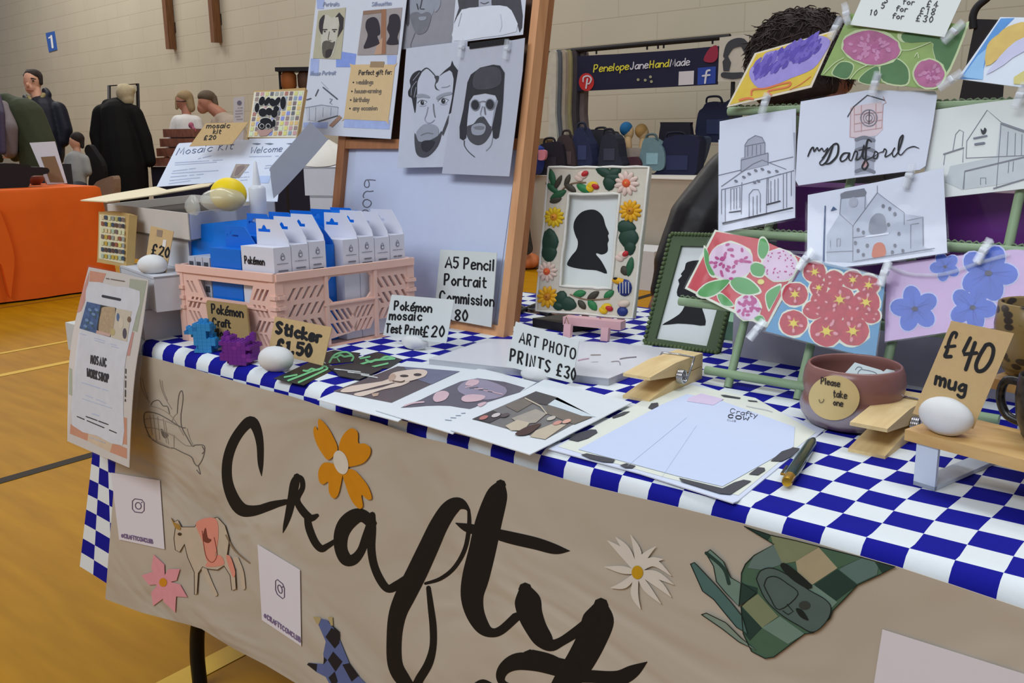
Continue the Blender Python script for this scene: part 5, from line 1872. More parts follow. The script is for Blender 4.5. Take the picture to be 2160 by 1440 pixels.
def flower(x, y, r, petal, core, n=9, core2=None):
    m = MB()
    for k in range(n):
        t_ = 2 * pi * k / n + x
        fmb(m, x + cos(t_) * r * .62, y + sin(t_) * r * .62, r * .40, r * .2, .0034, petal, t_)
    o = m.build('clay_flower', ff)
    m = MB()
    fmb(m, x, y, r * .36, r * .38, .0055, core)
    if core2:
        fmb(m, x, y, r * .16, r * .17, .0062, core2)
    m.build('flower_centre', o)


def leaf(x, y, rx, ry, rot, mat, n=0):
    m = MB()
    fmb(m, x, y, rx * 1.12, ry * 1.1, .003, mat, rot, .001, .45)
    m.build('clay_leaf', ff)


LG1, LG2, LG3, LG4 = mt((40, 92, 58), .55, .06), mt((30, 62, 46), .5, .06), mt((66, 60, 48), .55, .06), mt((46, 122, 70), .5, .06)
PKP, ORC, YLP, YLO, BRC, RED = mt((226, 198, 182), .6, .04), mt((220, 92, 50), .5), mt((222, 184, 28), .5, .05), mt((224, 164, 24), .5, .05), mt((120, 70, 24), .5), mt((186, 44, 48), .5, .05)
flower(870, 168, 95, PKP, ORC, 11, mt((232, 150, 60), .5))
flower(320, 425, 78, YLP, mt((216, 140, 36), .5), 12, BRC)
flower(900, 378, 86, YLO, mt((200, 130, 20), .5), 12, BRC)
flower(266, 838, 78, PKP, ORC, 11, mt((232, 150, 60), .5))
flower(270, 1030, 84, YLO, mt((190, 120, 20), .5), 11, BRC)
for x, y, rx, ry, rot, mm in ((305, 125, 62, 24, 1.35, LG1), (350, 160, 56, 18, -1.1, LG3), (305, 205, 60, 22, .7, LG1), (350, 255, 64, 26, -.5, LG1), (330, 295, 44, 22, -.3, LG3), (420, 145, 46, 18, -1.2, LG3), (440, 200, 50, 24, .6, LG3), (540, 205, 52, 28, .5, LG4), (700, 80, 70, 36, .5, LG2), (770, 90, 60, 36, -.5, LG2), (740, 160, 46, 60, .1, LG2), (760, 120, 56, 40, 0, LG2), (285, 610, 62, 90, .0, LG2), (280, 690, 55, 70, .0, LG2), (285, 560, 34, 48, 0, LG2), (865, 500, 70, 52, .1, LG2), (885, 580, 70, 76, .0, LG2), (895, 650, 40, 60, 0, LG2), (895, 800, 26, 70, .2, LG1), (855, 830, 30, 36, -.4, LG3), (370, 1040, 46, 56, .4, LG2), (420, 1080, 66, 50, .3, LG2), (350, 1100, 40, 30, .2, LG2), (512, 1005, 46, 26, -.2, LG4), (615, 1020, 50, 24, -.6, LG3), (735, 1010, 42, 24, -.6, LG4), (530, 1088, 40, 24, .9, LG3), (610, 1092, 46, 28, .9, LG4)):
    leaf(x, y, rx, ry, rot, mm)
for x, y, b1, b2 in ((530, 105, PKP, RED), (610, 185, YLP, RED), (840, 712, PKP, RED), (715, 1110, YLP, RED)):
    m = MB()
    fmb(m, x, y, 44, 32, .0035, b1, -.3)
    fmb(m, x - 24, y + 24, 34, 24, .003, b1, .4)
    o = m.build('clay_bud', ff)
    m = MB()
    fmb(m, x + 22, y - 8 if b1 is PKP else y + 6, 32, 22, .005, b2, -.7 if b1 is PKP else .4)
    m.build('bud_tip', o)
m = MB()
BLV = mt((34, 52, 120), .45, .05)
fmb(m, 855, 960, 56, 66, .006, BLV, 0)
fmb(m, 838, 1140, 42, 38, .004, BLV, 0)
fmb(m, 848, 1080, 46, 30, .0045, mt((222, 200, 180), .5), -.1)
for k in range(4):
    q0 = [a.P((820 + k * 22, 915 + j * 22), .0075) for j in range(5)]
    m.tube(q0, .0007, CLW, 5)
m.build('clay_vase', ff)
m = MB()
fmb(m, 812, 910, 56, 26, .006, YLO, .2)
fmb(m, 790, 892, 20, 12, .008, INK, .1)
m.build('clay_bee', ff)
m = MB()
BST = mt((140, 112, 84), .6)
for st in ([(360, 240), (410, 190), (470, 165), (560, 160)], [(440, 1010), (540, 1045), (640, 1050), (740, 1040)]):
    m.tube([a.P(p, .0015) for p in cat(st, 4)], .0012, BST, 6)
    m.build('clay_stem', ff)
    m = MB()
# little pink easel
PKE = mt((226, 178, 180), .55, .03)
me_ = thing('mini_easel', 'small pink wooden easel carrying the flower frame', 'easel', T(1238, 712))
u_, n_ = FF.u, V((sin(radians(11)), -cos(radians(11)), 0))
b0, b1 = onz(1171, 668, FF.o.z - .004), onz(1300, 679, FF.o.z - .004)
hb = V((0, 0, .014))
m = MB()
c0 = V((T(1190, 708).x - .012, T(1190, 708).y + .012, FF.o.z - .018))
m.obox(c0, u_ * .108, -n_ * .022, V((0, 0, .014)), PKE)
bevel(m.build('ledge', me_), .001)
for x, y in ((1197, 711), (1276, 719)):
    p = T(x, y)
    al = (p - FF.o).dot(FF.u)
    m = MB()
    m.bar(p, V((p.x, p.y, FF.o.z - .012)) - n_ * .004, .013, .010, PKE, n_)
    m.bar(FF.L(al, -.022, -.021), FF.L(al + (.008 if x < 1230 else -.008), .17, -.021), .012, .006, PKE, FF.n)
    m.build('leg', me_)
m = MB()
p = (T(1197, 711) + T(1276, 719)) / 2 - n_ * .105
m.bar(p, FF.L(.05, .165, -.028), .012, .008, PKE, n_)
m.build('leg', me_)
m = MB()
for x in (1197, 1268):
    p = onz(x, 672, FF.o.z - .004)
    m.tube([p + V((-.006, -.002, -.012)), p + V((0, -.003, .004)), p + V((.006, -.002, -.012))], .0008, mt((150, 110, 80), .6), 6)
    m.build('hook_wire', me_)
    m = MB()

# ================================================================ GREEN BEADED FRAME
GF = Pl(T(1362, 727), 4, 23)
gf = thing('beaded_frame', 'dark green frame with a beaded edge around a black silhouette, leaning behind the giant peg', 'picture frame', GF.L(.06, 0, -.005))
a = Art(GF, .0004, (1080, 340, 3.6))
GRF = mt((66, 84, 50), .5, .05)
ow = [(1205, 550), (1765, 565), (1560, 1452), (1002, 1378)]
iw = [(1282, 640), (1690, 650), (1478, 1402), (1088, 1345)]
ringslab(ow, iw, .014, GRF, 'frame_body', gf, a)
m = MB()
GRB = mt((84, 100, 62), .5, .05)
for i in range(4):
    p0, p1 = ow[i], ow[(i + 1) % 4]
    n = (22, 26, 20, 24)[i]
    for k in range(n):
        f_ = (k + .5) / n
        fmb_c = a.P((p0[0] + (p1[0] - p0[0]) * f_, p0[1] + (p1[1] - p0[1]) * f_), .001)
        m.ball(fmb_c, .0036, GRB, 8, 6)
o = m.build('bead_edge', gf)
q = Art(GF.at(-.006), .0004, (1080, 340, 3.6))
q.slab([(1276, 634), (1696, 644), (1484, 1408), (1082, 1350)], .004, mt((218, 222, 218), .6, .012))
q.poly(cat([(1140, 1243), (1200, 1205), (1270, 1160), (1305, 1110), (1312, 1060), (1255, 1020), (1256, 970), (1270, 930), (1262, 900), (1290, 870), (1282, 855), (1310, 820), (1320, 775), (1350, 760), (1400, 752), (1480, 760), (1560, 830), (1560, 960), (1500, 1050), (1440, 1090), (1462, 1170), (1468, 1246), (1380, 1240), (1260, 1232)], 2, True), SILB)
q.build('silhouette_sheet', gf)

# mint case lying behind, dark straps and phone behind the easel
MNT = mt((150, 198, 164), .5, .03)
m = MB()
p0 = T(1326, 706)
m.obox(p0 + V((0, .07, 0)), V((.30, -.01, 0)), V((.02, .14, 0)), V((0, 0, .032)), MNT)
o = tag(bevel(m.build('mint_case'), .012, 4), 'flat pale green case lying on the cloth behind the two silhouette frames', 'case')
DKP = mt((34, 32, 34), .45, .05)
m = MB()
p0 = T(1090, 693)
m.obox(p0 + V((.012, .03, .0)), V((.085, -.004, 0)), V((.02, .06, 0)), V((0, 0, .016)), DKP)
o = bevel(m.build('dark_pouch'), .004, 3)
tag(o, 'small dark pouch lying on the cloth behind the portrait easel foot', 'pouch')
m = MB()
m.tube(cat([T(1072, 632, .004), T(1110, 652, .004), T(1140, 658, .004), T(1160, 664, .004)], 5), .0045, DKP, 8)
m.tube(cat([T(1070, 668, .004), T(1112, 650, .006), T(1140, 640, .004)], 5), .0045, DKP, 8)
tag(m.build('camera_strap'), 'thin black strap crossed on the cloth behind the portrait easel', 'strap')
m = MB()
p0 = T(1092, 664)
m.obox(p0 + V((0, .03, 0)), V((.07, -.004, 0)), V((.02, .05, 0)), V((0, 0, .006)), mt((150, 116, 96), .6, .05))
tag(bevel(m.build('notebook'), .002), 'thin brown notebook lying behind the flower frame', 'notebook')


# ================================================================ CARD RACK
RP = Pl(T(1535, 817), 0, 26)
RGR = mt((142, 164, 128), .5, .04)
rk = thing('card_rack', 'pale green wooden rack of rails and uprights hung with greeting cards', 'rack', RP.L(.1, 0))


def ruv(x, y):
    p = RP.P(x, y)
    return (p - RP.o).dot(RP.u), (p - RP.o).dot(RP.w)


for x, y, w0 in ((1535, 817, 0.0), (1682, 842, 0.0), (1868, 780, -.004), (2128, 515, .0)):
    a_, w_ = ruv(x, y)
    m = MB()
    if w_ < .03:
        w0 = w_
    m.tube([RP.L(a_, max(w0, -.004)), RP.L(a_, .40)], .0058, RGR, 10)
    m.build('upright', rk)
aL, aR = ruv(1492, 778)[0], ruv(2128, 515)[0] + .03
for w_, l0 in ((ruv(1600, 800)[1], aL), (ruv(1480, 642)[1], ruv(1437, 632)[0]), (ruv(1660, 500)[1], ruv(1540, 470)[0]), (ruv(1580, 236)[1], ruv(1538, 240)[0])):
    m = MB()
    m.tube([RP.L(l0, w_, .003), RP.L(aR, w_, .003)], .0062, RGR, 10)
    m.build('rail', rk)
    if w_ > .03:
        m = MB()
        q = []
        for k in range(160):
            f_ = l0 + (aR - l0) * k / 159
            q.append(RP.L(f_, w_ + .0075 + .0016 * sin(k * 1.9), .003 + .0016 * cos(k * 1.9)))
        m.tube(q, .0014, mt((112, 128, 100), .7), 5)
        m.build('twisted_cord', rk)

# ---------------------------------------------------------------- the cards
GC = 'cards clipped to the green rack'
CWH = mt((212, 216, 230), .5, .012, coat=.25)
CW2 = mt((222, 226, 222), .5, .012, coat=.25)
PCL, PCD, PCM = mt((120, 122, 134), .6, 0), mt((58, 58, 66), .6, 0), mt((168, 172, 186), .6, .05, 60)


def rcard(off, pts, mat, label, sleeve=True, name='art_card', category='card', smooth=0):
    t = thing(name, label, category, RP.P(pts[0][0], pts[0][1], off), GC)
    a = Art(RP.at(off), .0003)
    a.slab(pts, .001, mat)
    a._r, a._pts, a._off, a._s = t, pts, off, sleeve
    return a


def rfin(a, px_path=None):
    a.build('printed_card', a._r)
    if px_path:
        m = MB()
        m.tube([RP.P(x, y, a._off + .0045) for x, y in cat(px_path, 5)], .0024, CLIPM, 8)  # clear tube added to catch a bright streak along the sleeve edge
        m.build('sleeve_streak', a._r)
    if a._s:
        cx = sum(p[0] for p in a._pts) / len(a._pts)
        cy = sum(p[1] for p in a._pts) / len(a._pts)
        q = Art(RP.at(a._off + .0022), .0003)
        q.slab([(cx + (x - cx) * 1.035, cy + (y - cy) * 1.035) for x, y in a._pts], .0004, FILM)
        q.build('clear_sleeve', a._r)


# lavender
YB_, LV1, LV2, LV3, ORB = mt((222, 190, 66), .5, .08), mt((116, 98, 190), .5, .12, 120), mt((92, 74, 172), .5, .1), mt((160, 146, 214), .5, .1, 90), mt((222, 120, 70), .5)
a = rcard(.024, [(1533, 226), (1592, 112), (1766, 62), (1712, 184)], mt((226, 214, 190), .5), 'yellow card with a bunch of purple lavender, top left of the rack')
a.mp = (1560, 0, 3.6)
a.poly([(-75, 795), (130, 410), (725, 240), (535, 645)], YB_, 1)
a.poly(cat([(75, 580), (90, 510), (160, 470), (200, 400), (330, 370), (450, 320), (600, 270), (690, 310), (650, 400), (560, 520), (400, 590), (250, 650), (140, 665)], 3, True), LV3, 2)
rn = random.Random(4)
for k in range(150):
    f_ = rn.uniform(0, 1)
    x, y = 100 + f_ * 470, 600 - f_ * 220 + rn.uniform(-95, 70)
    if y > 640 - (x - 60) * .42 or y < 420 - (x - 100) * .3:
        continue
    x2, y2 = x + rn.uniform(25, 55), y - rn.uniform(40, 70)
    a.line([(x, y, 18), ((x + x2) / 2, (y + y2) / 2, 30), (x2, y2, 10)], 0, LV1 if k % 2 else LV2, 3)
a.line([(90, 720), (100, 680), (200, 670), (300, 640), (385, 625), (360, 660), (220, 690), (240, 720)], 13, ORB, 4)
a.line([(0, 760), (60, 745), (100, 750)], 16, ORB, 4)
a.line([(380, 680), (460, 640), (540, 580)], 5, ORB, 4)
rfin(a)
# pink hydrangea on green
GN1, GN2, GN3, GNP = mt((146, 172, 100), .5, .1), mt((84, 124, 78), .5, .12), mt((194, 208, 160), .5), mt((182, 106, 146), .5, .18, 70)
PLP = mt((198, 136, 172), .5, .15, 70)
a = rcard(.030, [(1731, 158), (1792, 28), (2040, 52), (1976, 190)], GN1, 'green card with pink hydrangea heads, top middle of the rack')
a.mp = (1560, 0, 3.6)
for pts in ([(1230, 240), (1560, 290), (1640, 260), (1690, 200), (1740, 190), (1560, 600), (1470, 400), (1450, 320), (1230, 320)], [(700, 545), (760, 470), (840, 470), (870, 510), (820, 600), (720, 580)], [(1065, 480), (1140, 440), (1220, 450), (1290, 530), (1270, 650), (1080, 620)], [(900, 620), (960, 540), (1060, 500), (1050, 640)]):
    a.blob(pts, GN3, 1)
    a.blob([((x - sum(q[0] for q in pts) / len(pts)) * .9 + sum(q[0] for q in pts) / len(pts), (y - sum(q[1] for q in pts) / len(pts)) * .9 + sum(q[1] for q in pts) / len(pts)) for x, y in pts], GN2, 2)
for cx, cy, rx, ry in ((1000, 360, 232, 140), (1440, 560, 130, 120)):
    a.ell(cx, cy, rx, ry, GN3, 3, .1, 26, .03)
    a.ell(cx, cy, rx - 16, ry - 14, GNP, 4, .1, 26, .04)
    for k in range(60 if rx > 200 else 30):
        t_, r_ = rn.uniform(0, 6.28), rn.uniform(0, .88)
        a.ell(cx + cos(t_) * r_ * (rx - 40), cy + sin(t_) * r_ * (ry - 34), 20, 12, PLP if k % 3 else mt((170, 94, 138), .5), 5, t_, 7)
for p in ([(1330, 430), (1350, 400), (1360, 440)], [(1180, 370), (1290, 380), (1450, 320)], [(840, 600), (900, 530), (980, 490)], [(640, 560), (720, 480), (790, 440)]):
    a.line(p, 7, GN3, 3)
rfin(a)
# price card at the top
a = rcard(.036, [(1793, 52), (1822, -14), (2034, -14), (1992, 78)], mt((222, 226, 220), .6, .01), 'white card listing for £4, £18 and £30 at the rack top', False, 'price_card', 'price card')
a.mp = (1560, 0, 3.6)
GI = mt((66, 66, 72), .6, 0)
for tx, x, y in (('3', 1100, 18), ('for £4', 1240, 30), ('5', 1075, 62), ('for £18', 1188, 82), ('10', 990, 112), ('for £30', 1160, 138)):
    if tx.startswith('for'):
        a.text('for', (x, y), (.99, .1), (.2, -.98), 40, 8, GI, 1, 3, 1.5)
        a.text(tx[4:], (x + 180, y + 20), (.98, .1), (.25, -.97), 48, 8, GI, 1, 4.5, 1.3)
    else:
        a.text(tx, (x, y), (.98, .1), (.25, -.97), 42, 8, GI, 1, 4.5, 1.2)
rfin(a)
# blue and yellow sunburst
a = rcard(.028, [(2019, 166), (2110, 36), (2240, 38), (2200, 190)], mt((222, 230, 240), .4, .02), 'blue, yellow and white sunburst card at the top right of the rack')
a.mp = (1900, 0, 5.538)
a.poly([(690, 920), (1170, 215), (1330, 210), (1140, 400), (1010, 520), (1000, 680), (940, 930)], mt((96, 156, 220), .4, .1), 1)
a.poly([(720, 900), (900, 650), (1010, 560), (970, 760), (960, 930)], mt((150, 196, 236), .4), 2)
a.poly(cat([(1000, 560), (1060, 460), (1140, 400), (1200, 340), (1330, 280), (1500, 260), (1700, 420), (1450, 430), (1250, 560), (1120, 700), (990, 770)], 2, True), mt((222, 190, 108), .4, .1), 3)
a.poly(cat([(1250, 560), (1450, 430), (1800, 420), (1800, 620), (1440, 600), (1200, 760), (1000, 870), (1090, 740)], 2, True), mt((206, 206, 232), .4), 3)
a.poly([(1320, 900), (1480, 800), (1800, 800), (1800, 1010), (1320, 980)], mt((216, 206, 130), .4), 3)
rfin(a)
# town hall drawing
a = rcard(.014, [(1518, 256), (1600, 240), (1679, 229), (1677, 459), (1515, 491)], CWH, 'white card with a pencil drawing of a domed town hall, left of the rack', True)
a.mp = (1080, 340, 3.6)


def dl(a, segs, w, m, lay=2):
    for s in segs:
        a.line(s, w, m, lay, False)


a.poly([(1745, 130), (1740, 20), (1980, -60), (1990, -180), (2150, -220), (2150, 60), (1940, 110), (1740, 180), (1580, 220), (1580, 130)], PCM, 1)
a.mp = (1560, 0, 3.6)
TH_ = mt((196, 200, 212), .6, .08, 60)
a.poly([(-160, 1060), (-60, 1080), (150, 900), (400, 890), (415, 1180), (410, 1600), (-160, 1690)], CWH, 1)
a.poly([(42, 1100), (60, 1070), (120, 1030), (175, 1045), (190, 1080), (190, 1170), (215, 1160), (215, 1250), (10, 1300), (10, 1200), (40, 1190)], PCM, 3)
dl(a, [[(40, 1195), (40, 1100), (65, 1060), (120, 1028), (170, 1042), (192, 1085), (192, 1170)], [(62, 1185), (62, 1110)], [(95, 1180), (98, 1105)], [(128, 1175), (128, 1100)], [(160, 1170), (160, 1098)], [(40, 1110), (192, 1080)], [(10, 1215), (216, 1160)], [(10, 1300), (12, 1215)], [(216, 1250), (216, 1160)], [(-160, 1330), (10, 1290)], [(216, 1235), (405, 1190)]], 5, PCL, 4)
a.mp = (1080, 340, 3.6)
dl(a, [[(1590, 190), (1830, 20), (1900, -10), (2080, 60)], [(1590, 215), (1740, 180), (2140, 70)], [(1600, 480), (2130, 355)], [(1590, 400), (1590, 220)], [(1618, 470), (1618, 210)], [(1660, 370), (1660, 210), (1730, 195), (1730, 350)], [(1685, 360), (1685, 210)], [(1705, 360), (1705, 205)], [(1655, 390), (1735, 375)], [(1800, 420), (1800, 250), (1830, 215), (1870, 215), (1885, 250), (1885, 385)], [(1830, 410), (1830, 270)], [(1860, 400), (1860, 260)], [(1945, 320), (1945, 130)], [(1965, 310), (1965, 150)], [(1995, 300), (1995, 140)], [(2020, 295), (2020, 130)], [(1935, 325), (2030, 300)], [(2060, 360), (2060, 100)], [(2085, 350), (2085, 90)], [(2120, 260), (2120, 80)], [(1930, 400), (1935, 130), (2040, 95)], [(1740, 400), (1745, 160)]], 5, PCL, 4)
for x, y in ((1760, 120), (1800, 95), (1850, 70), (1900, 60), (1950, 80), (1700, 150), (2010, 75), (1840, 160), (1870, 150)):
    a.ell(x, y, 15, 10, PCL, 4, .4, 9)
dl(a, [[(1650, 388), (1735, 376)], [(1935, 328), (2035, 302)], [(1600, 470), (2130, 352)]], 9, PCD, 5)
rfin(a)
# the lettered card
a = rcard(.020, cat([(1689, 214), (1740, 205), (1830, 190), (1972, 192), (1977, 200), (1968, 260), (1952, 350), (1940, 358), (1800, 375), (1684, 391), (1678, 380), (1682, 300)], 1), CWH, 'white card reading my Dartford over a red clock tower drawing', True)
a.mp = (1560, 0, 3.6)
TR, TRB = mt((214, 196, 200), .6, .04), mt((190, 150, 150), .6, 0)
a.poly([(845, 810), (1080, 770), (1090, 980), (1040, 1030), (880, 1050), (838, 1040)], TR, 1)
a.poly([(878, 1050), (1030, 1030), (1020, 1310), (874, 1328)], PCM, 1)
dl(a, [[(845, 820), (838, 1040), (880, 1045)], [(870, 810), (872, 1000), (1080, 970), (1090, 790), (1112, 780), (1090, 735)], [(872, 870), (1085, 850)], [(872, 940), (1085, 910)], [(925, 1000), (925, 800)], [(1035, 980), (1035, 790)]], 6, TRB, 2)
dl(a, [[(820, 885), (865, 810), (970, 722), (1100, 760)]], 7, PCD, 3)
for r_ in (62, 42, 24):
    a.line([(982 + cos(k * pi / 8) * r_, 895 + sin(k * pi / 8) * r_) for k in range(17)], 7 if r_ > 50 else 5, PCL, 3)
a.line([(985, 840), (982, 940)], 6, PCD, 4, False)
a.ell(955, 1250, 26, 34, TRB, 2)
for y in (1060, 1140, 1210, 1300):
    a.line([(885, y), (950, y - 18), (1020, y + 5)], 26, PCL, 2)
LT_ = mt((22, 22, 26), .6, 0)
a.line([(518, 1186, 9), (540, 1135, 12), (560, 1118, 12), (565, 1150, 9), (590, 1120, 11), (600, 1145, 9), (625, 1125, 11), (640, 1150, 8), (670, 1122, 9), (650, 1170, 9), (625, 1200, 6)], 0, LT_, 5)
a.line([(712, 1095, 10), (690, 1160, 15), (660, 1225, 14), (625, 1252, 10), (608, 1235, 9), (640, 1195, 9), (690, 1120, 11), (730, 1090, 14), (750, 1110, 15), (740, 1180, 15), (690, 1235, 14), (655, 1245, 8)], 0, LT_, 5)
a.line([(830, 1160, 8), (790, 1165, 13), (765, 1200, 14), (775, 1225, 11), (810, 1205, 9), (835, 1160, 12), (830, 1205, 11), (850, 1215, 8), (875, 1150, 10), (895, 1160, 10), (885, 1210, 9), (920, 1190, 7), (945, 1100, 12), (935, 1190, 12), (950, 1205, 8)], 0, LT_, 5)
a.line([(905, 1140, 5), (990, 1120, 9)], 0, LT_, 5)
a.line([(1000, 1075, 9), (975, 1060, 13), (960, 1120, 15), (955, 1210, 13), (930, 1265, 12), (950, 1285, 11), (975, 1250, 12), (965, 1215, 8), (1010, 1190, 7), (1030, 1150, 10), (1050, 1165, 10), (1040, 1200, 10), (1015, 1195, 7), (1060, 1160, 6), (1090, 1150, 9), (1100, 1130, 10), (1115, 1145, 10), (1105, 1190, 10), (1150, 1165, 8), (1180, 1120, 10), (1160, 1155, 9), (1170, 1190, 9), (1205, 1150, 10), (1235, 1060, 14), (1240, 1025, 11), (1215, 1060, 13), (1205, 1150, 12), (1225, 1175, 8), (1270, 1130, 7), (1320, 1112, 9), (1362, 1125, 5)], 0, LT_, 5)
rfin(a)
# theatre drawing
a = rcard(.012, [(1969, 232), (2080, 216), (2215, 200), (2215, 392), (1955, 420), (1950, 360)], CW2, 'white card with a pencil drawing of a gabled building, right edge', True)
a.mp = (1560, 0, 3.6)
a.poly([(1600, 1260), (1950, 1190), (1980, 930), (2180, 990), (2180, 1360), (1920, 1410), (1690, 1440), (1560, 1380)], mt((200, 206, 208), .6, .08, 50), 1)
dl(a, [[(1720, 1200), (1725, 1070), (1880, 835), (1990, 930), (2160, 990)], [(1950, 1430), (1985, 950)], [(1620, 1140), (1640, 1020), (1670, 985), (1700, 1000), (1690, 1110)], [(1550, 1250), (1560, 1170), (1700, 1120), (1695, 1230)], [(1720, 1200), (2160, 1180)], [(2030, 1180), (2040, 1000)], [(2090, 1180), (2095, 1010)], [(2140, 1180), (2145, 1020)], [(2040, 1310), (2045, 1230)], [(2075, 1300), (2080, 1225)], [(1830, 1400), (1830, 1350), (1870, 1350), (1870, 1395)]], 5, PCL, 2)
dl(a, [[(1985, 940), (2170, 1005)], [(1700, 1430), (1710, 1300), (2170, 1190)], [(1930, 1430), (2180, 1355)], [(1550, 1170), (1700, 1122)]], 11, mt((130, 132, 140), .6), 2)
a.blob([(1830, 975), (1850, 990), (1860, 968), (1876, 985), (1862, 1015), (1840, 1015)], PCD, 3)
a.scrib((1780, 1050), (1880, 1030), 5, 14, PCL, 3, 0)
a.scrib((1790, 1095), (1860, 1085), 4, 18, PCL, 3, 0)
rfin(a)
# church drawing
a = rcard(.026, [(1704, 411), (1850, 384), (1990, 354), (1998, 533), (1850, 555), (1702, 572)], CWH, 'white card with a pencil drawing of a church with red door', True)
a.mp = (1560, 340, 3.6)
CHS = mt((190, 196, 212), .6, .1, 50)
a.poly([(660, 760), (660, 560), (760, 400), (765, 240), (950, 205), (970, 330), (1045, 230), (1250, 400), (1400, 420), (1400, 650), (1480, 680), (870, 770)], CHS, 1)
a.poly([(765, 250), (800, 230), (945, 205), (965, 235), (955, 265), (770, 285)], PCL, 2)
a.blob([(990, 550), (990, 450), (1040, 395), (1095, 410), (1112, 470), (1110, 535)], mt((140, 144, 158), .6, .08, 60), 2)
a.blob([(1010, 730), (1015, 650), (1040, 620), (1080, 618), (1105, 650), (1105, 715)], mt((206, 122, 96), .6, .06), 3)
a.ell(865, 310, 34, 38, PCM, 3)
dl(a, [[(860, 490), (1045, 240), (1250, 390)], [(1045, 240), (1045, 185)], [(760, 400), (860, 490), (860, 760)], [(770, 285), (760, 400)], [(955, 265), (950, 360)], [(1250, 390), (1250, 480)], [(1270, 450), (1390, 425), (1395, 640)], [(1300, 660), (1300, 480), (1360, 470)], [(860, 580), (1140, 545)], [(660, 690), (860, 680)], [(690, 600), (690, 650)], [(740, 590), (740, 650), (765, 640), (765, 585), (740, 590)], [(870, 760), (1480, 660)]], 4, PCL, 3)
dl(a, [[(960, 572), (1130, 548)]], 12, CWH, 3)
for x, y in ((880, 620), (900, 680), (940, 710), (970, 640), (1160, 690), (1180, 640), (1210, 550), (1240, 680), (900, 520), (940, 540), (1130, 480), (1180, 400), (1090, 340), (1140, 360)):
    a.ell(x, y, 13, 16, PCL, 3, 0, 8)
a.line([(650, 340, 9), (643, 550, 12), (638, 760, 14)], 0, mt((70, 90, 130), .6), 4)
a.poly([(690, 378), (712, 342), (740, 365)], mt((70, 90, 130), .6), 4)
rfin(a)
# red card with pink flower balls
RDB, PB_, PBD, LFG = mt((206, 76, 84), .5, .1), mt((224, 196, 218), .5, .08, 60), mt((186, 72, 138), .5, .1), mt((92, 164, 92), .5, .14, 60)
CRB = mt((224, 226, 206), .5)
a = rcard(.020, [(1508, 484), (1600, 508), (1696, 545), (1618, 690), (1530, 648), (1445, 607)], CRB, 'red card with round pink flower heads, lower left of the rack')
a.mp = (1080, 340, 3.6)
a.poly([(1550, 535), (1890, 590), (2190, 735), (1940, 1220), (1600, 1090), (1330, 962)], RDB, 1)
a.poly([(1310, 965), (1335, 958), (1600, 1090), (1940, 1225), (1930, 1262), (1600, 1110)], CRB, 2)
for cx, cy, rx, ry in ((1660, 760, 165, 140), (2030, 790, 130, 120), (1790, 1110, 95, 95)):
    a.ell(cx, cy, rx + 12, ry + 12, CRB, 3, 0, 20, .05)
    a.ell(cx, cy, rx, ry, PB_, 4, 0, 20, .05)
    for k in range(34):
        t_, r_ = rn.uniform(0, 6.28), rn.uniform(.25, .95)
        a.ell(cx + cos(t_) * r_ * rx, cy + sin(t_) * r_ * ry, 20 if rx > 140 or rx < 100 else 8, 12 if rx > 140 or rx < 100 else 6, PBD, 5, t_ * 2, 6)
for pts in ([(1460, 660), (1490, 700), (1500, 780), (1540, 860), (1500, 850), (1465, 760)], [(1410, 1000), (1480, 930), (1600, 900), (1650, 910), (1560, 1000), (1470, 1030)], [(1660, 920), (1700, 880), (1800, 900), (1880, 985), (1780, 1010), (1700, 980)], [(1880, 600), (1920, 590), (1950, 660), (1910, 740), (1870, 700)], [(1810, 800), (1850, 770), (1920, 800), (1900, 870), (1830, 860)], [(1930, 1010), (2010, 950), (2040, 960), (1980, 1080), (1950, 1120)], [(1560, 1020), (1600, 1010), (1680, 1090), (1600, 1090)], [(1840, 1190), (1890, 1170), (1920, 1210), (1870, 1215)]):
    cx = sum(p[0] for p in pts) / len(pts)
    cy = sum(p[1] for p in pts) / len(pts)
    a.blob([(cx + (x - cx) * 1.14, cy + (y - cy) * 1.2) for x, y in pts], CRB, 3)
    a.blob(pts, LFG, 4)
a.ell(1890, 915, 26, 20, mt((226, 210, 120), .5), 5)
rfin(a)
# red blossom cluster on blue
BLB, RF, RFD, YC = mt((88, 148, 190), .5, .08), mt((194, 62, 76), .5, .14, 60), mt((170, 42, 60), .5, .1), mt((230, 206, 90), .5)
a = rcard(.032, [(1703, 546), (1790, 565), (1868, 586), (1856, 680), (1846, 756), (1730, 728), (1614, 698)], BLB, 'blue card packed with red blossoms, bottom middle of the rack')
a.mp = (1560, 340, 3.6)
FLW = ((570, 840, 90), (420, 1010, 100), (600, 960, 70), (760, 1050, 115), (960, 1070, 110), (860, 900, 80), (980, 940, 90), (410, 1230, 110), (660, 1290, 130), (860, 1290, 125), (560, 1130, 80), (1000, 1170, 70), (700, 1170, 90), (720, 900, 80), (620, 1050, 80), (860, 1150, 90))
for x, y, r in FLW:
    a.ell(x, y, r * .98 + 12, r * .88 + 12, CRB, 1, 0, 16, .05)
for x, y, r in FLW:
    a.ell(x, y, r * .98, r * .88, RF, 2, 0, 16, .05)
for x, y, r in FLW:
    for k in range(5):
        t_ = k * 1.257 + x
        a.line([(x + cos(t_ + s_) * r * (.55 + .25 * (s_ == 0)), y + sin(t_ + s_) * r * (.5 + .25 * (s_ == 0))) for s_ in (-.5, 0, .5)], 7, RFD, 3)
        if k % 2 == 0:
            a.ell(x + cos(t_) * r * .55, y + sin(t_) * r * .5, r * .16, r * .1, mt((222, 150, 160), .5), 4, t_, 8)
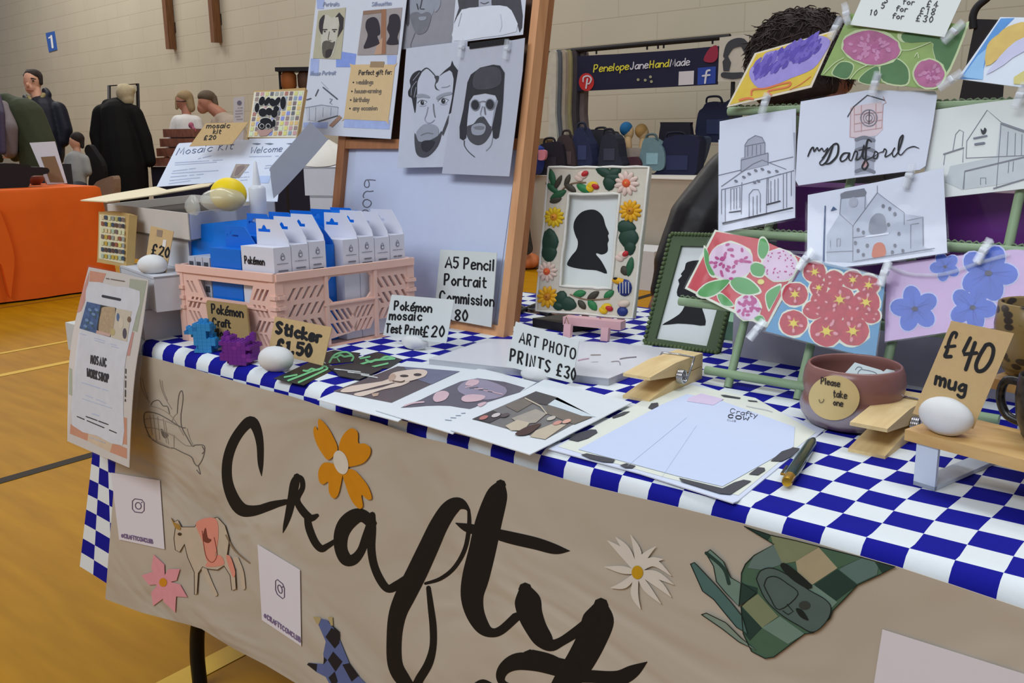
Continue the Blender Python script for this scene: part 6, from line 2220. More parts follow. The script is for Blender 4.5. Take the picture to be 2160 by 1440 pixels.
for x, y, r in FLW[:11]:
    if (x, y) in ((720, 900), (560, 1130)):
        continue
    for k in range(6):
        t_ = k * 1.047 + y
        a.line([(x, y, 16), (x + cos(t_) * r * .4, y + sin(t_) * r * .36, 4)], 0, YC, 5)
    a.ell(x, y, r * .22, r * .2, YC, 6, 0, 10)
rfin(a, [(1704, 550), (1760, 560), (1866, 588)])
# blue flowers on pink
PKB_, BF, BFD = mt((206, 174, 216), .5, .06), mt((84, 112, 208), .5, .14, 60), mt((60, 84, 180), .5, .1)
a = rcard(.016, [(1870, 556), (1960, 546), (2140, 526), (2165, 528), (2168, 686), (2000, 700), (1866, 720)], PKB_, 'pale pink card with large blue flowers, lower right of the rack')
a.mp = (1560, 340, 3.6)
for cx, cy, r in ((1330, 1120, 190), (1770, 1110, 190), (1890, 850, 230), (1560, 800, 120)):
    for lay, sc, mm in ((1, 1.12, mt((196, 200, 236), .5)), (2, 1.0, BF)):
        for k in range(5):
            t_ = k * 1.257 + cx * .01
            a.ell(cx + cos(t_) * r * .52, cy + sin(t_) * r * .48, r * .46 * sc, r * .36 * sc, mm, lay, t_, 14)
    for k in range(5):
        t_ = k * 1.257 + cx * .01
        for j in (-.14, .12):
            a.line([(cx, cy, 8), (cx + cos(t_ + j) * r * .75, cy + sin(t_ + j) * r * .7, 3)], 0, BFD, 3)
    a.ell(cx, cy, r * .13, r * .1, mt((70, 72, 96), .5), 4, 0, 9)
rfin(a, [(1872, 560), (1920, 578), (1990, 578), (2060, 556), (2130, 536)])

# clips on the rack
for x, y, ang, off, lb in ((1763, 58, 16, .034, 'clear clip between the lavender card and the hydrangea card'),
                           (1785, 28, -20, .040, 'clear clip at the left corner of the white list card'),
                           (1846, 175, 3, .036, 'clear clip holding the lettered card under the hydrangea card'),
                           (1613, 218, 3, .030, 'clear clip under the lavender card above the town hall drawing'),
                           (2012, 66, 38, .042, 'clear clip at the right corner of the white list card'),
                           (2006, 168, 50, .036, 'clear clip at the foot of the sunburst card'),
                           (1918, 370, 4, .034, 'clear clip at the top of the church card'),
                           (1597, 694, 28, .036, 'clear clip dangling at the foot of the red flower-ball card'),
                           (2075, 528, 18, .026, 'clear clip standing on the blue flower card'),
                           (2152, 200, 10, .030, 'clear clip at the right end of the gabled building card'),
                           (1700, 545, 24, .040, 'clear clip between the red flower-ball card and the blossom card'),
                           (1866, 575, 6, .040, 'clear clip between the blossom card and the blue flower card')):
    clip(RP.P(x, y, off), ang, lb, RP)

# ---------------------------------------------------------------- boxes behind the rack
PUR, SIL_ = mt((108, 48, 128), .28, .08, 30, coat=.4), mt((168, 164, 174), .3, .12, 12, coat=.2)
bp_ = Pl((T(1604, 790).x, .53, TZ), -2, 0)
t = thing('storage_box', 'purple topped silver grey storage box standing behind the card rack', 'box', bp_.L(.35, 0, -.06))
x0 = (bp_.P(1545, 720) - bp_.o).dot(bp_.u)
m = MB()
m.obox(bp_.L(x0, 0), bp_.u * .75, -bp_.n * .13, V((0, 0, .125)), SIL_)
bevel(m.build('tray', t), .004)
m = MB()
x1 = (bp_.P(1640, 480) - bp_.o).dot(bp_.u)
zl = (bp_.P(2050, 405).z - TZ)
m.obox(bp_.L(x1, .125), bp_.u * .6, -bp_.n * .12, V((0, 0, zl - .125)), PUR)
bevel(m.build('purple_body', t), .006)
m = MB()
m.obox(bp_.L(x1 - .003, .125 + .042, .002), bp_.u * .6, -bp_.n * .002, V((0, 0, .004)), mt((206, 190, 214), .3))
m.build('pale_band', t)

# ================================================================ BOWL
BC = T(1795, 893)
BC.z = TZ + .0008
bo = thing('ceramic_bowl', 'brown and grey ceramic bowl with a round Please take one sticker', 'bowl', BC)


def bowl_mat(name, ctop, cmid, cbot, z0):
    m = bpy.data.materials.new(name)
    m.use_nodes = True
    nt = m.node_tree
    b = nt.nodes['Principled BSDF']
    b.inputs['Roughness'].default_value = .28
    tc = nt.nodes.new('ShaderNodeTexCoord')
    sp = nt.nodes.new('ShaderNodeSeparateXYZ')
    n = nt.nodes.new('ShaderNodeTexNoise')
    n.inputs['Scale'].default_value = 45
    mul = nt.nodes.new('ShaderNodeMath')
    mul.operation = 'MULTIPLY_ADD'
    mul.inputs[1].default_value = .014
    cr = nt.nodes.new('ShaderNodeMapRange')
    cr.inputs[1].default_value = .005
    cr.inputs[2].default_value = .075
    rp = nt.nodes.new('ShaderNodeValToRGB')
    e = rp.color_ramp.elements
    e[0].color = (*[lin(v) for v in cbot], 1)
    e[1].color = (*[lin(v) for v in ctop], 1)
    for p_, c_ in ((.12, cbot), (.2, cmid), (.42, cmid), (.52, ctop)):
        q = e.new(p_)
        q.color = (*[lin(v) for v in c_], 1)
    nt.links.new(tc.outputs['Object'], sp.inputs[0])
    nt.links.new(tc.outputs['Object'], n.inputs['Vector'])
    nt.links.new(n.outputs['Fac'], mul.inputs[0])
    nt.links.new(sp.outputs[2], mul.inputs[2])
    nt.links.new(mul.outputs[0], cr.inputs[0])
    nt.links.new(cr.outputs[0], rp.inputs[0])
    nt.links.new(rp.outputs[0], b.inputs['Base Color'])
    return m


BMAT = bowl_mat('glazed_stoneware', (136, 92, 84), (150, 138, 146), (104, 78, 88), 0)
m = MB()
prof = [(.040, 0), (.050, .003), (.0575, .012), (.0595, .020), (.0575, .028), (.0548, .034), (.0565, .040), (.0572, .048), (.0555, .058), (.0525, .064), (.0508, .0652), (.0492, .064), (.0515, .056), (.053, .046), (.051, .034), (.050, .02), (.042, .008), (0, .006)]
m.lathe([(r * 1.01, z * 1.12) for r, z in prof], BC, BMAT, 40)
m.build('bowl_body', bo)


class CylArt(Art):
    def P(s, p, off):
        x, y = s.mp[0] + p[0] / s.mp[2], s.mp[1] + p[1] / s.mp[2]
        d = ray(x, y)
        R = s.rad + off
        ox, oy = CAM.x - s.cen.x, CAM.y - s.cen.y
        A_, B_, C_ = d.x * d.x + d.y * d.y, 2 * (ox * d.x + oy * d.y), ox * ox + oy * oy - R * R
        D_ = max(0, B_ * B_ - 4 * A_ * C_)
        return CAM + d * ((-B_ - D_ ** .5) / (2 * A_))


q = CylArt(Pl(BC, 40, 0), .0004, (1560, 640, 3.6))
q.rad, q.cen = .0606, BC
ST = mt((216, 188, 128), .45, .03)
rings = [[(718 + cos(t_) * 194 * f_, 718 + sin(t_) * 170 * f_ - 2) for t_ in [2 * pi * k / 40 for k in range(40)]] for f_ in (0.02, .25, .5, .75, 1.0)]
q.grid([[q.P(p, .0006 if i < 4 else .0004) for p in r] for i, r in enumerate(rings)], ST, True, closed=True)
for s_, x, y, sz in (('Please', 618, 608, 48), ('take', 712, 705, 50), ('one', 712, 770, 46)):
    q.text(s_, (x, y), (.985, .17), (.05, -1), sz, 8, mt((52, 44, 40), .6, 0), 4, 1.8, 1.0)
q.line([(603, 728), (608, 748), (622, 752), (636, 740), (638, 726)], 5, mt((92, 80, 60), .6, 0), 4)
q.build('round_sticker', bo)
SLP = mt((206, 216, 216), .6, .015)
for pts, yaw, lab, dd in (([(1770, 800), (1803, 764), (1858, 780), (1868, 786), (1845, 808), (1834, 822)], 24, 'white paper slip with a tiny cow drawing poking out of the bowl', 0), ([(1836, 806), (1870, 778), (1896, 783), (1884, 800), (1862, 820)], 38, 'folded white paper slip behind the drawn one in the bowl', .012)):
    pl = Pl(BC + V((.012, .012 + dd, .06)), yaw, 38)
    a = card('paper_slip', pl, pts, SLP, lab, 'paper slip', .0005)
    if dd == 0:
        a.mp = (1560, 640, 3.6)
        for p in ([(880, 500), (900, 480), (930, 490), (900, 520), (905, 560), (900, 590)], [(930, 500), (990, 510), (1040, 530), (1050, 570)], [(975, 580), (985, 540), (1010, 545), (1005, 580)], [(1030, 590), (1040, 550)]):
            a.line(p, 5, PCL)
    fin(a, 'paper slips in the bowl')

# ================================================================ LITTLE SHELF AND MUGS
BAM = wood_mat((218, 178, 116), (196, 152, 90), (6, 40, 40), .45, name='bamboo')
S0, S1 = T(1909, 905, .055), T(2160, 970, .055)
su = (S1 - S0).normalized()
sv_ = V((-su.y, su.x, 0))
sh_ = thing('mug_shelf', 'small two-tier bamboo shelf on white bracket legs at the right end', 'shelf', S0 + su * .15 + V((0, 0, -.055)))
m = MB()
m.obox(S0 - V((0, 0, .011)), su * .34, sv_ * .085, V((0, 0, .011)), BAM)
bevel(m.build('board', sh_), .002)
m = MB()
m.obox(S0 + su * .024 + sv_ * .105 + V((0, 0, .029)), su * .32, sv_ * .09, V((0, 0, .011)), BAM)
bevel(m.build('board', sh_), .002)
WBR = mt((204, 212, 224), .4, .015)
for k, o_ in enumerate((S0 + su * .012 + sv_ * .002, S0 + su * .29 + sv_ * .002)):
    m = MB()
    zb = TZ + .0008 - S0.z
    ru = V((.025, .116, 0)).normalized()
    m.obox(o_ + V((0, 0, zb)), su * .022, ru * .004, V((0, 0, -.0112 - zb)), WBR)
    m.obox(o_ + V((0, 0, zb)), su * .022, ru * .178, V((0, 0, .004)), WBR)
    m.obox(o_ + ru * .174 + su * .016 + V((0, 0, zb)), su * .022, ru * .004, V((0, 0, .029 - zb)), WBR)
    m.build('bracket_leg', sh_)
q = card('price_card', Pl(S0 + su * .040 + sv_ * .030, 10, 16), [(2007, 676), (2139, 703), (2053, 904), (1925, 872)], mt((204, 172, 122), .75, .05, 220), 'tall kraft price card reading £40 mug on the bamboo shelf')
q.mp = (1560, 640, 3.6)
q.line([(1640, 260, 16), (1648, 228, 24), (1620, 225, 26), (1590, 290, 26), (1575, 360, 28), (1560, 400, 28), (1605, 402, 28)], 0, INK)
q.line([(1565, 330), (1635, 322)], 24, INK)
q.line([(1752, 262), (1700, 365), (1702, 385), (1800, 375)], 28, INK, 1, False)
q.line([(1788, 298), (1718, 500)], 30, INK)
q.line([(1870, 315), (1820, 400), (1795, 470), (1810, 512), (1860, 500), (1910, 430), (1928, 350), (1905, 310), (1870, 315)], 30, INK)
q.text('mug', (1485, 610), (.955, .295), (.18, -.98), 98, 24, INK, 1, 3.2, 1.25)
fin(q, 'handwritten price cards')
pebble(S0 + su * .030 + sv_ * .017 + V((0, 0, .0005)), .026, .0175, .019, 'white clay pebble in front of the tall £40 mug card', -14, 12)


def spot_mat(name, base, spot, sc):
    m = bpy.data.materials.new(name)
    m.use_nodes = True
    nt = m.node_tree
    b = nt.nodes['Principled BSDF']
    b.inputs['Roughness'].default_value = .3
    tc = nt.nodes.new('ShaderNodeTexCoord')
    mp = nt.nodes.new('ShaderNodeMapping')
    mp.inputs['Scale'].default_value = (1, 1, 1.7)
    mp.inputs['Rotation'].default_value = (.3, .5, .2)
    v = nt.nodes.new('ShaderNodeTexVoronoi')
    v.inputs['Scale'].default_value = sc
    rp = nt.nodes.new('ShaderNodeValToRGB')
    rp.color_ramp.elements[0].position = .36
    rp.color_ramp.elements[1].position = .46
    rp.color_ramp.elements[0].color = (*[lin(c) for c in spot], 1)
    rp.color_ramp.elements[1].color = (*[lin(c) for c in base], 1)
    nt.links.new(tc.outputs['Object'], mp.inputs[0])
    nt.links.new(mp.outputs[0], v.inputs['Vector'])
    nt.links.new(v.outputs['Distance'], rp.inputs[0])
    nt.links.new(rp.outputs[0], b.inputs['Base Color'])
    return m


def mug(c, r, h, mat, inner, label, hang):
    t = thing('ceramic_mug', label, 'mug', c, 'ceramic mugs on the shelf')
    m = MB()
    m.lathe([(r * .66, 0), (r * .76, h * .05), (r * .97, h * .32), (r * 1.05, h * .68), (r, h), (r * .96, h * 1.01), (r * .92, h * .98), (r * .93, h * .5), (r * .8, h * .08), (0, h * .07)], c, mat, 32)
    m.build('mug_body', t)
    m = MB()
    hd = V((cos(hang), sin(hang), 0))
    m.tube(cat([c + hd * r * .98 + V((0, 0, h * .8)), c + hd * r * 1.5 + V((0, 0, h * .78)), c + hd * r * 1.62 + V((0, 0, h * .5)), c + hd * r * 1.4 + V((0, 0, h * .25)), c + hd * r * .98 + V((0, 0, h * .18))], 5), r * .13, mat, 10)
    m.build('handle', t)
    return t


mc = onz(2184, 790, TZ + .0955)
mug(mc, .0405, .074, spot_mat('leopard_glaze', (132, 108, 62), (46, 34, 24), 62), None, 'brown leopard spotted mug on the upper tier of the shelf', .6)
mc2 = T(2219, 932, .0556)
mug(mc2, .033, .062, spot_mat('dark_speckle_glaze', (40, 38, 36), (20, 19, 20), 110), None, 'dark mug on the lower tier of the shelf, cut by the picture edge', pi * .9)


# ================================================================ PEOPLE
def capsule(m, a, b, ra, rb, mat, seg=12):
    a, b = V(a), V(b)
    d = b - a
    l = d.length
    d = d / l if l > 1e-6 else V((0, 0, 1))
    pts, rr = [], []
    for k in range(5):
        t = pi / 2 * k / 4
        pts.append(a - d * ra * cos(t))
        rr.append(max(ra * sin(t), 1e-4))
    for k in range(5):
        t = pi / 2 * k / 4
        pts.append(b + d * rb * sin(t))
        rr.append(max(rb * cos(t), 1e-4))
    m.tube(pts, rr, mat, seg)


def blend(m, name, parent, voxel, smooth=4, fac=.5):
    o = m.build(name, parent)
    q = o.modifiers.new('union', 'REMESH')
    q.mode = 'VOXEL'
    q.voxel_size = voxel
    q.use_smooth_shade = True
    s = o.modifiers.new('soften', 'SMOOTH')
    s.factor = fac
    s.iterations = smooth
    return o


class Fig:
    """a person laid out in photograph px at distance D; radii in px"""
    def __init__(s, D, label, base, vox=.012):
        s.D, s.k, s.vox = D, D / FPX, vox
        g = atd(base[0], base[1], D)
        s.t = thing('person', label, 'person', (g.x, g.y, 0))
        s.mb = None

    def P(s, x, y, dd=0):
        return atd(x, y, s.D + dd)

    def part(s, name, mat, pieces, vox=None, smooth=4, label=None):
        m = MB()
        for p in pieces:
            if p[0] == 'c':
                pts = p[1:]
                for (x0, y0, r0, *d0), (x1, y1, r1, *d1) in zip(pts, pts[1:]):
                    capsule(m, s.P(x0, y0, d0[0] if d0 else 0), s.P(x1, y1, d1[0] if d1 else 0), r0 * s.k, r1 * s.k, mat)
            else:
                _, x, y, rx, ry, *d = p
                c = s.P(x, y, d[0] if d else 0)
                m.ball(c, (rx * s.k, (d[1] if len(d) > 1 else rx) * s.k, ry * s.k), mat, 16, 10, rot=Matrix.Rotation(radians(40), 3, 'Z'))
        o = blend(m, name, s.t, vox or s.vox, smooth)
        if label:
            o['label'] = label
        return o

    def dots(s, name, mat, pts):
        m = MB()
        for x, y, r, dd in pts:
            m.ball(s.P(x, y, dd), r * s.k, mat, 8, 6)
            m.build(name, s.t)
            m = MB()

    def floor_y(s, x):
        p = atd(x, 480, s.D)
        lo, hi = 279, 1400
        for _ in range(40):
            mid = (lo + hi) / 2
            if atd(x, mid, s.D).z > 0:
                lo = mid
            else:
                hi = mid
        return lo


SKN, SKD = mt((206, 154, 128), .6, .05), mt((170, 116, 94), .6, .05)


def hand(x, y, dx, dy, s=1.0):
    """palm and five fingers as pieces, pointing along (dx, dy) px"""
    nx, ny = -dy, dx
    out = [('c', (x, y, 4.2 * s), (x + dx * 7 * s, y + dy * 7 * s, 4.4 * s))]
    for k, l in enumerate((8, 9.5, 9, 7)):
        o = (k - 1.5) * 2.5 * s
        bx, by = x + dx * 8 * s + nx * o, y + dy * 8 * s + ny * o
        out.append(('c', (bx, by, 1.5 * s), (bx + dx * l * .55 * s, by + dy * l * .55 * s, 1.4 * s), (bx + dx * l * .9 * s - nx * .6, by + dy * l * .9 * s + 1.2 * s, 1.2 * s)))
    out.append(('c', (x + nx * -4 * s, y + ny * -4 * s, 1.8 * s), (x + dx * 5 * s - nx * 7 * s, y + dy * 5 * s - ny * 7 * s, 1.5 * s)))
    return out


def legs(f, xs, top, r, spread=0):
    out = []
    for x in xs:
        fy = f.floor_y(x) - 8
        out.append(('c', (x, top, r), (x + spread, (top + fy) / 2, r * .78), (x, fy - 4, r * .6)))
    return out


def shoes(f, xs, mat, r=9):
    out = []
    for x in xs:
        fy = f.floor_y(x)
        out.append(('c', (x, fy - r * .8, r * .75), (x - 6, fy - r * .55, r * .6, -.12)))
    f.part('shoes', mat, out)


# man in the navy coat
f = Fig(10.3, 'man with short dark hair in a navy hooded padded coat, standing behind the orange table', (95, 480))
f.part('body', SKN, [('e', 68, 172, 16.5, 24, 0, 20), ('e', 67, 186, 12.5, 13, -.02, 15), ('c', (74, 190, 11), (82, 222, 13)), ('e', 58, 179, 3.6, 5.5, -.115), ('e', 87, 175, 3, 6, .03), ('c', (90, 240, 28), (95, 330, 28)), ('c', (125, 232, 9), (134, 285, 8), (120, 293, 6))] + hand(120, 293, -.95, .1, .9) + legs(f, (82, 108), 335, 13), .009, 3)
f.dots('eye', mt((40, 30, 28), .4), [(58, 170, 2.0, -.088), (70, 170.5, 2.0, -.098)])
f.part('eyebrows', mt((46, 36, 32), .7), [('c', (52, 166, 1.4, -.085), (60, 165, 1.6, -.095)), ('c', (66, 165, 1.6, -.098), (75, 167, 1.4, -.09))], .006, 1)
f.part('mouth', mt((150, 88, 78), .6), [('c', (57, 190, 1.3, -.105), (70, 191, 1.3, -.105))], .006, 1)
f.part('hair', mt((44, 34, 30), .8, .1), [('e', 70, 159, 17.5, 13.5, .01, 20), ('c', (84, 160, 6), (87, 176, 4)), ('c', (52, 160, 4), (60, 151, 6))], .01)
NVY = mt((20, 22, 36), .55, .08, 12, spec=.2)
f.part('coat', NVY, [('c', (90, 240, 37), (96, 285, 38), (98, 325, 36)), ('c', (58, 228, 18), (122, 232, 18)), ('c', (125, 236, 17), (138, 275, 15), (134, 298, 12), (124, 296, 9)), ('c', (50, 232, 16), (38, 280, 15), (45, 330, 12)), ('c', (54, 205, 7), (62, 216, 9, -.06), (84, 218, 9, -.06), (100, 200, 9), (96, 192, 8, .05))], .014)
f.part('hood_lining', mt((150, 136, 92), .7, .05), [('c', (60, 204, 4, -.07), (66, 212, 4, -.1)), ('c', (92, 200, 5, -.06), (86, 212, 4, -.09))], .01)
f.part('trousers', mt((70, 78, 88), .7, .06), legs(f, (82, 108), 325, 17), .014)
shoes(f, (82, 108), mt((30, 28, 28), .5))

# bending visitor in green
f = Fig(7.8, 'person in a dark green coat bending over the orange table, head outside the picture', (60, 480))
f.part('body', SKN, [('e', -38, 175, 19, 26), ('c', (-24, 195, 12), (0, 225, 16)), ('c', (10, 235, 26), (80, 330, 30)), ('c', (20, 240, 12), (30, 300, 10), (22, 326, 8))] + hand(22, 326, -.9, .25, 1.15) + legs(f, (72, 105), 350, 18), .010, 3)
f.part('hair', mt((90, 66, 48), .8, .1), [('e', -36, 166, 22, 24), ('c', (-24, 165, 12), (-14, 205, 9))], .012)
GNC = mt((52, 58, 36), .8, .08)
f.part('coat', GNC, [('c', (14, 222, 26), (50, 250, 44), (78, 310, 40), (84, 350, 38)), ('c', (30, 235, 22), (62, 295, 19), (40, 325, 14), (32, 330, 12)), ('c', (-20, 240, 20), (-30, 300, 18), (-5, 335, 12))], .014)
f.part('jumper', mt((120, 110, 112), .8, .1), [('c', (4, 228, 17, -.13), (16, 270, 20, -.20), (20, 318, 16, -.15))], .012)
f.part('scarf', mt((66, 56, 76), .8, .1), [('c', (-6, 205, 9, -.12), (2, 240, 8, -.27), (6, 320, 7, -.30))], .01)
f.part('trousers', mt((40, 42, 50), .7), legs(f, (72, 105), 345, 23), .014)
shoes(f, (72, 105), mt((30, 28, 28), .5), 12)

# child in grey
f = Fig(9.6, 'child with dark hair in a grey jumper, sitting behind the orange table', (160, 500))
f.part('body', SKN, [('e', 160, 299, 13, 17), ('e', 148, 302, 3, 3.5), ('c', (162, 312, 7), (163, 328, 8)), ('c', (162, 338, 15), (162, 385, 16)), ('c', (176, 338, 6), (180, 362, 5.5), (158, 374, 5))] + hand(158, 374, -.95, .1, .75) + [('c', (155, 395, 12), (130, 398, 10, -.3), (130, 498, 8, -.3)), ('c', (170, 395, 12), (148, 400, 10, -.3), (148, 498, 8, -.3))], .009, 3)
f.part('hair', mt((38, 30, 28), .8, .1), [('e', 163, 292, 14.5, 14), ('c', (172, 296, 6), (174, 310, 4))], .009)
f.dots('eye', mt((40, 30, 28), .4), [(150, 297, 1.5, -.03)])
f.part('jumper', mt((150, 150, 148), .85, .08, 30), [('c', (160, 335, 18), (160, 360, 21), (160, 388, 22)), ('c', (148, 333, 10), (177, 336, 11)), ('c', (178, 338, 11), (184, 362, 10), (164, 374, 7)), ('c', (144, 338, 9), (140, 364, 8), (148, 376, 6))], .012)
f.part('trousers', mt((52, 54, 62), .7), [('c', (155, 395, 15), (130, 398, 13, -.3), (130, 494, 10, -.3)), ('c', (170, 395, 15), (148, 400, 13, -.3), (148, 494, 10, -.3))], .012)



def chair(c, yaw, sz, mat, label, seat_z=.44, w=.42):
    """simple stacking chair: seat, back, four legs"""
    t = thing('stacking_chair', label, 'chair', (c.x, c.y, 0))
    cs, sn = cos(radians(yaw)), sin(radians(yaw))

    def L(x, y, z):
        return V((c.x + x * cs - y * sn, c.y + x * sn + y * cs, z))
    m = MB()
    m.obox(L(-w / 2, -w / 2, seat_z - .03), L(w / 2, -w / 2, 0) - L(-w / 2, -w / 2, 0), L(-w / 2, w / 2, 0) - L(-w / 2, -w / 2, 0), V((0, 0, .03)), mat)
    bevel(m.build('seat', t), .012, 3)
    m = MB()
    m.obox(L(-w / 2, w / 2, seat_z + .12), L(w / 2, 0, 0) - L(-w / 2, 0, 0), L(0, .025, 0) - L(0, 0, 0), V((0, 0, sz)), mat)
    bevel(m.build('backrest', t), .012, 3)
    for x in (-w / 2 + .02, w / 2 - .02):
        for y in (-w / 2 + .02, w / 2 + .012):
            m = MB()
            m.tube([L(x, y, 0), L(x, y, seat_z - .03 if y < 0 else seat_z + .2)], .011, LEGM, 8)
            m.build('leg', t)
    return t


q_ = atd(164, 470, 9.62)
chair(q_, 200, .3, mt((52, 50, 56), .5), 'dark stacking chair under the child in grey', .40, .36)

# woman in black
f = Fig(10.2, 'woman with short pale hair seen from behind in a long black coat', (262, 480))
f.part('body', SKN, [('e', 264, 200, 15, 21), ('c', (264, 210, 9), (262, 232, 10)), ('c', (250, 245, 28), (262, 340, 30)), ('c', (214, 245, 9), (206, 290, 8), (212, 324, 6)), ('c', (284, 245, 9), (304, 290, 8), (314, 338, 6))] + hand(314, 340, .1, .99, .8) + hand(212, 326, .1, .99, .8) + legs(f, (250, 276), 340, 15), .010, 3)
f.part('hair', mt((176, 162, 130), .8, .12, 40), [('e', 264, 197, 18.5, 21), ('e', 268, 210, 14, 15), ('c', (254, 185, 8), (276, 190, 10))], .010)
BLC = mt((19, 18, 18), .8, .08, spec=.1)
f.part('coat', BLC, [('c', (246, 244, 34), (256, 300, 42), (264, 360, 46), (266, 415, 46)), ('c', (214, 236, 16), (280, 238, 18)), ('c', (212, 240, 17), (204, 285, 15), (211, 326, 12)), ('c', (284, 242, 18), (304, 290, 16), (316, 340, 13)), ('c', (226, 220, 11), (250, 214, 10), (270, 222, 9))], .014)
f.part('boots', mt((30, 28, 30), .5), legs(f, (250, 276), 405, 15), .014)
shoes(f, (250, 276), mt((30, 28, 30), .5))

# seller with glasses
f = Fig(10.9, 'woman with a light brown bob and glasses in a white shirt, beside the stacked crates', (392, 480))
f.part('body', SKD, [('e', 386, 214, 14, 19), ('e', 373, 219, 3, 4), ('c', (392, 228, 9), (394, 246, 10)), ('c', (394, 262, 20), (395, 330, 22)), ('c', (374, 262, 8), (366, 300, 7), (352, 330, 6))] + hand(352, 330, -.6, .7, .7) + legs(f, (384, 408), 335, 13), .010, 3)
f.part('hair', mt((148, 126, 92), .8, .1, 40), [('e', 390, 204, 17, 14), ('c', (396, 206, 12), (403, 228, 9)), ('c', (374, 206, 5), (373, 228, 4))], .010)
f.part('glasses', mt((60, 44, 40), .4), [('c', (372, 213, 1.4, -.08), (384, 214, 1.4, -.1), (398, 212, 1.2, -.02))], .006, 1)
f.part('shirt', mt((206, 202, 198), .8, .05), [('c', (394, 264, 24), (396, 300, 26), (398, 340, 26)), ('c', (376, 256, 14), (412, 258, 15)), ('c', (374, 260, 14), (364, 296, 12), (356, 322, 10)), ('c', (414, 262, 14), (424, 300, 12), (418, 330, 10))], .014)
f.part('flower_scarf', mt((178, 96, 122), .7, .3, 60), [('e', 403, 264, 6, 7, -.25), ('e', 409, 274, 5, 6, -.25), ('e', 402, 284, 5, 6, -.25)], .012)
f.part('skirt', mt((60, 56, 66), .7), legs(f, (384, 408), 335, 18), .014)
shoes(f, (384, 408), mt((30, 28, 30), .5))

# leaning man
f = Fig(11.0, 'man with greying hair leaning forward in a beige shirt, left of the small white notice', (500, 480))
f.part('body', SKD, [('e', 434, 217, 16, 19), ('e', 427, 228, 11, 12), ('e', 420, 222, 3.5, 4), ('c', (448, 228, 12), (466, 242, 14)), ('c', (482, 276, 18), (505, 340, 22)), ('c', (455, 262, 9), (448, 300, 8), (436, 328, 6))] + hand(436, 328, -.6, .7, .7) + legs(f, (496, 522), 345, 14), .010, 3)
f.part('hair', mt((92, 78, 62), .8, .12, 40), [('e', 436, 204, 19, 14), ('c', (450, 206, 8), (455, 220, 6))], .010)
f.dots('eye', mt((40, 30, 28), .4), [(424, 217, 1.6, -.07)])
f.part('shirt', mt((170, 154, 138), .8, .06), [('c', (470, 252, 18), (486, 270, 28), (506, 345, 30)), ('c', (458, 258, 13), (448, 298, 11), (440, 322, 9)), ('c', (500, 262, 14), (520, 310, 12), (512, 350, 9))], .014)
f.part('trousers', mt((60, 58, 56), .7), legs(f, (496, 522), 340, 18), .014)
shoes(f, (496, 522), mt((30, 28, 30), .5))

# stall holder sitting behind the rack
f = Fig(1.92, 'stall holder with tousled brown hair in a glossy black padded jacket, behind the card rack', (1720, 800), .006)
f.part('body', mt((140, 88, 70), .6, .06), [('e', 1692, 128, 76, 88), ('e', 1730, 172, 62, 56), ('e', 1786, 170, 16, 26), ('c', (1715, 200, 58), (1715, 300, 62)), ('c', (1715, 380, 110), (1725, 640, 116), (1728, 850, 112)), ('c', (1680, 880, 70), (1640, 890, 60, -.34), (1640, 1260, 40, -.36)), ('c', (1780, 880, 70), (1780, 890, 60, -.34), (1780, 1260, 40, -.36)), ('c', (1545, 380, 36), (1450, 545, 32), (1398, 625, 24)), ('c', (1398, 625, 22), (1386, 655, 21, -.02)), ('c', (1376, 662, 8, -.02), (1362, 690, 7.5, -.05), (1366, 712, 7, -.07)), ('c', (1386, 668, 8.5, -.03), (1374, 698, 8, -.06), (1378, 718, 7, -.08)), ('c', (1397, 668, 8.5, -.03), (1388, 698, 8, -.06), (1392, 716, 7, -.08)), ('c', (1407, 662, 8, -.02), (1402, 688, 7, -.05), (1404, 706, 6.5, -.07)), ('c', (1404, 644, 8, -.01), (1418, 668, 7, -.03))], .006, 3)  # skin colour darkened to carry the shadow on head and neck
HRB = mt((52, 38, 32), .75, .2, 60, bump=.5)
hp = [('e', 1690, 112, 108, 92, .02, 100), ('e', 1662, 150, 90, 86, .01), ('e', 1735, 125, 82, 80, 0), ('e', 1690, 180, 84, 52, 0)]
f.part('hair', HRB, hp, .005, 3)
rn = random.Random(21)
m = MB()
hc = f.P(1690, 116, .01)
for k in range(1500):
    a_, z_ = rn.uniform(0, 2 * pi), rn.uniform(-.55, 1)
    r_ = (1 - z_ * z_) ** .5
    n_ = V((r_ * cos(a_), r_ * sin(a_), z_))
    p_ = hc + V((n_.x * .104, n_.y * .104, n_.z * .092))
    d_ = (V((-n_.y, n_.x, 0)) * rn.uniform(-1, 1) + V((0, 0, -1)) * rn.uniform(.1, 1) + n_ * .08).normalized()
    l_ = rn.uniform(.018, .036)
    up_ = rn.uniform(-.2, .25) if k % 9 else rn.uniform(.2, .9)
    m.tube([p_, p_ + d_ * l_ * .4 + n_ * .006, p_ + d_ * l_ * .75 + n_ * (.006 + .01 * up_), p_ + d_ * l_ + n_ * (.004 + .022 * up_)], [.0016, .0015, .001, .0003], HRB, 4, False)
m.build('loose_strands', f.t)
JK = mt((30, 25, 26), .46, .16, 14, bump=.6, spec=.35)
f.part('jacket', JK, [('c', (1600, 350, 66), (1840, 350, 66)), ('c', (1715, 390, 146), (1725, 640, 150), (1728, 800, 146)), ('c', (1545, 375, 64), (1482, 470, 74), (1436, 556, 58), (1404, 612, 34)), ('c', (1862, 380, 64), (1900, 520, 60), (1840, 640, 44)), ('c', (1655, 268, 34), (1715, 290, 34, -.08), (1775, 268, 34))], .007)
f.part('trousers', mt((44, 46, 56), .7), [('c', (1680, 876, 84), (1640, 890, 72, -.34), (1640, 1230, 52, -.36)), ('c', (1780, 876, 84), (1780, 890, 72, -.34), (1780, 1230, 52, -.36))], .010)
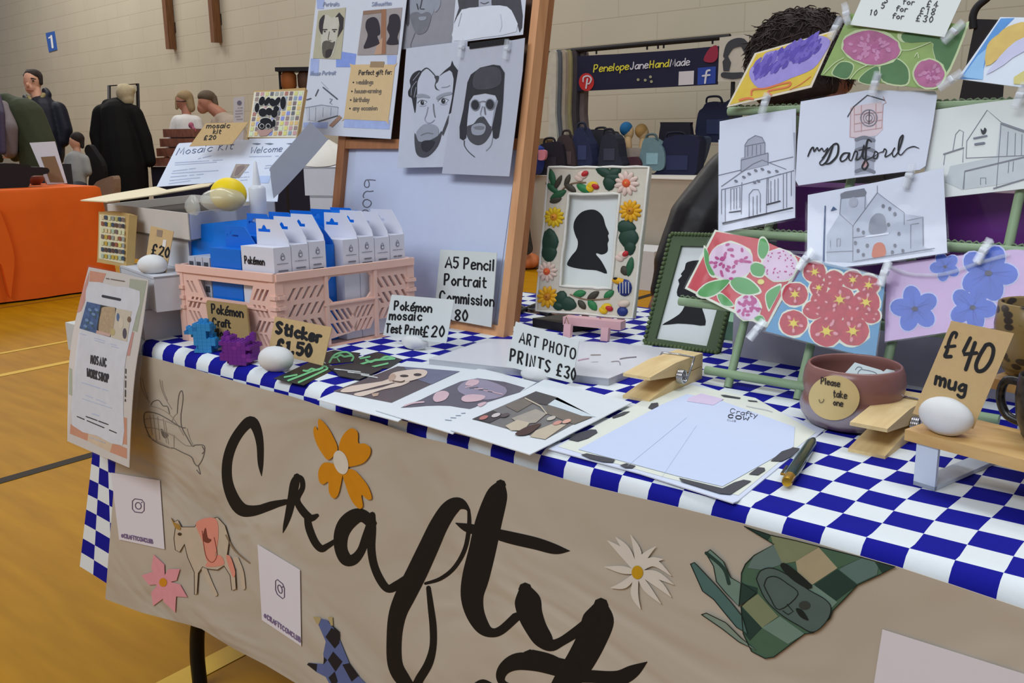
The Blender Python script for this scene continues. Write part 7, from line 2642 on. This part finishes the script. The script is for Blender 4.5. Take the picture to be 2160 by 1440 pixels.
f.part('shoes', mt((30, 28, 28), .5), [('c', (1640, 1330, 40, -.34), (1610, 1390, 34, -.42)), ('c', (1780, 1330, 40, -.34), (1760, 1390, 34, -.42))], .010)
chair(f.P(1728, 1000, .03), 200, .36, mt((60, 60, 66), .5), 'grey stacking chair the stall holder sits on', .40)

# ================================================================ BACKGROUND STALLS
CLB = mt((226, 98, 18), .75, .06, 8)
od = atd(205, 392, 1)
oA, oB = onz(205, 392, .74), onz(0, 397, .74)
t = thing('orange_table', 'table under a plain orange cloth that falls to the hall floor', 'table', (oA.x - .4, oA.y - .7, 0))
ox, oy = oA.x - .02, oA.y
m = MB()
rows = []
N = 26
prof = [(ox - .75, oy - 1.9), (ox, oy - 1.9), (ox, oy), (ox - .75, oy)]
per = []
for i in range(4):
    p0, p1 = V((*prof[i], 0)), V((*prof[(i + 1) % 4], 0))
    n = 8 if i % 2 == 0 else 22
    for k in range(n):
        per.append((p0 + (p1 - p0) * k / n, i))
cx, cy = ox - .375, oy - .95
for lv, z in enumerate((.74, .725, .6, .4, .2, .012)):
    row = []
    for k, (p, i) in enumerate(per):
        q = (p - V((cx, cy, 0)))
        fl_ = .02 * lv / 5 * sin(k * 1.1) + (.012 if lv else 0) + .05 * lv / 5 * (1 if abs(q.x) > .35 and abs(q.y) > .9 else 0)
        row.append(p + q.normalized() * fl_ + V((0, 0, z)))
    rows.append(row)
m.grid(rows, CLB, True, closed=True)
m.face([r for r in rows[0]], CLB)
m.build('cloth', t)
m = MB()
for x, y in ((ox - .68, oy - .1), (ox - .08, oy - .1), (ox - .68, oy - 1.8), (ox - .08, oy - 1.8)):
    m.tube([(x, y, 0), (x, y, .73)], .015, LEGM, 8)
    m.build('leg', t)
    m = MB()
pc = [onz(-6, 402, .74), onz(22, 400, .7)]
m = MB()
px_path = cat([(-8, 440), (10, 470), (30, 540), (26, 600), (22, 628), (14, 600), (4, 560), (-8, 540)], 3, True)
fp2 = Pl((ox + .045, oy - .62, 0), 90, 0)
m.prism([fp2.P(x, y) for x, y in px_path], -fp2.n * .03, CLB)
m.build('hanging_fold', t)


def soft(pts, D, th, mat, name, label, cat_, yaw=None, group=None, bev=.01, k=3):
    """a soft goods item: outline in px on an upright plane at distance D, with real thickness"""
    cx = sum(p[0] for p in pts) / len(pts)
    cy = max(p[1] for p in pts)
    pl = Pl(atd(cx, cy, D), 36 if yaw is None else yaw, 0)
    m = MB()
    m.prism([pl.P(x, y) for x, y in (cat(pts, k, True) if k else pts)], -pl.n * th, mat)
    o = m.build(name)
    if bev:
        bevel(o, bev, 3)
    return tag(o, label, cat_, group), pl


BKB = mt((28, 26, 28), .6, .06)
soft([(-40, 352), (10, 344), (60, 348), (66, 352), (100, 354), (101, 366), (66, 372), (62, 392), (40, 396), (-40, 397)], 6.46, .18, BKB, 'black_bag', 'black bag lying on the orange table at the left picture edge', 'bag', 80)
pl = Pl(onz(105, 388, .75), 62, 20)
a = Art(pl, .002)
a.slab([(62, 301), (116, 298), (142, 386), (100, 389), (84, 352)], .012, mt((206, 200, 204), .6, .02))
a.poly([(86, 331), (116, 329), (136, 385), (106, 384)], mt((130, 100, 70), .7, .06))
tag(a.build('mount_board'), 'white mount board with a brown opening leaning on the orange table', 'board')
m = MB()
p = onz(106, 387, .742)
m.lathe([(.030, 0), (.034, .02), (.034, .08), (.031, .085), (.028, .084), (.028, .01), (0, .01)], p, mt((190, 164, 122), .5, .04), 16)
tag(m.build('cream_pot'), 'small cream pot on the orange table in front of the mount board', 'pot')
m = MB()
p = onz(76, 389, .742)
m.lathe([(.03, 0), (.055, .03), (.06, .06), (.055, .062), (.05, .03), (0, .015)], p, mt((150, 92, 74), .5, .1), 16)
tag(m.build('red_bowl'), 'small reddish bowl on the orange table beside the black bag', 'bowl')
BEI = mt((150, 126, 108), .8, .1, 20)
soft([(178, 318), (186, 305), (200, 322), (216, 350), (216, 385), (200, 402), (186, 392), (190, 350)], 9.86, .1, mt((30, 28, 32), .7), 'draped_coat', 'black coat hanging on a chair back behind the child in grey', 'coat')
soft([(196, 392), (226, 374), (240, 378), (236, 440), (205, 440)], 9.45, .14, BEI, 'beige_bag', 'beige cloth bag on the floor beside the long black coat', 'bag')
# black stand frame behind the woman
m = MB()
D = 11.6
m.tube([atd(231, 486, D), atd(230, 181, D), atd(290, 177, D), atd(300, 486, D)], .022, BKB, 8)
m2 = thing('display_stand', 'black tube frame stand holding a pale sheet behind the woman in black', 'stand', atd(262, 465, D))
m.build('tube_frame', m2)
pl = Pl(atd(262, 230, D + .03), 40, 0)
a = Art(pl, .003)
a.slab([(234, 184), (288, 181), (295, 320), (234, 322)], .01, mt((190, 182, 160), .6, .03))
a.build('pale_sheet', m2)
# table with a dark cloth and the stacked crates
t0 = onz(318, 352, .74)
t = thing('cloth_table', 'table under a dark navy cloth with stacked red-brown crates on it', 'table', (t0.x + .8, t0.y + .5, 0))
ud, vd = V((cos(radians(36)), sin(radians(36)), 0)), V((-sin(radians(36)), cos(radians(36)), 0))
m = MB()
m.obox(t0 + V((0, 0, -.738)), ud * 1.9, vd * .7, V((0, 0, .738)), mt((34, 34, 54), .8, .06))
bevel(m.build('cloth', t), .02)
m = MB()
m.obox(t0 + V((0, 0, .0005)) - ud * .02 - vd * .02, ud * 1.94, vd * .74, V((0, 0, .006)), mt((190, 184, 176), .8, .04))
m.build('runner', t)
RBW = wood_mat((136, 82, 62), (104, 62, 50), (20, 20, 5), .6, name='red_brown_wood')
for k in range(4):
    z = .0075 + k * .105
    o_ = t0 + ud * (.02 + k * .025) + vd * (.03 + k * .05)
    ww, dp = .42 - k * .02, .25
    tt = thing('wooden_crate', ('red-brown crate at the bottom of the stepped stack', 'red-brown crate second from the bottom of the stepped stack', 'red-brown crate third up in the stepped stack, under the top one', 'red-brown crate at the top of the stepped stack')[k], 'crate', o_ + ud * ww / 2 + vd * dp / 2 + V((0, 0, z)), 'red-brown crates by the seller')
    m = MB()
    b_ = o_ + V((0, 0, z))
    h_ = .09
    for s_, e_, n_q in ((b_, ud * ww, vd), (b_ + vd * (dp - .01), ud * ww, vd)):
        m.obox(s_, e_, n_q * .01, V((0, 0, h_)), RBW)
        m.build('side_board', tt)
        m = MB()
    for s_, e_ in ((b_ + vd * .01, ud * .01), (b_ + vd * .01 + ud * (ww - .01), ud * .01)):
        m.obox(s_, e_, vd * (dp - .02), V((0, 0, h_)), RBW)
        m.build('end_board', tt)
        m = MB()
    m.obox(b_ + ud * .01 + vd * .01, ud * (ww - .02), vd * (dp - .02), V((0, 0, .01)), RBW)
    m.build('base_board', tt)
# small white notice and the shelf of brown pots
pl = Pl(atd(503, 262, 9.6), 40, 4)
a = Art(pl, .003)
a.slab([(493, 206), (516, 203), (512, 347), (490, 347)], .01, mt((196, 194, 200), .6, .02))
a.ell(505, 217, 5, 5, mt((110, 110, 130), .6), 1)
for y in (228, 234, 240, 246, 252):
    a.scrib((497, y), (512, y - 1), 6, 1.6, mt((150, 150, 164), .6), 1, .2)
o = tag(a.build('notice'), 'narrow white notice standing beside the leaning man', 'sign')
t = thing('plant_shelf', 'black shelf stand with brown cloth bundles, left of the tall easel', 'shelf', (atd(612, 480, 8.6).x, atd(612, 480, 8.6).y, 0))
D = 8.6
ul = V((cos(radians(38)), sin(radians(38)), 0))
c_ = atd(614, 145, D)
m = MB()
m.obox(c_ - ul * .15 + V((0, 0, -.02)), ul * .36, V((-ul.y, ul.x, 0)) * .25, V((0, 0, .035)), BKB)
m.build('top_board', t)
m = MB()
m.obox(V((c_.x, c_.y, atd(614, 192, D).z)) - ul * .15 + V((0, 0, -.02)), ul * .36, V((-ul.y, ul.x, 0)) * .25, V((0, 0, .02)), BKB)
m.build('lower_board', t)
for s_ in (-.14, .19):
    m = MB()
    q = c_ + ul * s_ + V((-ul.y, ul.x, 0)) * .12
    m.tube([(q.x, q.y, 0), (q.x, q.y, c_.z)], .014, BKB, 8)
    m.build('post', t)
for s_, lb in ((-.055, 'orange-brown'), (.10, 'dark brown')):
    m = MB()
    q = c_ + ul * s_ + V((-ul.y, ul.x, 0)) * .1
    zb, zt_ = atd(614, 192, D).z + .0015, c_.z - .022
    m.lathe([(.05, 0), (.07, .05), (.072, zt_ - zb - .03), (.05, zt_ - zb)], V((q.x, q.y, zb)), mt((156, 90, 40) if s_ < 0 else (86, 62, 48), .7, .12, 20), 14)
    tag(m.build('cloth_bundle'), lb + ' cloth bundle on the black shelf stand', 'cloth bundle')

# the right hand stall
GRC = mt((176, 164, 146), .85, .05, 14)
s0, s1 = onz(1100, 369, .74), onz(1398, 374, .74)
sy = s0.y
t = thing('stall_table', 'table under a beige cloth, laden with dark bags below the navy banner', 'table', (-3.4, sy + .4, 0))
m = MB()
m.obox((s0.x - .25, sy, .004), (3.2, 0, 0), (0, .8, 0), (0, 0, .732), GRC)
bevel(m.build('cloth', t), .02)
m = MB()
m.obox((s0.x - .26, sy - .008, .7365), (3.22, 0, 0), (0, .81, 0), (0, 0, .006), mt((206, 200, 190), .85, .03))
m.build('white_runner', t)
zt_ = .7428
# banner rail
SPY = sy + .45
SP = Pl((-4, SPY, 0), 0, 0)
t = thing('banner_stand', 'black rail stand over the far stall carrying the navy name banner', 'stand', (SP.P(1210, 300).x + .6, SPY, zt_))
m = MB()
m.tube([SP.P(1156, 112), SP.P(1210, 106)], .017, BKB, 8)
m.tube([SP.P(1205, 107), SP.P(1360, 93), SP.P(1540, 77)], .02, BKB, 8)
m.build('rail', t)
for x in (1205, 1550):
    m = MB()
    p = SP.P(x, 106 if x < 1300 else 77)
    m.tube([(p.x, p.y, zt_), (p.x, p.y, p.z)], .016, BKB, 8)
    m.build('post', t)
for x in (1235, 1258, 1365, 1388, 1400, 1503):
    m = MB()
    y = 107 - (x - 1205) * .088
    m.tube([SP.P(x, y - 2, -.0), SP.P(x, y + 12, .0)], .008, BKB, 6)
    m.build('tie', t)
a = Art(SP.at(.02), .004)
NB = mt((26, 26, 52), .8, .06, 20)
a.slab([(1218, 119), (1240, 117), (1300, 114), (1420, 106), (1516, 97), (1514, 140), (1513, 178), (1400, 184), (1205, 193), (1208, 150)], .012, NB)
YT, WT = mt((206, 196, 60), .6, 0), mt((196, 196, 206), .6, 0)
x, y = 1252, 152
for s_, c in (('Penelope', YT), ('Jane', WT), ('Hand', YT), ('Made', WT)):
    w_ = a.text(s_, (x, y), (.997, -.075), (.12, -.99), 15, 2.2, c, 1, 1.8, 1.22)
    x += w_ * .997 + 1
    y -= w_ * .075
a.ell(1237, 173, 16, 19, mt((186, 44, 44), .6), 1)
a.line([(1236, 186, 3), (1239, 166, 3)], 0, WT, 2, False)
a.line([(1230, 172, 2.6), (1231, 163, 3), (1240, 160, 3), (1247, 166, 3), (1243, 176, 2.6), (1237, 176, 2)], 0, WT, 2)
a.poly([(1472, 143), (1510, 140), (1509, 176), (1471, 179)], mt((40, 66, 150), .6), 1)
a.line([(1497, 148), (1491, 150), (1489, 160), (1487, 175)], 4, WT, 2)
a.line([(1482, 160), (1497, 158)], 3.6, WT, 2, False)
a.poly([(1432, 151), (1464, 149), (1463, 178), (1431, 180)], mt((196, 192, 196), .6, .03), 1)
a.poly(cat([(1484, 125), (1492, 108), (1502, 98), (1513, 97), (1514, 120), (1505, 131), (1490, 131)], 3, True), mt((140, 36, 60), .6, .06), 1)
for x, y in ((1346, 168), (1361, 169), (1372, 162), (1374, 172)):
    a.ell(x, y, 3, 3, mt((150, 150, 120), .6), 1)
a.build('name_banner', t)
a = Art(SP.at(.03), .004)
a.slab([(1518, 79), (1580, 72), (1580, 172), (1514, 172)], .012, mt((186, 180, 168), .8, .04))
DG = mt((58, 60, 66), .7, .05)
a.line([(1530, 118, 10), (1542, 95, 18), (1566, 90, 18), (1575, 110, 10)], 0, DG)
a.poly([(1524, 130), (1534, 115), (1542, 132), (1538, 150), (1526, 150)], DG)
a.line([(1526, 158, 12), (1545, 160, 14), (1565, 158, 12)], 0, DG)
tag(a.build('recycling_panel'), 'pale cloth panel with dark recycling arrows at the right end of the far rail', 'panel')
# scarves on the rail
for k, (x0, x1, yb, c) in enumerate(((1158, 1172, 300, (190, 186, 172)), (1170, 1182, 305, (92, 98, 104)), (1180, 1192, 312, (168, 156, 138)), (1190, 1204, 300, (150, 140, 100)), (1202, 1216, 318, (64, 58, 62)), (1214, 1232, 300, (112, 98, 96)))):
    soft([(x0, 112), (x1, 110), (x1 + 1, 170), (x1 - 1, 240), (x1 + 3, yb), (x0 - 1, yb - 4), (x0 + 1, 230), (x0 - 1, 160)], dep_ if False else RR[2].dot(SP.P(1200, 250) - CAM), .06, mt(c, .85, .15, 18), 'hanging_scarf', ('pale grey scarf at the left end of the far rail', 'dark grey scarf second from the left on the far rail', 'beige scarf third from the left on the far rail', 'olive scarf fourth from the left on the far rail', 'charcoal scarf fifth from the left on the far rail', 'mauve brown scarf hanging nearest the navy name banner')[k], 'scarf', 0, 'scarves on the far stall rail', .012)
DT = RR[2].dot(V((s0.x + .5, sy + .12, .75)) - CAM)
NVB, TEA = mt((28, 32, 58), .75, .06, 20), mt((96, 122, 128), .7, .05)
items = [
    ([(1110, 312), (1131, 312), (1132, 340), (1126, 366), (1107, 366)], 0, .12, (48, 64, 140), 'patterned_bag', 'blue speckled bag at the left end of the far stall', 'bag'),
    ([(1133, 318), (1150, 318), (1148, 336), (1134, 336)], -.05, .03, (206, 128, 142), 'pink_purse', 'small pink purse hanging among the dark bags on the far stall', 'purse'),
    ([(1134, 312), (1160, 300), (1185, 305), (1188, 366), (1132, 368)], .08, .14, (34, 30, 40), 'black_bag', 'black bag behind the small pink purse on the far stall', 'bag'),
    ([(1120, 296), (1150, 292), (1150, 306), (1122, 306)], .12, .1, (128, 104, 72), 'straw_hat', 'tan hat lying at the left end of the far stall', 'hat'),
    ([(1174, 300), (1190, 284), (1206, 300), (1214, 345), (1208, 362), (1180, 362)], .04, .12, (64, 52, 54), 'brown_bag', 'dark brown patterned bag on the far stall under the scarves', 'bag'),
    ([(1208, 292), (1222, 268), (1236, 290), (1246, 312), (1246, 352), (1206, 354)], 0, .14, (38, 46, 78), 'denim_bag', 'slate blue denim bag on the far stall below the name banner', 'bag'),
    ([(1230, 280), (1290, 278), (1292, 310), (1282, 350), (1250, 352)], .2, .12, (44, 44, 52), 'dark_bag', 'dark grey bag standing behind the denim bag on the far stall', 'bag'),
    ([(1262, 330), (1270, 290), (1284, 281), (1300, 292), (1306, 330), (1310, 350), (1258, 352)], -.02, .14, (44, 46, 60), 'dark_rucksack', 'dark rucksack with a pale flap in the middle of the far stall', 'bag'),
    ([(1306, 318), (1358, 314), (1358, 352), (1308, 352)], .1, .2, (160, 146, 134), 'cardboard_tub', 'beige open tub among the dark bags on the far stall', 'tub'),
    ([(1318, 334), (1345, 332), (1350, 352), (1316, 352)], .02, .08, (74, 42, 52), 'maroon_purse', 'maroon purse in front of the beige tub on the far stall', 'purse'),
    ([(1352, 318), (1358, 294), (1376, 292), (1398, 312), (1402, 345), (1390, 360), (1348, 352)], -.03, .12, (106, 134, 140), 'grey_green_bag', 'pale grey-green shoulder bag on the far stall', 'bag'),
    ([(1393, 264), (1397, 259), (1452, 259), (1455, 264), (1456, 330), (1392, 330)], .15, .06, (38, 34, 46), 'chair_back', 'dark folding chair back with two eyelets behind the far stall bags', 'chair'),
    ([(1472, 240), (1482, 228), (1490, 217), (1512, 214), (1520, 222), (1535, 212), (1545, 215), (1545, 290), (1500, 300), (1468, 292)], .1, .2, (28, 34, 62), 'navy_rucksack', 'navy rucksack with a tan patch, raised at the right end of the far stall', 'bag'),
    ([(1402, 292), (1470, 288), (1472, 330), (1462, 372), (1420, 374), (1372, 376), (1392, 350)], -.10, .14, (28, 32, 60), 'navy_tote', 'large navy tote bag hanging over the front edge of the far stall', 'bag'),
    ([(1462, 300), (1490, 290), (1482, 330), (1468, 360), (1456, 372)], -.02, .1, (64, 76, 98), 'blue_jacket', 'faded blue cloth folded beside the large navy tote', 'cloth'),
]
for pts, dd, th_, c, nm, lb, ct in items:
    ob_, pl_ = soft(pts, DT + dd, th_, mt(c, .75, .12, 26), nm, lb, ct, 8, 'goods on the far stall', .015)
    if ct == 'bag':
        xs_ = [q[0] for q in pts]
        ya = min(q[1] for q in pts)
        xm, wd = sum(xs_) / len(xs_), (max(xs_) - min(xs_)) * .22
        m = MB()
        m.tube(cat([pl_.P(xm - wd, ya + 5, -.03), pl_.P(xm - wd * .8, ya - 7, -.03), pl_.P(xm + wd * .6, ya - 8, -.03), pl_.P(xm + wd, ya + 5, -.03)], 4), .009, mt([max(12, v * .7) for v in c], .7), 6)
        m.build('handle', ob_)
        m = MB()
        h_ = max(q[1] for q in pts) - ya
        m.prism([pl_.P(xm - wd, ya + h_ * .45, .004), pl_.P(xm + wd * 1.1, ya + h_ * .45, .004), pl_.P(xm + wd, ya + h_ * .8, .004), pl_.P(xm - wd, ya + h_ * .8, .004)], -pl_.n * .012, mt([min(230, v * 1.25 + 8) for v in c], .7, .1))
        bevel(m.build('front_pocket', ob_), .005)
a = Art(Pl(atd(1500, 232, DT + .09), 8, 0), .004)
a.slab([(1488, 236), (1500, 227), (1504, 230), (1493, 240)], .01, mt((176, 124, 70), .6))
tag(a.build('tan_patch'), 'tan leather patch on the navy rucksack', 'patch')
m = MB()
for x0, x1 in ((1406, 1403), (1432, 1422)):
    m.tube(cat([atd(x0, 372, DT - .12), atd(x0 - 1, 410, DT - .12), atd(x1, 440, DT - .12), atd(1404, 468, DT - .12)], 4), .012, NVB, 6)
tag(m.build('bag_strap'), 'navy straps of the large tote hanging down the beige cloth', 'strap')
# two display heads
for x, y, c1, c2, lb in ((1322, 276, (28, 96, 142), (28, 84, 130), 'display head in a blue cap and scarf on the far stall'), (1354, 280, (176, 138, 82), (188, 154, 100), 'display head in a tan hood on the far stall')):
    D = DT + .12
    p = atd(x, y, D)
    t = thing('mannequin_bust', lb, 'display head', (p.x, p.y, zt_), 'display heads on the far stall')
    k_ = D / FPX
    m = MB()
    m.ball(atd(x + 4, y + 3, D), (11 * k_, 11 * k_, 17 * k_), mt((196, 164, 120), .6), 14, 10)
    capsule(m, atd(x + 3, y + 12, D), atd(x + 2, y + 34, D), 7 * k_, 9 * k_, mt((196, 164, 120), .6))
    m.build('head_form', t)
    m = MB()
    m.ball(atd(x - 1, y - 4, D), (14 * k_, 14 * k_, 15 * k_), mt(c1, .8, .08, 20), 14, 10)
    m.build('cap', t)
    m = MB()
    pz = atd(x + 2, y + 56, D)
    m.lathe([(17 * k_, 0), (18 * k_, 14 * k_), (12 * k_, 26 * k_), (8 * k_, 32 * k_)], V((p.x, p.y, zt_ + .001)), mt(c2, .8, .08, 20), 14)
    m.build('draped_scarf', t)
# things on the floor by the stall
p = onz(1362, 590, 0)
p.y = sy - .40
m = MB()
m.obox(p + V((-.30, .0, .0008)), V((.62, .02, 0)), V((-.02, .34, 0)), V((0, 0, .27)), mt((206, 206, 206), .6, .02))
o = tag(bevel(m.build('white_tub'), .015, 3), 'low white storage tub on the floor before the far stall', 'tub')
PUM = mt((206, 122, 74), .6, .06)
for k, (x, y, r, lb) in enumerate(((1112, 567, .105, 'orange pumpkin on the floor at the left end of the far stall'), (1086, 566, .10, 'orange pumpkin half hidden behind the peach easel stile'))):
    p = onz(x, y, 0)
    m = MB()
    rows = []
    for i in range(11):
        th_ = pi * i / 10
        rows.append([p + V((cos(b_) * sin(th_) * r * (1 + .07 * cos(b_ * 8)), sin(b_) * sin(th_) * r * (1 + .07 * cos(b_ * 8)), r * .62 * (1 - cos(th_)) + .001)) for b_ in [2 * pi * j / 48 for j in range(48)]])
    m.grid(rows, PUM, True, closed=True)
    m.tube([p + V((0, 0, r * 1.2)), p + V((.01, 0, r * 1.45))], [.012, .008], mt((110, 96, 60), .7), 8)
    tag(m.build('pumpkin'), lb, 'pumpkin', 'pumpkins on the floor')
soft([(1080, 400), (1102, 392), (1110, 440), (1118, 500), (1122, 528), (1112, 538), (1090, 540), (1078, 500)], 7.42, .05, mt((56, 48, 42), .8, .5, 40), 'patterned_cloth', 'dark speckled cloth hanging beside the beige stall cloth above the pumpkins', 'cloth', 30, None, .01)
pl = Pl(atd(1094, 458, 7.37), 30, 0)
a = Art(pl, .003)
a.slab([(1078, 432), (1106, 428), (1110, 452), (1100, 460), (1076, 460)], .012, mt((206, 208, 210), .6, .02))
tag(a.build('white_label'), 'white label pinned on the dark speckled cloth', 'label')
# dark panel far right
D = 3.4
pl = Pl(atd(2075, 215, D), 14, 0)
t = thing('display_board', 'tall dark display panel with a curved black top tube, behind the rack', 'panel', (atd(2075, 400, D).x, atd(2075, 400, D).y, 0))
zf = atd(2070, 430, D).z
a = Art(pl, .003)
a.slab([(2058, 40), (2128, 42), (2115, 215), (2100, 470), (1990, 470), (2022, 215)], .03, mt((36, 32, 34), .7, .05))
a.build('panel_board', t)
m = MB()
m.tube(cat([pl.P(2053, 60), pl.P(2052, 36), pl.P(2060, 16), pl.P(2078, 0), pl.P(2100, -14), pl.P(2160, -20)], 5), .014, BKB, 8)
m.build('top_tube', t)
for x in (2010, 2090):
    m = MB()
    q = pl.P(x, 440, -.015)
    m.tube([(q.x, q.y, 0), (q.x, q.y, q.z)], .014, BKB, 8)
    m.build('foot', t)

for o in bpy.data.objects:
    if '_o' in o:
        del o['_o']
